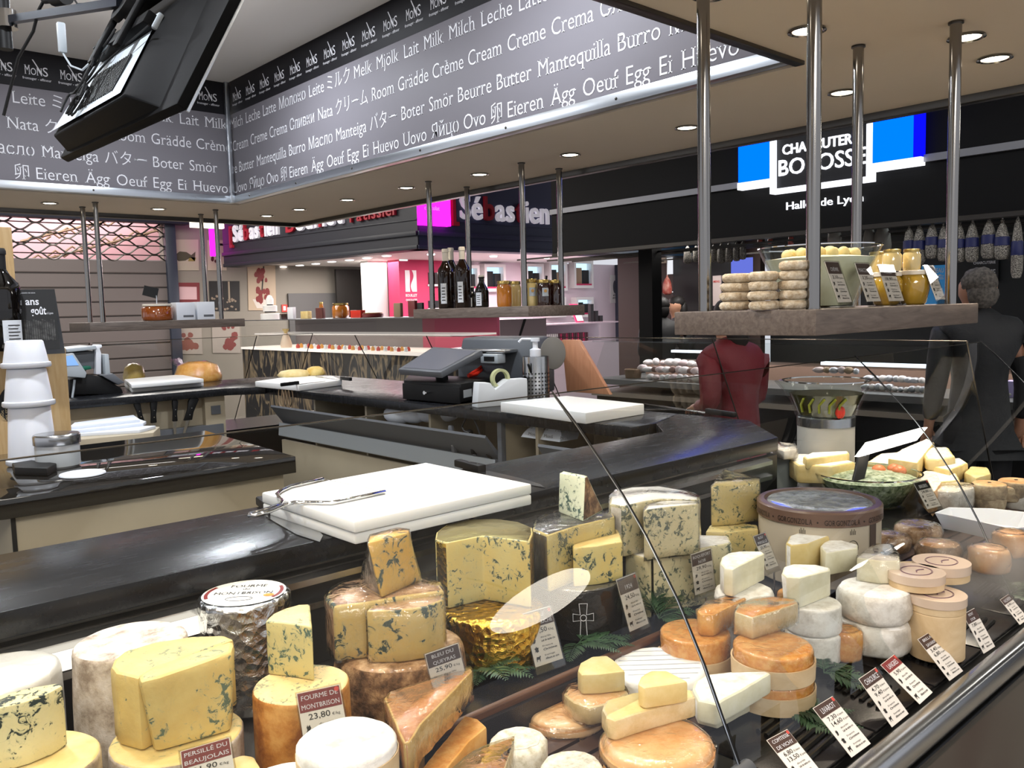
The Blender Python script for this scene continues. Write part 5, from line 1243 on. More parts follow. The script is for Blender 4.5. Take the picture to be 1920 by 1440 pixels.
# twine hoop, knives and cheeses on the far boards
b = MB(); ptw = px(538, 735, 2.262)
for i in range(4): b.tube([(-.012+.004*i, .05-.03*i-.06*math.cos(t*.5236)*.5, -.03+.055*math.sin(t*.5236)*1.1) for t in range(13)], .003, 6)
one(b, 'twine_loops', M['kraft'], 'brown twine loops hanging over the worktop edge before the far board', 'twine', ptw)
knife('black-handled knife lying on the far cutting board of the right worktop', (640,712), (590,706), 1.2145, .03, .13)
knife('black knife lying at the front of the far cutting board', (560,721), (610,715), 1.2145, .02, .13)
knife('long knife with black handle lying across the front corner of the right worktop', (1325,775), (1205,757), 1.1815, .03, .16)
def hump(label, P, w, h, mt, wrap=True, name='cheese_piece', cat='cheese'):
    k = depth(P)/F; b = MB(); b.lathe([(0, 0), (w*k*.5, 0), (w*k*.52, h*k*.25), (w*k*.42, h*k*.8), (w*k*.2, h*k), (0, h*k*1.02)], 20, (0,0,0), .006, P.x*9)
    o = one(b, name, M[mt], label, cat, P, smooth=60)
    if wrap: part(wrapmesh(b, .002, .01, P.y), 'cling_film', M['film'], o, smooth=180)
hump('orange cheese in bunched cling film at the end of the far worktop', pz(372, 714, ZW), 82, 36, 'paste_o')
hump('small yellow wrapped cheese behind the far left cutting boards', pz(252, 712, ZW), 36, 30, 'paste_y')
b = MB()
for i in range(7): b.add([(0, 0, 0), (-.02-.015*i, .02, .10+.004*i), (-.05-.012*i, .0, .12-.006*i), (-.015, -.01, .02)], [(0, 1, 2, 3)])
one(b, 'film_end', M['film'], 'spray of loose clear film sticking up left of the orange cheese', 'cling film', pz(350, 700, 1.2))
hump('pale yellow cheese left of the knife on the far cutting board', pz(552, 705, 1.2146), 60, 12, 'paste', False)
hump('pale yellow cheese block at the back of the far cutting board', pz(592, 703, 1.2146), 34, 16, 'paste_y', False)
# left scale with card terminal and pump
zc = 1.0
pl = pz(165, 742, ZW); k = depth(pl)/F; Rl = 4.72
r = root('counter_scale', 'grey and green shop scale with a small screen at the far left', 'scale', pl)
def pr(q, dy=0): return py(q[0], q[1], pl.y+dy)-pl
def plate(nm, qs, dy, th, m, par=r, bev=.004):
    v = [pr(q, dy) for q in qs]; b = MB(); n = len(v); b.add(v+[p+Vector((0, th, 0)) for p in v], [tuple(range(n)), tuple(range(2*n-1, n-1, -1))]+[(i,(i+1)%n,(i+1)%n+n,i+n) for i in range(n)]); return part(b, nm, M[m], par, bev)
plate('base', [(130,740), (131,712), (165,702), (190,706), (228,728), (232,739)], 0, .30, 'black')
sc = plate('touch_screen', [(122,664), (138,662), (163,700), (160,709), (125,706)], -.06, .03, 'lgrey')
b = MB(); v = [pr(q, -.0625) for q in ((124,668), (136,666), (148,685), (124,686))]; b.add(v, [(0,1,2,3)]); part(b, 'screen_glass', mat('blue_screen', '#7da4d8', .2, emit='#6f98d0', st=.5), sc)
plate('green_bar', [(125,690), (170,686), (172,692), (126,700)], -.055, .06, 'greenp')
plate('weighing_plate', [(124,654), (180,648), (182,655), (126,661)], .02, .3, 'lgrey')
plate('housing', [(130,662), (182,657), (184,690), (140,696)], .06, .22, 'grey')
plate('card_terminal', [(190,704), (212,700), (234,717), (222,722)], -.02, .10, 'grey')
plate('cable_tray', [(196,664), (204,664), (208,708), (198,708)], .0, .12, 'lgrey')
plate('pump_head', [(176,652), (178,646), (191,646), (192,651), (187,653), (190,662), (190,702), (180,702), (180,660)], .03, .05, 'cups')
b = MB(); b.tube([pr(q, -.03) for q in ((140,712), (138,730), (134,756), (131,775))], .006, 6); part(b, 'white_cord', M['lgrey'], r)
# knives on the far rack, box of papers
for i, (bo, to, ww) in enumerate((((266,790), (256,755), .036), ((288,793), (288,750), .040), (((328), 790), (328,750), .034), ((352,788), (364,746), .06), )):
    upright_knife('black-handled knife hanging in the far rack, %s from the left' % WORDS[i], bo, to, Y=4.845, w=ww)
pb = pz(215, 838, .98); 
slab_px([(128,826), (288,811), (300,800), (150,800)], 1.035, .90, 'drawer_box', 'cream drawer box under the pile of papers behind the island', 'box', 'cream', .004)
r = None
for i, (qs, lb) in enumerate((([(128,814), (262,806), (292,798), (180,800)], 'blue-white sheet lying lowest in the paper pile'), ([(130,808), (268,793), (274,790), (250,782), (140,800)], 'bundle of papers in a blue sleeve on the pile'), ([(130,800), (262,786), (250,778), (140,792)], 'white papers on top of the pile'))):
    slab_px(qs, 1.045+.016*i+.006, 1.0355+.016*i, 'paper_pile', lb+' behind the island', 'papers', 'paper', .001)
# ------------------------------------------------------------------ things on the hanging shelves
M.update(honey=mat('honey', '#b8862c', .08, coat=1), honeyo=mat('orange_honey', '#b06a1c', .1, coat=1), honeyp=mat('pale_honey', '#c9b276', .12, coat=1), jamd=mat('dark_preserve', '#2a130c', .08, coat=1),
         goldlid=mat('gold_lid', '#b39a5c', .3, 1), whitelid=mat('cream_lid', '#d8cfbf', .4), oil=mat('dark_oil', '#2e2b05', .05, coat=1), oilg=mat('golden_oil', '#a8862a', .05, coat=1), winej=mat('amber_wine', '#8a4412', .06, coat=1))
def jar(label, p, R, Hh, fill, lid='goldlid', lab=False, belly=0, group=None):
    r = root('glass_jar', label, 'jar', p, 0, group)
    part(MB().lathe([(0, 0), (R*(.92-belly), 0), (R*(.97-belly*.7), .006), (R, Hh*(.2+belly)), (R, Hh*.74), (R*.86, Hh*.84), (R*.84, Hh*.88), (0, Hh*.88)], 28), 'jar_body', M[fill], r, smooth=60)
    part(MB().lathe([(R*.84, Hh*.87), (R*.92, Hh*.875), (R*.92, Hh*.985), (R*.88, Hh), (0, Hh)], 28), 'lid', M[lid], r)
    if lab:
        a0 = math.atan2(-p[1], -p[0])+.25; b = MB()
        for i in range(9):
            for z in (.36, .68): b.v.append(tuple((R*1.015*math.cos(a0+.9*(i/8-.5)), R*1.015*math.sin(a0+.9*(i/8-.5)), Hh*z)))
        b.f = [(2*i, 2*i+2, 2*i+3, 2*i+1) for i in range(8)]; b.mi = [0]*8
        q = part(b, 'paper_label', M['lgrey'], r, label='small printed label')
        b = MB(); n3 = Vector((math.cos(a0), math.sin(a0), 0)); u3 = Vector((-n3.y, n3.x, 0)); b.add([n3*R*1.04+u3*R*(.0+.22*math.cos(i*pi/8))+Z1*(Hh*.56+R*.22*math.sin(i*pi/8)) for i in range(16)], [tuple(range(16))]); part(b, 'label_sun', M['honey'], q)
    return r
zs2 = 1.6155
for x, w, h, kind, lab, xo, lb in ((838, 31, 110, 'bottleamber', (.08, .42), 3.15, 'tall dark bottle with a pale label, leftmost on the middle shelf'), (848, 30, 112, 'bottleglass', (.09, .42), 3.27, 'tall dark bottle just behind the leftmost one on the middle shelf'),
                                (869, 29, 113, 'bottleamber', (.09, .43), 3.13, 'tall dark bottle with a narrow pale label, right of the tall pair')):
    p = px(x, 578, xo); p.z = zs2; k = depth(p)/F; bottle(lb, p, w*k/2, h*k, kind, 'wine', lab, .75, 'whitelid', -.35)
for x, w, h, xo, lb in ((886, 20, 40, 3.25, 'small dark flask hidden between the tall bottles and the small beer bottle'), (904, 26, 60, 3.12, 'small dark beer bottle with a pale label left of the honey jars')):
    p = px(x, 578, xo); p.z = zs2; k = depth(p)/F; bottle(lb, p, w*k/2, h*k, 'bottleglass', 'beer', (.05, .46), .9, 'whitelid', -.5)
for x, w, h, fl2, lab, xo, lb in ((946, 28, 48, 'honeyo', False, 3.10, 'jar of orange honey, leftmost on the middle shelf'), (967, 22, 47, 'honeyp', False, 3.22, 'jar of pale honey mostly behind the steel pole'), (996, 27, 50, 'honeyp', True, 3.10, 'jar of pale cream honey with a small label'),
                             (1020, 27, 48, 'jamd', True, 3.12, 'jar of dark brown honey with a small label'), (1041, 22, 47, 'jamd', False, 3.2, 'dark jar rightmost on the middle shelf')):
    p = px(x, 577, xo); p.z = zs2; k = depth(p)/F; jar(lb, p, w*k/2, h*k, fl2, 'goldlid', lab)
p = px(1024, 531, 3.22); one(MB().tube([(0, 0, -.08), (.005, -.02, .04)], .006, 8), 'dark_stick', M['black'], 'thin dark stick leaning behind the dark honey jars', 'stick', p+Vector((.0, .02, 0)))
# left shelf
p = py(296, 602, 6.0); p.z = 1.5855; k = depth(p)/F
jar('wide jar of amber wine on the left shelf under a black tag', p, 28*k, 31*k, 'winej', 'whitelid')
r = root('chalk_tag', 'small black tag on a stick in the amber jar on the left shelf', 'tag', p+Vector((0, 0, 31*k)))
part(MB().tube([(.0, 0, -.0), (.0, 0, 16*k)], .003, 6), 'stick', M['alu'], r)
b = MB(); v = [py(*q, 6.0)-p-Vector((0, 0, 31*k)) for q in ((267,553), (271,535), (298,541), (294,560))]; b.add(v+[a+Vector((0, .006, 0)) for a in v], [(3,2,1,0), (4,5,6,7), (0,1,5,4), (1,2,6,5), (2,3,7,6), (3,0,4,7)]); part(b, 'tag_plate', M['dblack'], r)
for a, e, lb in ((332, 367, 'white gift box left of two on the left shelf'), (371, 404, 'white gift box right of two on the left shelf')):
    p, q = py(a, 600, 5.95), py(e, 600, 5.95); p.z = q.z = 1.5855; k = depth(p)/F
    o = one(MB().box(0, 0, 0, (q-p).length, .10, 33*k), 'gift_box', M['paper'], lb, 'box', p, 0, None, .002)
    b = MB(); b.box((q-p).length*.35, -.0012, 5*k, (q-p).length*.9, 0, 9*k); part(b, 'printed_mark', M['grey'], o)
# right shelf: stacks of small wrinkled cheeses
def small(x, y, ybase, n, label, seed, col='wrinkled'):
    P = py(x, ybase, y); P.z = ZH+.0006; k = depth(P)/F; h = .0215; rr = 27.5*k
    b = MB(); b.lathe([(0, 0), (rr*.8, .0005), (rr*.97, h*.2), (rr*1.02, h*.5), (rr*.97, h*.82), (rr*.8, h*.98), (0, h*.95)], 40, (0, 0, 0), .0035, seed)
    me = b.mesh('small_goat_cheese', [M[col]], smooth=180)
    for i in range(n):
        o = link('small_goat_cheese', me, None, (P.x+random.uniform(-.002, .002), P.y+random.uniform(-.002, .002), P.z+i*h), random.random()*6)
        tag(o, label, 'cheese', 'small wrinkled cheeses on the right shelf, %s stack' % WORDS[seed])
small(1380, 1.13, 582, 4, 'small wrinkled cheese in the leftmost stack of four on the right shelf', 0)
small(1432, 1.04, 582, 4, 'small wrinkled cheese in the second stack on the right shelf', 1)
small(1487, .99, 582, 5, 'small wrinkled cheese in the tall third stack beside the steel pole', 2)
small(1530, 1.12, 580, 5, 'small wrinkled orange cheese in the stack behind the front steel pole', 3, 'wrinkled_orange')
P = py(1535, 575, 1.10); P.z = ZH+.0006; k = depth(P)/F
r = root('glass_bowl', 'wide clear glass bowl with pale cheese balls behind the cheese stacks on the right shelf', 'bowl', P)
b = MB(); b.lathe([(0, 0), (60*k, 0), (62*k, 3*k), (84*k, 60*k), (108*k, 112*k), (110*k, 112*k), (86*k, 60*k), (64*k, 0)], 48); part(b, 'bowl', M['jarglass'], r, smooth=60)
b = MB(); b.lathe([(108*k, 111*k), (111*k, 111*k), (111*k, 113*k), (108*k, 113*k)], 48); part(b, 'rim', M['chrome'], r)
for i in range(26):
    a = i*2.4; q = 16.5*k*i**.5
    o = root('cheese_ball', 'pale yellow cheese ball heaped in the glass bowl on the right shelf', 'cheese', P+Vector((q*math.cos(a)*.8, q*math.sin(a)*.8, (103-.25*i)*k)), 0, 'cheese balls in the glass bowl')
    part(MB().ball((0, 0, 0), 11*k, 12, 8), 'ball', M['paste'], o, smooth=180)
b = MB(); b.lathe([(0, 4*k), (58*k, 4*k), (80*k, 60*k), (97*k, 90*k), (60*k, 95*k), (0, 97*k)], 32, (0, 0, 0), .003, 2); part(b, 'cheese_mass', M['paste_w'], r, smooth=60, label='pale cheese filling the bowl')
for x, w, yb, h, yy, m, lid, lb, bel in ((1662, 56, 575, 62, 1.05, 'oilg', 'whitelid', 'bellied jar of golden oil behind the price cards on the right shelf', .25), (1712, 56, 575, 64, 1.0, 'oilg', 'whitelid', 'bellied jar of golden oil right of the price cards on the right shelf', .25)):
    P = py(x, yb, yy); P.z = ZH+.0006; k = depth(P)/F; jar(lb, P, w*k/2, h*k, m, lid, False, bel)
zt2 = ZH+.0012+63*depth(py(1690, 575, 1.02))/F
for x, w, h, yy, lb in ((1645, 32, 38, 1.09, 'small gold-lidded jar at the back left on the oil jars'), (1672, 34, 40, 1.03, 'small gold-lidded jar in the middle on the oil jars'), (1709, 32, 40, 1.0, 'small gold-lidded jar on the right-hand oil jar')):
    P = py(x, 515, yy); P.z = zt2; k = depth(P)/F; jar(lb, P, w*k/2, h*k, 'honeyp', 'goldlid')

# ------------------------------------------------------------------ right corner of the display: oil bowl, salad bowl, bries, small cheeses, tray
P = pd(1548, 842, 3.0); P.z = ZB; k = 3.0/F; zp = pd(1548, 778, 3.0).z
r = root('bowl_pedestal', 'grey cylinder pedestal with a steel ring under the oil bowl', 'pedestal', P)
part(MB().lathe([(0, 0), (51*k, 0), (51*k, zp-ZB-18*k), (0, zp-ZB-18*k)], 40), 'drum', mat('pale_grey_drum', '#a7a49c', .45), r)
part(MB().lathe([(0, zp-ZB-18*k), (52*k, zp-ZB-18*k), (52*k, zp-ZB-2*k), (50*k, zp-ZB), (0, zp-ZB)], 40), 'steel_ring', M['steel'], r)
r = root('oil_bowl', 'glass bowl with a pouring lip holding dark green oil and herbs on the pedestal', 'bowl', (P.x, P.y, zp+.0006))
def lipbowl(prof, m, nm, lip):
    b = MB(); b.lathe(prof, 48); a0 = math.atan2(-rt.y, -rt.x); zmax = max(p[1] for p in prof); vs = []
    for v in b.v:
        a = math.atan2(v[1], v[0]); f = max(0, math.cos(a-a0))**14*lip*max(0, (v[2]/zmax-.55)/.45)
        vs.append((v[0]*(1+f), v[1]*(1+f), v[2]))
    b.v = vs; return part(b, nm, m, r, smooth=60)
lipbowl([(0, 0), (50*k, 0), (53*k, 3*k), (62*k, 30*k), (73*k, 62*k), (76*k, 66*k), (78*k, 66*k), (76*k, 60*k), (65*k, 30*k), (55*k, 0)], M['bowlglass'], 'bowl', .22)
b = MB(); b.lathe([(0, 2*k), (49*k, 2*k), (60*k, 30*k), (65.5*k, 42*k), (0, 42*k)], 40); part(b, 'oil', M['oil'], r, smooth=60)
b = MB(); b.lathe([(76*k, 65*k), (78.5*k, 65*k), (78.5*k, 67*k), (76*k, 67*k)], 48); part(b, 'rim', M['chrome'], r)
b = MB()
for i in range(5):
    a = math.atan2(-P.y, -P.x)+(-.8+.3*i); n3 = Vector((math.cos(a), math.sin(a), 0))
    b.tube([n3*56*k+Z1*10*k, n3*60*k+Z1*24*k, n3*64*k+Z1*36*k+Vector((-n3.y, n3.x, 0))*.02], .004, 6)
part(b, 'herbs', mat('herb_green', '#8a8f1e', .4), r)
b = MB(); a = math.atan2(-P.y, -P.x)+.42
for j in range(2): n3 = Vector((math.cos(a+.09*j), math.sin(a+.09*j), 0)); b._ell(tuple(n3*54*k+Z1*12*k), 1, 10, 8, (.012, .012, .022))
part(b, 'red_peppers', M['red'], r)
P = pz(1625, 962, ZB); P.z = ZB; t = 2.72; P = pd(1625, 955, t); P.z = ZB; k = t/F; hr = pd(1625, 884, t).z-ZB
r = root('salad_bowl', 'large glass bowl of herbed cheese salad behind the round tub', 'bowl', P)
part(MB().lathe([(0, 0), (60*k, 0), (64*k, 4*k), (80*k, hr*.6), (93*k, hr), (95*k, hr), (82*k, hr*.6), (66*k, 0)], 48), 'bowl', M['bowlglass'], r, smooth=60)
part(MB().lathe([(93*k, hr-.002), (96*k, hr-.002), (96*k, hr+.002), (93*k, hr+.002)], 48), 'rim', M['chrome'], r)
N = NT('herbed_cheese'); N.set(Base_Color=N.ramp(N.noise(N.co(), 55, 6, .7), [(.36, '#4a5a38'), (.5, '#9aa684'), (.66, '#cfd3bd')]), Roughness=.45, Normal=N.bump(N.noise(N.co(), 60, 4), .9, .006)); M['herb'] = N.m
part(MB().lathe([(0, .004), (58*k, .004), (78*k, hr*.6), (86*k, hr*.84), (60*k, hr*.98), (0, hr*1.06)], 40, (0, 0, 0), .006, 3), 'cheese_salad', M['herb'], r, smooth=60)
b = MB()
for i, (dx, dy) in enumerate(((.04, .02), (.07, -.01), (.09, .03))): b._ell((dx*rt.x*1.2+.02, dx*rt.y*1.2+dy, hr*1.0), 1, 10, 8, (.022, .022, .018))
part(b, 'tomato_pieces', mat('salmon_pieces', '#d0784a', .4), r)
a, e = pd(1607, 918, t-.12)-P, pd(1622, 846, t-.05)-P
r2 = root('serving_knife', 'black-handled server standing in the herbed cheese salad', 'server', P); uu = (e-a); ss = rt
b = MB(); vs = [a-ss*11*k, a+ss*10*k, a+uu*.5+ss*11*k, e+ss*11*k, e-ss*11*k, a+uu*.5-ss*10*k]; b.add(vs+[v+fw*.016 for v in vs], [(0,1,2,3,4,5), (11,10,9,8,7,6)]+[(i,(i+1)%6,(i+1)%6+6,i+6) for i in range(6)]); part(b, 'handle', M['black'], r2, .004)
b = MB(); q = e-uu*.12-fw*.001; b.add([q+ss*4*k*math.cos(i*pi/6)+Z1*4*k*math.sin(i*pi/6) for i in range(12)], [tuple(range(12))]); part(b, 'end_rivet', M['alu'], r2)
b = MB(); b.add([a-ss*7*k, a+ss*7*k, a+ss*5*k-uu*.8, a-ss*5*k-uu*.8], [(0,1,2,3)]); part(b, 'blade', M['steel'], r2)
# wedges and discs of soft white cheese heaped behind the bowl
def farblock(label, top, t, h, mats, rinds=(), wrap=False, name='soft_white_cheese', tilt=0):
    c2 = (sum(q[0] for q in top)/len(top), sum(q[1] for q in top)/len(top)); z = pd(c2[0], c2[1], t).z
    return block(name, label, top, z, z-h, mats, rinds, None, None, wrap, .009, .0015)
W3 = ['paste', 'white_rind', 'white_rind']
farblock('broad white-topped brie base left of the salad bowl server', [(1480,862),(1495,850),(1560,853),(1605,866),(1560,874),(1495,872)], 2.80, .06, W3, (0,1,2))
farblock('cream brie wedge with a long cut face, left of the black server', [(1505,856),(1520,848),(1590,845),(1593,850),(1512,861)], 2.78, .035, W3, (0,1))
farblock('white brie heaped behind the salad bowl', [(1625,866),(1650,850),(1700,846),(1720,858),(1680,872)], 3.1, .07, W3, (0,1,2))
farblock('tall white brie wedge leaning over at the top of the heap', [(1665,860),(1690,842),(1738,822),(1752,830),(1720,868)], 2.95, .05, W3, (0,1,2))
farblock('cream-sided brie wedge right of the leaning one', [(1728,848),(1745,838),(1778,838),(1792,856),(1760,862),(1735,860)], 2.9, .04, ['paste','white_old','white_old'], (1,))
farblock('flat cream brie below the leaning wedge', [(1740,872),(1755,862),(1800,858),(1815,868),(1780,882)], 2.85, .05, W3, (0,1))
farblock('low white brie quarter at the front of the heap', [(1722,888),(1745,876),(1790,880),(1800,900),(1750,905)], 2.75, .05, W3, (0,1,2))
farblock('big half-round of cream cheese right of the brie heap', [(1808,885),(1820,874),(1852,876),(1858,888),(1830,896)], 2.8, .05, ['paste','paste','cream_rind'], (0,1))
farblock('wrapped white cheese block in front of the brie heap', [(1748,908),(1765,900),(1822,905),(1828,914),(1790,922),(1752,920)], 2.6, .06, ['white_film','white_old','white_film'], (), True)
farblock('pinkish wrapped cheese roll beside the salad bowl', [(1722,900),(1740,882),(1755,888),(1765,905),(1750,925)], 2.65, .07, ['wash_rind','white_old','wash_rind'], ())
SMALLG = 'small round goat cheeses at the right end'
for i, (x, y, w, lb) in enumerate(((1855, 905, 60, 'small goat cheese with a dark dot on top, rear left of the group'), (1905, 900, 60, 'small goat cheese at the back right of the group'), (1855, 925, 54, 'small plain goat cheese in the front, left of the shiny wrapped one'), (1912, 922, 56, 'shiny film-wrapped goat cheese at the right edge'), (1893, 908, 50, 'small goat cheese with a dark dot on top in the middle of the group'))):
    P = pd(x, y, 2.62); k = depth(P)/F
    o = wheel('goat_cheese', lb, P, w*k/2, P.z, P.z-.05, ['cream_rind' if i != 3 else 'white_film', 'wash_rind'], .008, .002, .002, wrap=i == 3)
    part(MB().lathe([(0, .052), (.006, .0515), (0, .0525)], 10), 'dark_dot', M['dblack'], o) if i in (0, 1, 4) else None
P = pz(1838, 985, ZB); k = depth(P)/F
r = root('food_tray', 'empty white oval tray right of the salad bowl', 'tray', (P.x, P.y, ZB))
T = [pz(x, y, 1.0)-Vector((P.x, P.y, ZB)) for x, y in ((1752,961),(1778,951),(1860,953),(1925,960),(1940,985),(1900,992),(1790,968))]
T = [Vector((p.x, p.y, 0)) for p in T]; cc = sum(T, Vector())/len(T); b = MB(); n = len(T)
ring = lambda f, z: [cc+(p-cc)*f+Z1*z for p in T]
b.add(ring(.82, 0)+ring(1, .045)+ring(.96, .045)+ring(.78, .004), [tuple(range(n-1,-1,-1))]+[(j*n+i, j*n+(i+1)%n, (j+1)*n+(i+1)%n, (j+1)*n+i) for j in range(3) for i in range(n)]+[tuple(range(3*n, 4*n))])
part(b, 'tray', M['cups'], r, .003)
P = pd(1470, 895, 2.9); k = 2.9/F
r = root('plastic_tub', 'frosted plastic tub behind the worktop corner, left of the brie', 'tub', (P.x, P.y, ZB))
part(MB().lathe([(0, 0), (22*k, 0), (27*k, P.z-ZB+.02), (25*k, P.z-ZB+48*k), (0, P.z-ZB+50*k)], 28, (0, 0, 0), .002, 4), 'tub_body', mat('frosted_plastic', '#9fa6a4', .3), r, smooth=60)
farblock('white wrapped packet on the frosted plastic tub', [(1448,838),(1462,828),(1490,832),(1495,842),(1470,846)], 2.85, .03, ['white_film','white_film','white_film'], (), True, 'wrapped_packet')
for i, (q, lb) in enumerate(((((1478,902),(1490,892),(1468,838)), 'clear price card holder leaning before the frosted plastic tub'), (((1742,962),(1768,955),(1712,905)), 'price card with a blue head beside the salad bowl'))):
    card_z(lb, ['BREBIS'], [('24,00', kg)], *q, 1.0, head='dbrown' if i == 0 else 'dsteel')

# ------------------------------------------------------------------ far wall with posters and roller shutter
WY = 13.0
M['farwall'] = mat('taupe_wall', '#8d877c', .8); M['shutter'] = mat('shutter_slats', '#6f6765', .45, bump=(8, .1)); M['navy'] = mat('blue_grey_frame', '#343a48', .45)
s0, s1 = py(-60, 415, WY).x, py(303, 415, WY).x; zt_, zm_ = py(160, 412, WY).z, py(160, 486, WY).z
b = MB(); b.box(-3, WY, 0, s0, WY+.15, 4); b.box(s1, WY, 0, 12, WY+.15, 4); b.box(s0, WY, zt_, s1, WY+.15, 4); struct(b, 'wall_back', M['farwall'])
b = MB(); b.box(-3, 14.8, 0, 12, 14.9, 4); struct(b, 'wall_back.001', mat('pink_hall', '#f3c3c8', .8))
lamp('AREA', 'hall_fill', (2.6, 14.0, 3.95), 120, (1, .93, .95), shape='RECTANGLE', size=5, size_y=1.0)
lamp('AREA', 'hall_fill', (3.2, 10.6, 3.9), 60, (1, .95, .9), shape='RECTANGLE', size=3, size_y=1.0)
r = root('roller_shutter', 'grey slatted roller shutter with a wavy grille of bars across its top', 'shutter', (s0, WY-.02, 0))
b = MB(); z = 0; Ls = s1-s0
for i in range(11): b.slab([(-.02, zm_-.205*i-.195), (-.035, zm_-.205*i-.18), (-.035, zm_-.205*i-.012), (-.02, zm_-.205*i)], 0, Ls, 'x')
part(b, 'slats', M['shutter'], r, label='grey horizontal slats')
b = MB(); b.box(0, -.018, 0, Ls, 0, zm_); part(b, 'slat_gaps', M['dblack'], r)
hz = zt_-zm_
for j in range(6):
    zc_ = zm_+hz*(j+.35)/5.6; b = MB()
    b.tube([(Ls*t/96, -.03, zc_+.05*math.cos(2*pi*t/96*6.4+pi*(j % 2))) for t in range(97)], .012, 6); part(b, 'wavy_bar', M['dsteel'], r)
b = MB()
for j in range(4): b.tube([(0, -.035, zm_+hz*(j+.5)/4), (Ls, -.035, zm_+hz*(j+.5)/4)], .008, 6)
part(b, 'straight_bars', M['dsteel'], r)
b = MB()
for i in range(2, 13): b.box(Ls*(i+.3)/13, -.05, 2.2, Ls*(i+.3)/13+.0, -.05, 2.2) if False else None
xe = py(331, 560, WY).x; b.box(Ls, -.10, 0, xe-s0, -.0, zt_); part(b, 'side_guide', M['navy'], r, .005)
xb = py(345, 410, WY).x; b = MB(); b.box(0, -.22, zt_-.02, xb-s0, .0, zt_+.28); part(b, 'top_box', mat('dark_head_box', '#1d2030', .5), r, .005)
b = MB()
for i in range(9):
    for j in range(2): b.tube([(.95+.24*i+.12*k2, 1.0+.2*j, 2.0+.3*j+.07*i+.09*(k2 % 2)) for k2 in range(4)], .016, 5)
b.tube([(.9, 1.0, 1.95), (3.1, 1.0, 2.6)], .02, 5); b.tube([(.9, 1.2, 2.3), (3.1, 1.2, 2.95)], .02, 5)
one(b, 'roof_truss', M['kraft'], 'tan lattice girders in the lit hall beyond the grille', 'girder', (s0+.0, WY+.2, .5))
def poster(label, qs, paper, shapes, mats, Y=WY-.012):
    v = [py(*q, Y) for q in qs]; c = sum(v, Vector())/4; r = root('wall_poster', label, 'poster', c)
    b = MB(); w_ = [p-c for p in v]; b.add(w_+[p+Vector((0, .008, 0)) for p in w_], [(3,2,1,0), (4,5,6,7), (0,1,5,4), (1,2,6,5), (2,3,7,6), (3,0,4,7)]); part(b, 'sheet', mat('poster_paper', paper, .6), r)
    for nm, kind, pts, m in shapes:
        b = MB()
        f = lambda a, bb, e=.0015: w_[3]+(w_[2]-w_[3])*a+(w_[0]-w_[3])*bb+Vector((0, -e, 0))
        if kind == 'poly': b.add([f(*p) for p in pts], [tuple(range(len(pts)))])
        elif kind == 'blobs':
            rn = random.Random(len(label))
            for (cx, cy, rx, ry, n) in pts:
                for i in range(n):
                    ax, ay = cx+rn.uniform(-1, 1)*rx, cy+rn.uniform(-1, 1)*ry; s = rn.uniform(.25, .5)*min(rx, ry)+.01
                    b.add([f(ax+s*math.cos(t*pi/4)*(1+.5*rn.random()), ay+s*math.sin(t*pi/4)*(1+.5*rn.random()), .0015+.00015*i) for t in range(8)], [tuple(range(8))])
        part(b, nm, mat('print_'+nm, m, .6), r)
    return r
poster('cream poster of a greenish fish with lemon right of the shutter', [(321,449),(372,449),(373,507),(322,507)], '#b5ad98', [('fish','poly',[(.05,.45),(.3,.62),(.55,.6),(.72,.5),(.88,.62),(.85,.3),(.7,.42),(.5,.32),(.25,.3)],'#4a4a34'),('lemon','poly',[(.6,.3),(.85,.3),(.9,.42),(.65,.44)],'#8c8040')], '')
poster('cream poster with a small dark red fruit left of the pastry shop sign', [(389,450),(424,450),(425,507),(390,507)], '#bdb39c', [('fruit','blobs',[(.35,.4,.15,.12,5)],'#4a2020')], '')
poster('red poster with a pale pink panel above the white gift boxes', [(326,530),(374,530),(375,567),(327,567)], '#7a2f33', [('panel','poly',[(.2,.15),(.88,.15),(.88,.8),(.2,.8)],'#d9b3b6')], '')
poster('black and white photo poster of bottles in a rack', [(392,527),(449,527),(450,583),(394,583)], '#141210', [('bottles','blobs',[(.3,.45,.25,.06,9),(.75,.35,.2,.06,7),(.5,.1,.4,.06,6)],'#8a7a68'),('post','poly',[(.62,.3),(.68,.3),(.68,1),(.62,1)],'#9a8c78')], '')
poster('tall cream poster of a red flower over a white cup', [(464,498),(516,498),(518,582),(466,582)], '#b9a58c', [('stem','poly',[(.45,.3),(.5,.3),(.6,1),(.55,1)],'#2a2a20'),('petals','blobs',[(.48,.78,.2,.12,9),(.5,.35,.22,.13,10)],'#7a1f1c'),('cup','poly',[(.15,.25),(.85,.25),(.7,.05),(.3,.05)],'#cfc6bb')], '')
poster('pale poster of cured meat, left of two low on the wall', [(330,615),(378,615),(380,664),(332,664)], '#a39a90', [('meat','blobs',[(.5,.5,.28,.25,12)],'#7d4a40')], '')
poster('pale poster of raw meat and herbs, right of two low on the wall', [(397,602),(449,602),(451,662),(399,662)], '#a39a90', [('meat','blobs',[(.6,.4,.25,.22,12),(.55,.85,.25,.12,8)],'#7a3a36')], '')
q = py(534, 578, WY-.02); r = root('exit_notice', 'small red safety notice on the grey wall', 'notice', q); k = depth(q)/F
part(MB().box(-6*k, 0, -7*k, 6*k, .01, 7*k), 'plate', M['redseal'], r); part(MB().add([(-3*k, -.002, -4*k), (2*k, -.002, -4*k), (2*k, -.002, 4*k), (-3*k, -.002, 4*k)], [(0,1,2,3)]), 'symbol', M['white'], r)
q = pd(390, 420, 9.6); k = 9.6/F
r = root('strip_lamp', 'white lit strip lamp hanging beyond the far lowered ceiling', 'lamp', q)
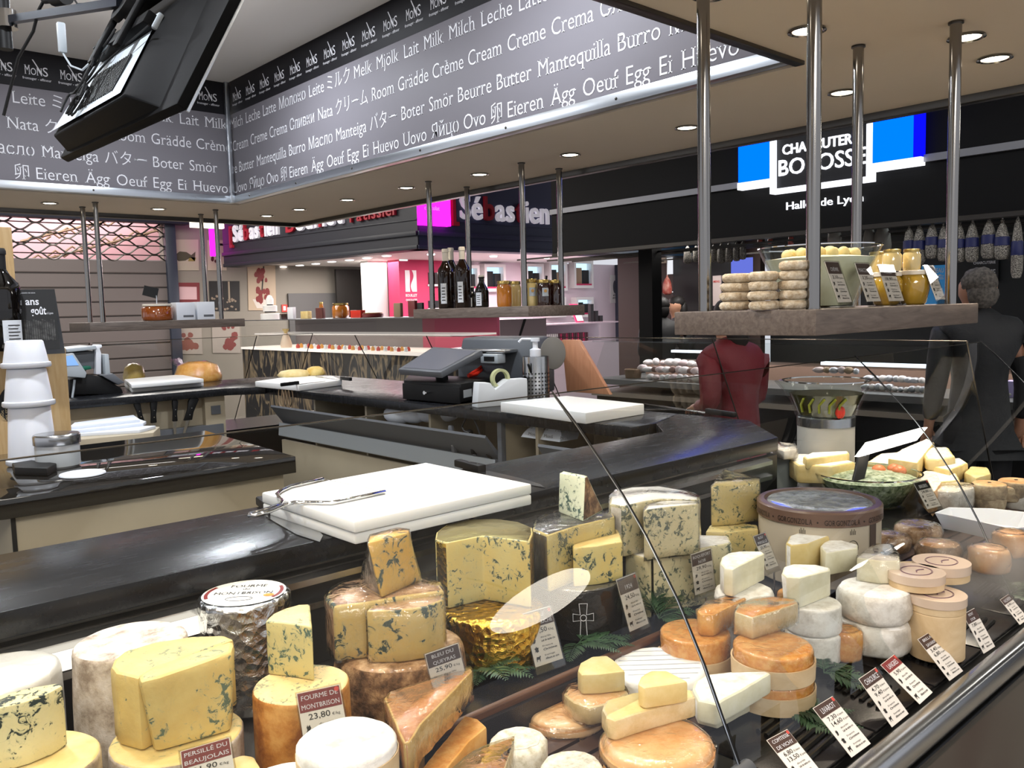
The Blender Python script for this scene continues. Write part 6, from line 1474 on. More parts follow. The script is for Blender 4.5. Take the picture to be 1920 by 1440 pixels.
part(MB().box(-31*k, 0, -7*k, 31*k, .06, 6*k), 'lit_tube', glow('strip_glow', '#fff2d8', 3), r); part(MB().tube([(0, .03, 6*k), (0, .03, 4.0-q.z)], .01, 6), 'stem', M['dsteel'], r)

# ------------------------------------------------------------------ pastry shop on the corner
K = pz(784, 467, 2.35); Lp = pz(415, 502, 2.35); Lp.y = 12.6
kd = (Lp-K); kd.z = 0; KL = kd.length; kd.normalize(); kn = Vector((-kd.y, kd.x, 0))   # kn points to the stall side
if kn.x > 0: kn = -kn
def pk(x, y, off=0):
    d = ray(x, y); t = ((K+kn*off)-CP).dot(kn)/d.dot(kn); return CP+d*t
M['fas'] = mat('slate_fascia', '#2e3139', .5); M['fasb'] = mat('blue_slate_fascia', '#3a3f5e', .5)
r = root('shop_fascia', 'dark slate fascia of the pastry shop with white and red letters round its corner', 'shop sign', (K.x, K.y, 0)); o0 = Vector((K.x, K.y, 0))
FX = py(1200, 470, K.y).x
def side_bar(b, z0, z1, off, th=.05, a=0, e=KL):
    P = [kd*a+kn*off, kd*e+kn*off, kd*e+kn*(off-th), kd*a+kn*(off-th)]; b.prism([(p.x, p.y) for p in P], z0, z1)
zl = pk(784, 438).z
b = MB(); side_bar(b, 2.35, 3.6, 0, .25); part(b, 'side_panel', M['fas'], r)
b = MB(); b.box(0.02, 0, 2.35, FX-K.x, .25, 3.6); part(b, 'front_panel', M['fasb'], r)
b = MB()
for z0, z1, o in ((2.35, 2.40, .02), (zl-.02, zl+.035, .03), (zl+.16, zl+.18, .012)): side_bar(b, z0, z1, o)
part(b, 'side_moulding', M['fas'], r, .004)
b = MB()
for z0, z1, o in ((2.35, 2.40, .02), (zl-.02, zl+.035, .03), (zl+.16, zl+.18, .012)): b.box(0, -o, z0, FX-K.x, .02, z1)
part(b, 'front_moulding', M['fasb'], r, .004)
rl = mat('red_letters', '#b32a3a', .4); wl = mat('white_letters', '#e9e6ee', .4, emit='#efeaf5', st=.25)
def lettered(word, reds, p0, p1, hgt, u, off):
    gw = []; tot = 0
    for ch in word:
        g = glyphs(ch, False, 0, True)[0]; w0 = max(q[0] for q in g)-min(q[0] for q in g); gw.append(w0); tot += w0+.09
    L_ = (p1-p0).length; k2 = L_/tot; x = 0; d = (p1-p0).normalized()
    for i, ch in enumerate(word):
        b = MB(); write(b, ch, p0+d*x-o0+off, u, Z1, hgt, gw[i]*k2, ext=.04, bold=True); part(b, 'letter', rl if i in reds else wl, r, label='raised red letter' if i in reds else 'raised white letter'); x += (gw[i]+.09)*k2
a, e = pk(434, 455, .005), pk(527, 438, .005)
lettered('[Sébastien', (0, 3, 6), a, e, .34, -kd, Vector())
a, e = pk(540, 436, .005), pk(650, 417, .005)
lettered('Bouillet', (0, 4), a, e, .34, -kd, Vector())
a, e = pk(660, 417, .005), pk(752, 401, .005)
lettered('Pâtissier', tuple(range(9)), a, e, .22, -kd, Vector())
a, e = py(846, 408, K.y-.005), py(1030, 411, K.y-.005); e.z = a.z
lettered('[Sébastien', (0, 3, 6), a, e, .42, X1, Vector())
pk_ = glow('magenta_sign', '#ff1fe8', 2.2)
a, e = py(790, 421, K.y-.10), py(845, 415, K.y-.10)
q = root('lit_sign', 'glowing magenta box sign at the corner of the pastry shop', 'sign', a)
part(MB().box(0, 0, 0, (e-a).length, .08, .45), 'lit_box', pk_, q)
b = MB(); w_ = (e-a).length; write(b, 'BOUILLET', (w_*.12, -.002, .28), X1, Z1, .10, w_*.45, bold=True); write(b, 'chocolat', (w_*.12, -.002, .18), X1, Z1, .07, w_*.5); part(b, 'sign_words', glow('pale_magenta', '#ff7df5', 1.6), q)
a = pk(402, 480, .12)
q = root('lit_sign', 'narrow glowing magenta sign at the far left end of the pastry shop', 'sign', a); k = depth(a)/F
part(MB().box(-5*k, 0, 0, 7*k, .06, 62*k), 'lit_box', pk_, q); part(MB().box(-4*k, .02, 20*k, 30*k, .04, 24*k), 'bracket', M['dsteel'], q)
# shop interior
b = MB(); P = [K+kn*-.26, Lp+kn*-.26, Vector((11, 12.95, 0)), Vector((11, K.y+.26, 0))]; b.prism([(p.x, p.y) for p in P], 2.40, 2.44); struct(b, 'ceiling.003', M['white'])
SW = 10.9
pinkm = mat('pink_wall', '#c22f5c', .6); pw_ = mat('shop_white_wall', '#e3d3da', .7)
xa, xb, xc, xd = (py(x, 560, SW).x for x in (743, 800, 831, 1180))
b = MB(); b.box(xb, SW, 0, xd, SW+.2, 2.40); struct(b, 'wall_shop', pw_)
b = MB(); b.box(xa, SW-.10, 0, xb, SW+.2, 2.4); struct(b, 'wall_shop.001', pinkm)
b = MB(); b.box(xb, SW-.02, 0, xc, SW+.0, 2.4); struct(b, 'wall_shop.002', pinkm)
b = MB(); b.box(py(692, 560, SW+.3).x, SW+.3, 0, xa+.05, SW+.5, 2.40); struct(b, 'wall_shop.003', M['white'])
b = MB(); b.box(py(632, 560, WY-.3).x, WY-.3, 0, py(700, 560, WY-.3).x, WY-.25, 2.35); struct(b, 'door_1', mat('dark_doorway', '#1b1915', .6))
b = MB(); b.box(py(541, 560, WY-.05).x, WY-.05, 0, py(630, 560, WY-.05).x, WY-.02, py(580, 550, WY).z); struct(b, 'door_2', mat('grey_door', '#5e5d5c', .6))
for i, (x, y) in enumerate(((530, 500), (562, 497), (592, 494), (622, 490), (655, 487), (688, 483), (725, 479))):
    q = pz(x, y, 2.40); o = root('shop_spotlight', 'bright round spot in the white pastry shop ceiling', 'ceiling light', q, 0, 'spots in the pastry shop ceiling')
    part(MB().lathe([(0, -.012), (.06, -.012), (.07, 0)], 16), 'lamp_disc', glow('shop_spot', '#fff4f0', 6) if i == 0 else bpy.data.materials['shop_spot'], o)
    part(MB().lathe([(.07, -.006), (.085, -.004), (.085, 0)], 16), 'rim', M['alu'], o)
for i, x in enumerate((808, 925, 1024)):
    q = py(x, 471, 9.6); q.z = 2.40; o = root('shop_spotlight', 'bright round spot over the niche wall of the pastry shop', 'ceiling light', q, 0, 'spots over the niche wall')
    part(MB().lathe([(0, -.02), (.05, -.02), (.06, 0)], 16), 'lamp_disc', bpy.data.materials['shop_spot'], o); part(MB().lathe([(.06, -.006), (.075, -.004), (.075, 0)], 16), 'rim', M['alu'], o)
# emblem on the pink wall
c = py(771, 540, SW-.104); k = depth(c)/F
r = root('shop_emblem', 'white square emblem with a curved monogram and words on the pink wall', 'emblem', c)
b = MB()
for s, off in ((-1, -1), (1, 1)):
    vs = []; n = 12
    for i in range(n+1):
        t = i/n; z = (33-40*t)*k; cx = (1.5+3.5*math.sin(t*pi*2)*(1 if s > 0 else .15))*k
        vs += [(cx+s*1.2*k if s > 0 else cx-4*k, 0, z), (s*13*k, 0, z)]
    b.add(vs, [(2*i, 2*i+1, 2*i+3, 2*i+2) for i in range(n)])
part(b, 'monogram', M['white'], r)
b = MB(); write(b, 'BOUILLET', (0, 0, -16*k), X1, Z1, 7*k, 26*k, 'c', bold=True); write(b, 'CHOCOLATIER', (0, 0, -24*k), X1, Z1, 5*k, 26*k, 'c', bold=True); part(b, 'words', M['white'], r)
q = py(757, 483, SW-.13); k = depth(q)/F; r = root('exit_sign', 'small pale lit exit sign on top of the pink wall', 'sign', q); part(MB().box(-8*k, 0, -6*k, 9*k, .03, 6*k), 'lit_panel', glow('exit_glow', '#dff5ee', 1.1), r)
# niches with boxes
blueg = glow('niche_light', '#bfe6ff', 1.2)
for i, (x0, y0, x1, y1) in enumerate(((873, 503, 895, 541), (914, 501, 944, 541), (991, 500, 1016, 540), (1035, 497, 1060, 540), (1081, 494, 1109, 535), (1085, 562, 1110, 590), (1035, 562, 1058, 590))):
    a, e = py(x0, y1, SW-.14), py(x1, y0, SW-.14); w_, h_ = e.x-a.x, e.z-a.z
    r = root('wall_niche', 'white framed lit niche in the pastry shop wall, %s from the left' % WORDS[i], 'niche', (a.x, SW-.14, a.z))
    b = MB(); f = .05
    b.box(-f, 0, -f, w_+f, .14, 0); b.box(-f, 0, h_, w_+f, .14, h_+f); b.box(-f, 0, 0, 0, .14, h_); b.box(w_, 0, 0, w_+f, .14, h_); part(b, 'frame', M['white'], r)
    part(MB().box(0, .12, 0, w_, .138, h_), 'back_light', blueg, r); part(MB().box(0, .0, 0, w_, .12, .03), 'pink_ledge', pinkm, r)
    for j in range(2):
        part(MB().box(0, 0, 0, w_*.38, .05, h_*(.72 if j == 0 else .62)), 'gift_box', M['dblack' if (i+j) % 4 else 'kraft'], None, .003)
        o = COL.objects[-1]; o.location = (a.x+w_*(.08+.46*j), SW-.10, a.z+.031); tag(o, 'dark tall gift box, %s in the %s lit niche' % (('left', 'right')[j], WORDS[i]), 'box')
c = py(1153, 542, SW-.01); k = depth(c)/F; r = root('wall_poster', 'white poster with an oval emblem at the right end of the niche wall', 'poster', c)
part(MB().box(-13*k, 0, -26*k, 13*k, .008, 26*k), 'sheet', M['white'], r)
b = MB(); b.add([(5.5*k*math.cos(i*pi/12), -.002, 4*k+12*k*math.sin(i*pi/12)) for i in range(24)], [tuple(range(24))]); part(b, 'oval', M['grey'], r)
b = MB(); write(b, 'MÉTIERS', (0, -.002, -13*k), X1, Z1, 4*k, 11*k, 'c', bold=True); write(b, 'ARTISAN', (0, -.002, -18*k), X1, Z1, 4*k, 15*k, 'c', bold=True); part(b, 'words', M['blackink'], r)
b = MB(); xg = py(1181, 560, SW-.2).x; b.box(xg, SW-.5, 0, py(1191, 560, SW-.5).x, SW, 2.4); struct(b, 'trim_6', M['navy'])
b = MB(); b.box(py(1191, 560, SW-.6).x, SW-.9, 0, py(1198, 560, SW-.6).x, SW-.5, 2.4); struct(b, 'trim_7', M['lgrey'])
# shelves in the pink recess
for i, (y0, lb) in enumerate(((533, 'upper'), (578, 'lower'))):
    a, e = py(803, y0, SW-.12), py(834, y0, SW-.12)
    one(MB().box(0, 0, -.03, e.x-a.x, .10, 0), 'pink_shelf', M['white'], '%s small shelf in the pink recess beside the emblem wall' % lb, 'shelf', a)
    for j in range(2):
        k = depth(a)/F
        one(MB().box(0, 0, 0, 10*k, .04, (22-8*i)*k), 'chocolate_box', M['jamd' if i == 0 else 'dblack'], 'dark box, %s on the %s pink recess shelf' % (('left', 'right')[j], lb), 'box', (a.x+(2+15*j)*k, SW-.11, a.z+.0005))
# packets, leaflet and boxes at the right of the pastry counter
CY = 9.2
a, e = py(1020, 608, CY), py(1165, 606, CY)
r = root('pastry_counter', 'white pastry counter with a glass shelf below the niche wall', 'counter', (a.x, CY, 0)); w_ = e.x-a.x; zt_ = a.z; zl_ = py(1090, 640, CY).z
part(MB().box(-.6, 0, 0, w_, .6, zl_), 'lower_body', pw_, r); part(MB().box(-.6, .5, zl_, w_, .6, zt_), 'back_panel', pw_, r); part(MB().box(-.6, 0, zt_-.02, w_, .6, zt_), 'glass_top', mat('pale_glass_top', '#d9c3cc', .15), r)
k = depth(a)/F
for i in range(24):
    one(MB().box(0, 0, 0, 3.6*k, .10, 17*k), 'pastry_packet', M['white'] if i < 8 else (pinkm if i % 3 == 0 else mat('plum_packet', '#5a1f2c', .4) if i == 8 or 'plum_packet' not in bpy.data.materials else bpy.data.materials['plum_packet']), 'slim upright packet in the row on the pastry counter', 'packet', (a.x+(2+5.3*i)*k, CY+.05, zl_+.0005), 0, 'packets in the row on the pastry counter')
p = py(1090, 605, CY+.2); b = MB(); b.add([(0, 0, 0), (22*k, 0, 0), (17*k, .1, 37*k), (-5*k, .1, 37*k)]+[(0, .02, 0), (22*k, .02, 0), (17*k, .12, 37*k), (-5*k, .12, 37*k)], [(0,1,2,3), (7,6,5,4), (0,4,5,1), (1,5,6,2), (2,6,7,3), (3,7,4,0)])
o = one(b, 'leaflet_stand', pinkm, 'pink leaflet stand on the pastry counter', 'leaflet stand', (p.x-14*k, p.y, zt_+.0005))
part(MB().add([(2*k, -.004, 3*k), (20*k, -.004, 3*k), (18*k, .035, 17*k), (0, .035, 17*k)], [(0,1,2,3)]), 'printed_picture', M['white'], o)
for i, (x, w2, h2) in enumerate(((1112, 9, 36), (1121, 8, 22), (1129, 9, 12))):
    q = py(x-4, 605, CY+.25); one(MB().box(0, 0, 0, w2*k, .06, h2*k), 'chocolate_box', M['dblack'], 'black box beside the pink leaflet stand, %s from it' % WORDS[i], 'box', (q.x, q.y, zt_+.0005))
# cake counter along the aisle side
CX = 5.35
a, e = px(452, 614, CX), px(815, 614, CX); zt_ = 1.545; zb_ = px(640, 657, CX).z
r = root('cake_counter', 'lit glass cake counter along the side of the pastry shop', 'counter', (CX, e.y, 0)); Lc = a.y-e.y
N = NT('flame_front'); f = N.noise(N.n('ShaderNodeMapping', Vector=N.co(False), Scale=(1., 1., .35)).outputs[0], 3.2, 3, .5, 2.2); N.set(Base_Color=N.ramp(f, [(.46, '#2b2b2d'), (.52, '#8a7a62'), (.58, '#2b2b2d')]), Roughness=.4)
part(MB().box(0, 0, 0, .9, Lc, zb_-.03), 'front_base', N.m, r)
part(MB().box(-.02, 0, zb_-.03, .9, Lc, zb_), 'lit_deck', mat('white_deck', '#efe8e2', .5, emit='#fff3ea', st=.35), r)
part(MB().box(.2, 0, zb_+.17, .85, Lc, zb_+.19), 'glass_shelf', mat('white_shelf', '#efe8e2', .4, emit='#fff3ea', st=.3), r)
part(MB().box(0, 0, zt_-.012, .9, Lc, zt_), 'glass_top', M['alu'], r)
part(MB().quad((0, 0, zb_), (0, Lc, zb_), (0, Lc, zt_), (0, 0, zt_)), 'front_glass', M['glass'], r)
part(MB().box(.86, 0, zb_, .9, Lc*.3, zt_-.01), 'back_panel', mat('rose_panel', '#b8506c', .5), r); part(MB().box(.86, Lc*.3, zb_, .9, Lc, zt_-.01), 'back_panel', mat('grey_back', '#8c8688', .5), r)
def oncake(x, dx=.3): 
    q = px(x, 612, CX+dx); q.z = zt_+.0005; return q, depth(q)/F
q, k = oncake(508); r = root('cake_stand', 'white three-tier cake stand on the cake counter', 'cake stand', q)
for j, (z0, R0) in enumerate(((0, 18), (15, 13), (28, 7))):
    part(MB().lathe([(0, z0*k), (R0*k, z0*k), (R0*k, (z0+10)*k), (R0*.9*k, (z0+11)*k), (0, (z0+11)*k)], 24), 'tier', M['white'], r); part(MB().lathe([(0, (z0-2)*k), (R0*.8*k, (z0-2)*k), (R0*.8*k, z0*k)], 20), 'tier_gap', M['dblack'], r)
part(MB().lathe([(0, 39*k), (6*k, 39*k), (4*k, 44*k), (0, 46*k)], 14), 'top_figure', M['white'], r)
for x, w2, h2, m, lb in ((535, 28, 10, 'jamd', 'dark chocolate box on the cake counter right of the cake stand'), (548, 22, 22, 'cups', 'pink and white gift box on the cake counter'), (575, 28, 14, 'paste', 'box of pale pralines on the cake counter'), (602, 24, 20, 'brown', 'purple gift box on the cake counter'), (604, 8, 30, 'honeyo', 'small bottle behind the purple gift box'),
                    (640, 32, 28, 'honeyo', 'large glass jar of orange sweets on the cake counter'), (672, 36, 14, 'red', 'long orange box on the cake counter, upper'), (700, 40, 9, 'redprint', 'row of orange and brown boxes right of the large jar'), (748, 22, 26, 'kraft', 'brown gift bag at the right part of the cake counter'), (775, 22, 30, 'redprint', 'dark red wrapped gift with ribbon behind the middle shelf'), (790, 16, 26, 'dblack', 'dark hamper at the right end of the cake counter')):
    q, k = oncake(x, .3 if x not in (604,) else .6)
    if 'jar' in lb or 'bottle' in lb: jar(lb, q, w2*k/2, h2*k, m)
    else:
        o = one(MB().box(-w2*k*.15, -w2*k*.5, 0, w2*k*.15, w2*k*.5, h2*k), 'gift_box', M[m], lb, 'box', q, 0, None, .004)
for i in range(34):
    x = 560+i*6.3+random.uniform(-2, 2); q = px(x, 655, CX+.12+.1*(i % 2)); q.z = zb_+.0005; k = depth(q)/F
    m = ('redseal', 'paste_o', 'cups', 'pinkp')[i % 4] if 'pinkp' in M else ('redseal', 'paste_o', 'cups')[i % 3]
    one(MB().lathe([(0, 0), (3.4*k, 0), (3.8*k, 3*k), (3*k, 6*k), (1.2*k, 8*k), (0, 8.5*k)], 12), 'small_pastry', M[m], 'small red and cream pastry in the row behind the counter glass', 'pastry', q, 0, 'small pastries on the lit deck', smooth=60)
q = px(537, 650, CX+.15); q.z = zb_+.0005; k = depth(q)/F; r = root('sugar_bag', 'tied clear bag of pale sweets in the cake counter', 'bag', q)
part(MB().lathe([(0, 0), (10*k, 0), (11*k, 6*k), (7*k, 20*k), (3*k, 27*k), (0, 27*k)], 16), 'bag', mat('cream_bag', '#e6cdb8', .4), r, smooth=60); part(MB().lathe([(2.5*k, 26*k), (3*k, 28*k), (7*k, 35*k), (0, 33*k)], 10), 'bag_top', M['paste'], r)
# grey pillar and dark machine under the middle shelf
a, e = py(938, 640, 8.0), py(1025, 640, 8.0)
b = MB(); b.box(0, 0, 0, e.x-a.x, .3, py(980, 598, 8.0).z); o = one(b, 'column_panel', mat('pinkish_panel', '#a99ba0', .5), 'pale pinkish grey panel with a black diagonal line below the middle shelf', 'panel', (a.x, 8.0, 0))
h_ = py(980, 598, 8.0).z; part(MB().add([((e.x-a.x)*.38, -.004, h_-.22), ((e.x-a.x)*.43, -.004, h_-.22), ((e.x-a.x)*.56, -.004, h_), ((e.x-a.x)*.5, -.004, h_)], [(0,1,2,3)]), 'black_line', M['dblack'], o)
a, e = py(880, 640, 8.5), py(937, 640, 8.5)
one(MB().box(0, 0, 0, e.x-a.x, .3, py(900, 604, 8.5).z), 'till_screen', M['black'], 'black machine left of the pinkish grey panel', 'machine', (a.x, 8.5, 0), 0, None, .03)
# timber end cheek on the aisle side of the till
v = [px(*q, 3.04) for q in ((1053,637), (1084,637), (1143,716), (1062,716))]; c = sum(v, Vector())/4; b = MB(); w_ = [p-c for p in v]; w_ = w_[:2]+[Vector((0, w_[2].y, 1.182-c.z)), Vector((0, w_[3].y, 1.182-c.z))]
b.add(w_+[p+Vector((.022, 0, 0)) for p in w_], [(3,2,1,0), (4,5,6,7), (0,1,5,4), (1,2,6,5), (2,3,7,6), (3,0,4,7)]); one(b, 'timber_cheek', M['cheek'], 'pinkish timber end board with a slanted edge right of the scale', 'board', c, 0, None, .003)
# ------------------------------------------------------------------ delicatessen across the aisle
BX = 6.2
M['bblack'] = mat('black_fascia', '#040405', .55, spec=.2)
r = root('shop_fascia', 'black fascia of the delicatessen with a lit blue and white sign across the aisle', 'shop sign', (BX, 2.5, 0))
ye = px(1036, 475, BX).y
part(MB().box(0, -4.5, 2.155, .35, ye-2.5, 3.7), 'fascia_panel', M['bblack'], r)
part(MB().box(-.03, -4.5, 2.545, 0, ye-2.5, 2.595), 'light_strip', mat('grey_strip', '#8c8d92', .35, .4), r)
bl_, wh_ = glow('blue_light', '#0a62ff', 4.2), glow('white_light', '#f4f6ff', 1.6)
lb_ = glow('pale_blue_light', '#0049ff', 3)
Q = lambda x, y, d=0: px(x, y, BX-d)-Vector((BX, 2.5, 0))
z0, z1, z2 = Q(1392, 345).z, Q(1392, 250).z, 2.456
ya, yb, yc_, yd, yf = Q(1392, 300).y, Q(1454, 300).y, Q(1643, 300).y, Q(1722, 300).y, Q(1735, 300).y
part(MB().box(-.06, yb, z0, -.001, ya, 3.2), 'blue_box', bl_ if 0 else lb_, r, label='lit blue panel'); part(MB().box(-.06, yd, z0, -.001, yc_, 3.2), 'blue_box', lb_, r, label='lit blue panel')
part(MB().box(-.09, yf, z0+.0, -.001, yd-.001, 3.2), 'blue_side', glow('deep_blue_light', '#0a0cff', 1.2), r)
b = MB(); b.box(-.075, yb, z0-.055, -.001, ya, z0); b.box(-.075, yf, z0-.055, -.001, yc_, z0); t = .035
b.box(-.085, yb-t, z2, -.001, yb, 3.2); b.box(-.085, yc_, z2, -.001, yc_+t, 3.2); b.box(-.085, yc_, z2, -.001, yb, z2+t); part(b, 'white_frame', wh_, r, label='lit white frame')
part(MB().box(-.04, yc_+t, z2+t, -.0005, yb-t, 3.2), 'sign_field', mat('sign_field', '#06060c', .4), r)
b = MB(); cy = (yb+yc_)/2; wd = yb-yc_
write(b, 'CHARCUTERIE', (-.042, cy, Q(1500, 292).z+.02), -Y1, Z1, .105, wd*.78, 'c', bold=True, ext=.01)
part(b, 'sign_letters', wh_, r, label='white capitals')
b = MB(); write(b, 'BOBOSSE', (-.042, cy, Q(1500, 330).z+.015), -Y1, Z1, .175, wd*.86, 'c', serif=True, bold=True, ext=.01); part(b, 'sign_letters', wh_, r, label='large white serif capitals')
b = MB(); write(b, 'Halles de Lyon', (-.012, Q(1546, 385).y, Q(1546, 386).z), -Y1, Z1, .085, .62, 'c', ext=.01); part(b, 'sign_letters', wh_, r, label='small white letters')
part(MB().box(-.01, -4.5, 2.12, .01, ye-2.5, 2.153), 'hanging_rail', M['dsteel'], r)
b = MB()
for x in (.05, .5, .7, .9, 1.8): b.box(x-.008, -2.6, 2.118, x+.008, 4.3, 2.134)
part(b, 'meat_rails', M['dsteel'], r)
# return side of the fascia over the end of the shop
b = MB(); b.box(BX+.351, ye-.28, 2.155, 11, ye, 3.7); struct(b, 'trim_8', mat('dark_blue_soffit', '#0f2234', .4))
b = MB(); b.box(BX+.36, -3, 2.45, 11, ye-.3, 2.5); struct(b, 'ceiling.004', mat('dark_ceiling', '#101820', .6))
b = MB(); b.box(8.9, -4, 0, 9.0, 5.35, 2.45); struct(b, 'wall_right', mat('dark_shop_wall', '#15181a', .5))
P0, P1 = px(1198, 560, 6.6), px(1223, 560, 6.6)
b = MB(); b.box(6.6, P1.y, 0, 6.75, P0.y, 2.45); struct(b, 'trim_9', M['bblack'])
yw0, yw1 = px(1290, 560, 8.3).y, px(1378, 560, 8.3).y
b = MB(); b.box(8.3, yw1, 0, 8.35, px(1262, 560, 8.3).y, 2.45); struct(b, 'wall_right.001', mat('black_panel', '#0d0d0f', .5))
# counter with cold meats
CX2 = 5.45; ya, yb = 5.0, -.6
r = root('deli_counter', 'dark delicatessen counter with pale ledges and light strips across the aisle', 'counter', (CX2, 2.2, 0))
zt_, zd, zl_ = px(1250, 628, CX2).z, .985, .86
part(MB().box(.05, yb-2.2, 0, 1.0, ya-2.2, zl_-.02), 'base', M['bblack'], r)
part(MB().box(-.02, yb-2.2, zl_-.02, 1.0, ya-2.2, zl_+.015), 'lower_ledge', mat('taupe_ledge', '#8a8074', .3), r)
part(MB().box(.0, yb-2.2, .94, 1.0, ya-2.2, zd), 'deck', mat('steel_deck', '#6a6a68', .35, .3), r)
part(MB().box(.0, yb-2.2, 1.30, .9, ya-2.2, 1.312), 'glass_top', M['glass'], r)
b = MB(); b.slab([(0, zd), (.003, zd), (.163, 1.30), (.16, 1.30)], yb-2.2, ya-2.2, 'y'); part(b, 'front_glass', M['glass'], r)
stripm = glow('cold_strip', '#e9f0ff', 2.4)
b = MB(); b.box(.40, px(1740, 700, 5.9).y-2.2, 1.135, .44, px(1545, 700, 5.9).y-2.2, 1.16); part(b, 'light_strip', stripm, r)
b = MB(); b.box(.40, px(1335, 650, 5.9).y-2.2, 1.20, .44, px(1265, 650, 5.9).y-2.2, 1.22); part(b, 'light_strip', stripm, r)
b = MB(); b.box(.6, -.9, zd, .98, 2.7, 1.1); part(b, 'back_step', mat('deli_back_step', '#7d6253', .5), r)
lamp('AREA', 'counter_light', (5.85, 3.4, 1.285), 14, (1, .9, .92), shape='RECTANGLE', size=.2, size_y=3)
lamp('AREA', 'counter_light', (5.85, .9, 1.285), 10, (1, .94, .92), shape='RECTANGLE', size=.2, size_y=2)
M['sausp'] = mat('floured_sausage', '#cbb8b6', .6, bump=(60, .6, .003)); M['sausw'] = mat('white_sausage', '#dcd5d2', .6, bump=(60, .6, .003)); M['sausd'] = mat('dry_sausage', '#7a5a50', .55, bump=(60, .6, .003)); M['steel_wrap'] = mat('crinkled_film_wrap', '#b9b9bd', .2, .35, bump=(50, .9, .004))
rn = random.Random(3); i = 0
for row, (y0, x0, x1, z0, n, ms) in enumerate(((0, 1215, 1335, 720, 11, ('sausw', 'sausp', 'sausw')), (.12, 1200, 1335, 700, 12, ('sausp', 'sausw', 'sausd')), (.25, 1210, 1330, 685, 9, ('sausw', 'sausw', 'sausp')),
                                          (.1, 1620, 1738, 735, 11, ('steel_wrap', 'sausw')), (.22, 1625, 1735, 718, 9, ('steel_wrap', 'steel_wrap', 'sausw')), (.15, 1530, 1612, 742, 6, ('sausp', 'kraft', 'steel_wrap')), (.15, 1815, 1915, 735, 7, ('steel_wrap', 'sausw')))):
    for j in range(n):
        q = px(x0+(x1-x0)*(j+.5)/n, z0, CX2+.12+y0); k = depth(q)/F; L_ = rn.uniform(11, 17)*k; a = rn.uniform(-.9, .9); R_ = rn.uniform(5, 7.5)*k
        b = MB(); pts = [(math.cos(a)*L_*t*.6, math.sin(a)*L_*t*.6+.3*L_*t*t, R_) for t in (-1, -.6, 0, .6, 1)]; b.tube(pts, [R_*.3, R_*.9, R_, R_*.9, R_*.3], 10)
        one(b, 'dry_sausage', M[ms[j % len(ms)]], 'small pale dry sausage heaped on the delicatessen counter' if row < 3 else 'wrapped cold meat heaped on the delicatessen counter farther right', 'sausage', (q.x, q.y, zd+.001+.05*(row % 3)), 0,
            'dry sausages heaped on the delicatessen counter' if row < 3 else 'wrapped cold meats on the delicatessen counter', smooth=180)
q = px(1187, 684, CX2+.2); k = depth(q)/F
b = MB(); b.lathe([(0, 0), (14*k, 0), (17*k, 16*k), (15*k, 17*k), (12*k, 4*k), (0, 4*k)], 24, (0, 0, 0), .006, 3); one(b, 'wicker_basket', mat('wicker', '#7a5f45', .7, bump=(90, 1., .006)), 'small brown wicker basket at the left end of the sausage heap', 'basket', (q.x, q.y, zd+.001))
# hanging sausages in nets along the rail
def hung(label, x, y0, y1, w, X, group, band=True, m='net', kind='sausage', name='hanging_sausage'):
    a, e = px(x, y0, X), px(x, y1, X); k = depth(a)/F; R_ = w*k/2; Hh = a.z-e.z
    r = root(name, label, kind, (a.x, a.y, e.z), 0, group)
    pr = [(0, 0), (R_*.7, .004), (R_, Hh*.10), (R_*1.03, Hh*.3), (R_*.9, Hh*.6), (R_*.55, Hh*.80), (R_*.2, Hh*.9), (R_*.12, Hh*.92), (R_*.22, Hh*.95), (.004, Hh), (0, Hh)]
    part(MB().lathe(pr, 18, (0, 0, 0), R_*.12, x), 'meat', [M[m]], r, smooth=60)
    if band: part(MB().lathe([(R_*1.0, Hh*.34), (R_*1.07, Hh*.35), (R_*1.02, Hh*.55), (R_*.95, Hh*.56)], 18), 'paper_band', mat('blue_band', '#1b2358', .5) if 'blue_band' not in bpy.data.materials else bpy.data.materials['blue_band'], r, label='blue paper band')
    part(MB().tube([(0, 0, Hh*.98), (0, 0, 2.13-e.z)], .004, 6), 'string', M['ink'], r)
for i, (x, y0, y1, w) in enumerate(((1705, 420, 490, 20), (1724, 416, 496, 22), (1748, 412, 485, 22), (1769, 416, 490, 18), (1800, 414, 492, 20), (1824, 409, 492, 23), (1855, 405, 485, 25), (1880, 410, 487, 26), (1909, 396, 522, 20))):
    hung('netted sausage with blue band hanging under the black fascia, %s from the left' % WORDS[i] if i < 8 else 'long netted sausage hanging farthest right under the black fascia', x, y0, y1, w, BX+.05, None)
for i, (x, y0, y1, w) in enumerate(((1289, 458, 495, 15), (1305, 458, 492, 13), (1338, 456, 492, 14), (1352, 454, 494, 15), (1367, 452, 492, 14), (1381, 450, 490, 13), (1393, 449, 487, 12))):
    hung('small netted sausage in the row left of the cheese stacks', x, y0, y1, w, BX+.9, 'small netted sausages hanging at the left of the delicatessen', False)
M['ham'] = mat('cured_ham', '#8d8880', .5, bump=(30, .5, .006)); M['redmeat'] = mat('red_meat', '#a8433a', .45, var=(18, '#c98a7c'))
for i, (x, y0, y1, w) in enumerate(((1565, 415, 460, 24), (1630, 415, 470, 22), (1655, 412, 480, 30))):
    hung('pale hanging ham above the glass bowl, %s from the left' % WORDS[i], x, y0, y1, w, BX+.5, None, False, 'ham', 'ham', 'hanging_ham')
for i, (x, y0, y1, w) in enumerate(((1425, 442, 458, 9), (1444, 440, 458, 9), (1483, 436, 460, 10))):
    hung('small red hanging sausage tip above the stacks, %s from the left' % WORDS[i], x, y0, y1, w, BX+.7, None, False, 'redmeat', 'sausage')
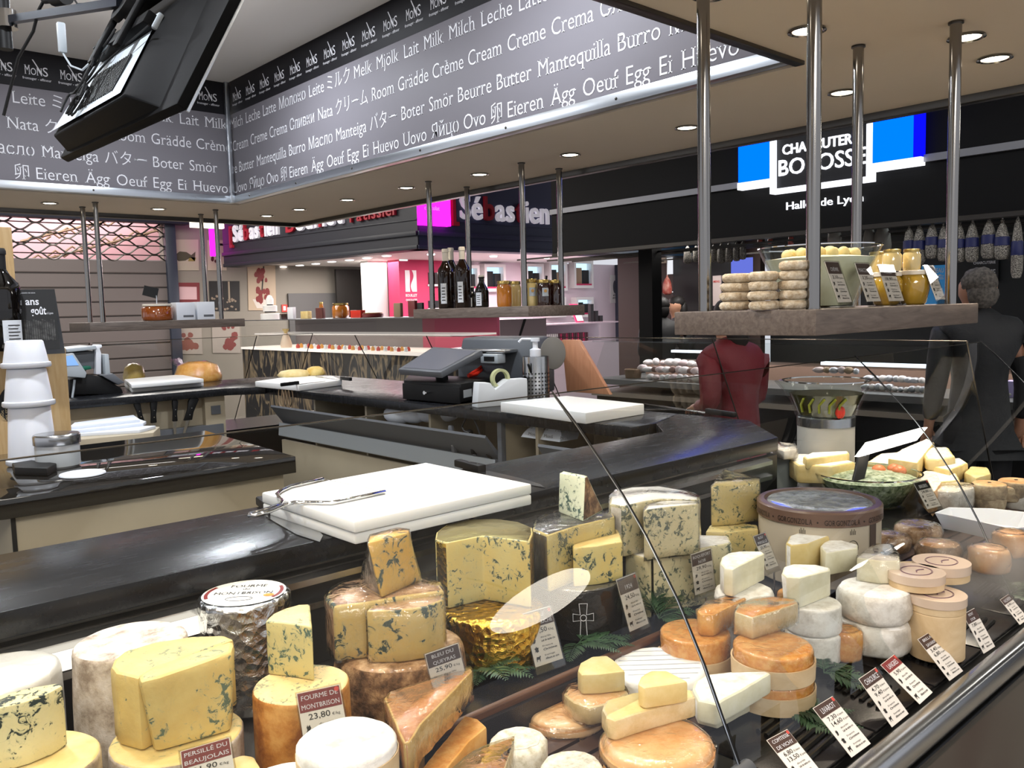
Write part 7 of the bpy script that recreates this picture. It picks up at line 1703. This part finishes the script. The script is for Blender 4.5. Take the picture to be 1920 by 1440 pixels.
for i, (x, y0, y1, w) in enumerate(((1233, 512, 553, 17), (1251, 516, 553, 17))):
    hung('red ham hanging over the two workers, %s one' % ('left', 'right')[i], x, y0, y1, w, 8.0, None, False, 'redmeat', 'ham', 'hanging_ham')
lamp('AREA', 'deli_light', (7.4, 5.3, 2.4), 22, (1, .95, .9), shape='RECTANGLE', size=1, size_y=.5)
lamp('AREA', 'deli_light', (7.2, 1.6, 2.42), 7, (.85, .95, .95), shape='RECTANGLE', size=.6, size_y=2.6)
# signs and screen on the dark shop wall
def wallsign(label, q, w, h, X, m, words, name='wall_sign', cat='sign', ink='ink'):
    c = px(*q, X); k = depth(c)/F; r = root(name, label, cat, c)
    part(MB().box(-.02, -w*k*.75, -h*k/2, 0, w*k*.75, h*k/2), 'panel', m, r)
    for s, z, hh in words:
        b = MB(); write(b, s, (-.022, 0, z*k), -Y1, Z1, hh*k, w*k*1.2, 'c', bold=True); part(b, 'words', M[ink], r)
wallsign('small black sign with white letters on the dark shop wall above the man', (1847, 507), 32, 44, 8.88, mat('sign_black', '#131214', .4), [('BOBOSSE', -10, 16), ('CHARCUTERIE', 12, 7)])
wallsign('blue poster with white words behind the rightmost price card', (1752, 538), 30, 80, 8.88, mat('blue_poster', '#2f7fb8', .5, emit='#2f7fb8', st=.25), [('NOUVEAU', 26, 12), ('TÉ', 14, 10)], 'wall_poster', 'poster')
wallsign('lit violet screen behind the leftmost cheese stack', (1392, 500), 30, 32, 8.2, glow('violet_screen', '#6a78e0', .8), [], 'wall_screen', 'screen')
wallsign('white lit vertical panel in the dark shop beside the steel pole', (1257, 499), 8, 30, 8.25, glow('white_panel', '#e6e8ee', .9), [], 'light_panel', 'lamp')
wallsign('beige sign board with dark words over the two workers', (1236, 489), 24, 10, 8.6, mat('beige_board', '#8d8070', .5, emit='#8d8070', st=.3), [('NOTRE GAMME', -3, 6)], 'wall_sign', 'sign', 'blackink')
wallsign('white menu board with small print behind the leftmost cheese stack', (1346, 545), 12, 56, 8.28, mat('menu_board', '#c9b9b4', .5), [('MENU', 15, 6)], 'menu_board', 'sign', 'redseal')
b = MB(); b.box(8.7, 5.36, 0, 8.8, 7.5, 2.45); struct(b, 'wall_right.002', mat('warm_shop_wall', '#4a3a34', .6))
for i, (x, y, w, X) in enumerate(((1338, 455, 14, 7.6), (1372, 455, 12, 8.0), (1262, 546, 22, 8.6), (1703, 419, 20, 7.6))):
    c = px(x, y, X); c.z = 2.449 if i != 2 else c.z; k = depth(c)/F; r = root('round_lamp', 'small round lit lamp in the dark delicatessen ceiling, %s from the left' % WORDS[(1, 2, 0, 3)[i]], 'lamp', c)
    part(MB().lathe([(0, -.012), (w*k/2, -.012), (w*k/2+.01, 0)], 18), 'lamp_disc', wh_, r); part(MB().lathe([(w*k/2+.01, -.006), (w*k/2+.02, 0)], 18), 'rim', M['dsteel'], r)
# white counter bits and a lilac box at the far right
c = px(1905, 622, 6.2); k = depth(c)/F; one(MB().box(-.1, -.5, -.03, .3, .12, 0), 'white_ledge', M['white'], 'white ledge at the right edge behind the man', 'ledge', c)
c = px(1905, 690, 5.75); c.z = zd+.001; k = depth(c)/F; one(MB().box(-.05, -14*k, 0, .05, 14*k, 30*k), 'lilac_box', mat('lilac', '#b9a8dc', .5), 'lilac box on the delicatessen counter at the right edge', 'box', c)

# ------------------------------------------------------------------ people
def skin(name, V, E_, m, parent, sub=1):
    me = bpy.data.meshes.new(name); me.from_pydata([v[:3] for v in V], E_, []); o = bpy.data.objects.new(name, me); COL.objects.link(o)
    md = o.modifiers.new('s', 'SKIN'); md.use_smooth_shade = True
    for i, v in enumerate(V): me.skin_vertices[0].data[i].radius = (v[3], v[4] if len(v) > 4 else v[3]); me.skin_vertices[0].data[i].use_root = i == 0
    s2 = o.modifiers.new('u', 'SUBSURF'); s2.levels = s2.render_levels = sub
    dg = bpy.context.evaluated_depsgraph_get(); dg.update(); n = bpy.data.meshes.new_from_object(o.evaluated_get(dg)); n.name = name
    bpy.data.objects.remove(o); n.materials.clear(); n.materials.append(m); n.shade_smooth()
    q = link(name, n, parent); return q
def person(label, loc, head, Hh, top, trousers, hairc, arms, skinc='#b98a6e', lean=0, hair='short', apron=None, turn=0):
    """x forward, y left; arms = (left elbow, left wrist, right elbow, right wrist) in body units of height"""
    r = root('person', label, 'person', loc, head); s = Hh
    V = []; E_ = []
    def add(p, rr, par=None, r2=None):
        V.append((p[0]*s, p[1]*s, p[2]*s, rr*s, (r2 or rr)*s)); i = len(V)-1
        if par is not None: E_.append((par, i))
        return i
    L = lambda z: lean*max(0, z-.52)
    pel = add((0, 0, .52), .060, None, .075); wa = add((L(.62), 0, .62), .050, pel, .062); ch = add((L(.73), 0, .73), .055, wa, .075); nb = add((L(.805), 0, .805), .034, ch, .042)
    nk = add((L(.85)+.005, 0, .852), .034, nb); jaw = add((L(.88)+.014, 0, .885), .042, nk); md_ = add((L(.92)+.010, 0, .925), .050, jaw, .044); cr = add((L(.96)+.004, 0, .968), .042, md_)
    c, sn = math.cos(turn), math.sin(turn); hx = L(.92)+.010
    def hp(x, y, z): return (hx+x*c-y*sn, x*sn+y*c, z)
    add(hp(.066, 0, .915), .007, md_); 
    for sg in (1, -1): add(hp(-.005, sg*.054, .925), .010, md_)
    hands = []
    for sg, el, wr in ((1, arms[0], arms[1]), (-1, arms[2], arms[3])):
        sh = add((L(.785), sg*.098, .785), .026, nb); e_ = add(el, .021, sh); w_ = add(wr, .017, e_)
        d = (Vector(wr)-Vector(el)).normalized(); pm = Vector(wr)+d*.035; p_ = add(tuple(pm), .020, w_, .012); hands.append((pm, d, p_, sg))
        sd = d.cross(Vector((0, 0, 1))); sd = sd.normalized() if sd.length > .1 else Vector((1, 0, 0)); dn = d.cross(sd)
        for f in range(4):
            a0 = pm+d*.018+sd*(.010*(f-1.5)); a1 = a0+d*(.022-.002*abs(f-1.2))+dn*.005; a2 = a1+d*.014+dn*.012
            i0 = add(tuple(a0), .0052, p_); i1 = add(tuple(a1), .0048, i0); add(tuple(a2), .004, i1)
        t0 = pm-d*.006+sd*.016*sg; i0 = add(tuple(t0), .006, p_); add(tuple(t0+d*.016+sd*.010*sg), .0048, i0)
    for sg in (1, -1):
        h_ = add((0, sg*.052, .49), .058, pel); k_ = add((.008, sg*.056, .28), .038, h_); a_ = add((-.005, sg*.058, .055), .024, k_); f_ = add((.04, sg*.062, .022), .022, a_); add((.085, sg*.066, .016), .018, f_)
    sk = mat('skin_'+skinc, skinc, .5, sss=.1)
    body = skin('body', V, E_, sk, r)
    # clothing follows the body
    V = []; E_ = []
    pel = add((0, 0, .50), .092, None, .112); add((0, 0, .43), .092, pel, .115); wa = add((L(.62), 0, .62), .080, pel, .10); ch = add((L(.73), 0, .73), .088, wa, .115); nb = add((L(.812), 0, .815), .062, ch, .08); add((L(.85), 0, .852), .046, nb); add((L(.86)+.004, 0, .868), .043, len(V)-1)
    for sg, el, wr in ((1, arms[0], arms[1]), (-1, arms[2], arms[3])):
        sh = add((L(.80), sg*.108, .797), .048, nb); e_ = add(el, .036, sh); w2 = Vector(el).lerp(Vector(wr), .93); add(tuple(w2), .026, e_)
    skin('jacket', V, E_, top, r)
    V = []; E_ = []
    pel = add((0, 0, .515), .080, None, .10); add((0, 0, .57), .070, pel, .085)
    for sg in (1, -1): h_ = add((0, sg*.052, .475), .065, pel); k_ = add((.008, sg*.056, .28), .047, h_); add((-.003, sg*.058, .05), .036, k_)
    skin('trousers', V, E_, trousers, r)
    b = MB()
    for sg in (1, -1): b._ell((.035*s, sg*.06*s, .026*s), s, 14, 8, (.075, .028, .026))
    part(b, 'shoes', M['dblack'], r, smooth=180)
    b = MB(); b._ell(((hx-.010)*s, 0, .945*s), s, 20, 12, (.056, .052, .050))
    if hair == 'long': b._ell(((hx-.045)*s, 0, .89*s), s, 14, 10, (.035, .05, .075))
    else: b._ell(((hx-.036)*s, 0, .908*s), s, 14, 10, (.030, .046, .046))
    q = part(b, 'hair', hairc, r, smooth=180)
    me = q.data
    for v in me.vertices: v.co += v.normal*.006*s*noise.noise(v.co*60)
    b = MB()
    for sg in (1, -1): e0 = hp(.052, sg*.020, .928); b.ball((e0[0]*s, e0[1]*s, e0[2]*s), .0075*s, 10, 6)
    part(b, 'eyes', M['dblack'], r, smooth=180)
    b = MB(); e0, e1 = hp(.052, .014, .893), hp(.052, -.014, .893); b.tube([[v*s for v in e0], [v*s for v in hp(.056, 0, .892)], [v*s for v in e1]], .004, 6); part(b, 'mouth', mat('lips', '#8a4a42', .5), r)
    if apron: b = MB(); b._ell((L(.66)*s+.03*s, 0, .60*s), s, 16, 12, (.078, .10, .17)); part(b, 'apron', apron, r, smooth=180)
    return r
hang = ((-.01, .135, .64), (.03, .14, .50), (-.01, -.135, .64), (.03, -.14, .50))
fold = ((-.02, .135, .645), (.10, .06, .62), (-.02, -.135, .645), (.10, -.06, .62))
N = NT('dark_jacket'); N.set(Base_Color=lin('#090c12'), Roughness=.7, Normal=N.bump(N.noise(N.co(), 22, 4), .5, .01)); jk = N.m
N = NT('red_jacket'); N.set(Base_Color=lin('#6e1220'), Roughness=.6, Normal=N.bump(N.noise(N.co(), 20, 4), .5, .01)); rj = N.m
dk = mat('dark_trousers', '#15151a', .8); gh = mat('greying_hair', '#3a3634', .8, var=(60, '#5d5852')); bh = mat('dark_hair', '#120d0b', .6)
p = pd(1838, 640, 4.75); person('man in a dark jacket with greying short hair seen from behind at right', (p.x, p.y, 0), .75, 1.775, jk, dk, gh, hang, '#a87a62', .04, 'short', turn=-.5)
p = pd(1372, 700, 4.75); person('person in a dark red jacket standing in the aisle behind the right shelf', (p.x, p.y, 0), 1.5, 1.64, rj, dk, bh, fold, '#b98a6e', .02, 'long')
p = px(1243, 600, 7.15); person('worker in black seen from behind at the left of the delicatessen', (p.x, p.y, 0), .9, 1.70, mat('black_top', '#0e0e10', .7), dk, bh, fold, '#b08068', .10)
p = px(1281, 600, 7.95); person('dark-haired worker in black leaning forward, facing left, in the delicatessen', (p.x, p.y, 0), 2.45, 1.72, mat('black_tunic', '#121214', .7), dk, bh, fold, '#c29074', .10, 'long')

# ------------------------------------------------------------------ cool mist over the right end of the display
N = NT('mist'); N.t.nodes.remove(N.b)
co = N.n('ShaderNodeTexCoord').outputs['Object']
ln = N.n('ShaderNodeVectorMath', _operation='LENGTH', i0=N.n('ShaderNodeVectorMath', _operation='DIVIDE', i0=co, i1=(.17, .14, .13)).outputs[0]).outputs['Value']
fall = N.n('ShaderNodeMapRange', Value=ln, i1=.25, i2=1., i3=1., i4=0.).outputs[0]
ns = N.ramp(N.noise(co, 9, 3), [(.38, 0.), (.62, 1.)])
dn = N.n('ShaderNodeMath', _operation='MULTIPLY', i0=N.n('ShaderNodeMath', _operation='MULTIPLY', i0=fall, i1=ns).outputs[0], i1=9.)
v = N.n('ShaderNodeVolumePrincipled', Color=(.85, .8, .76, 1), Density=dn.outputs[0], Anisotropy=.2)
N.t.links.new(v.outputs[0], N.o.inputs['Volume'])
p = pd(1845, 1075, 1.93)
b = MB(); b._ell((0, 0, 0), 1, 20, 12, (.17, .14, .13)); o = one(b, 'cold_mist', N.m, 'soft patch of cold mist over the cheeses at the right end of the display', 'mist', p, smooth=180); o['kind'] = 'stuff'
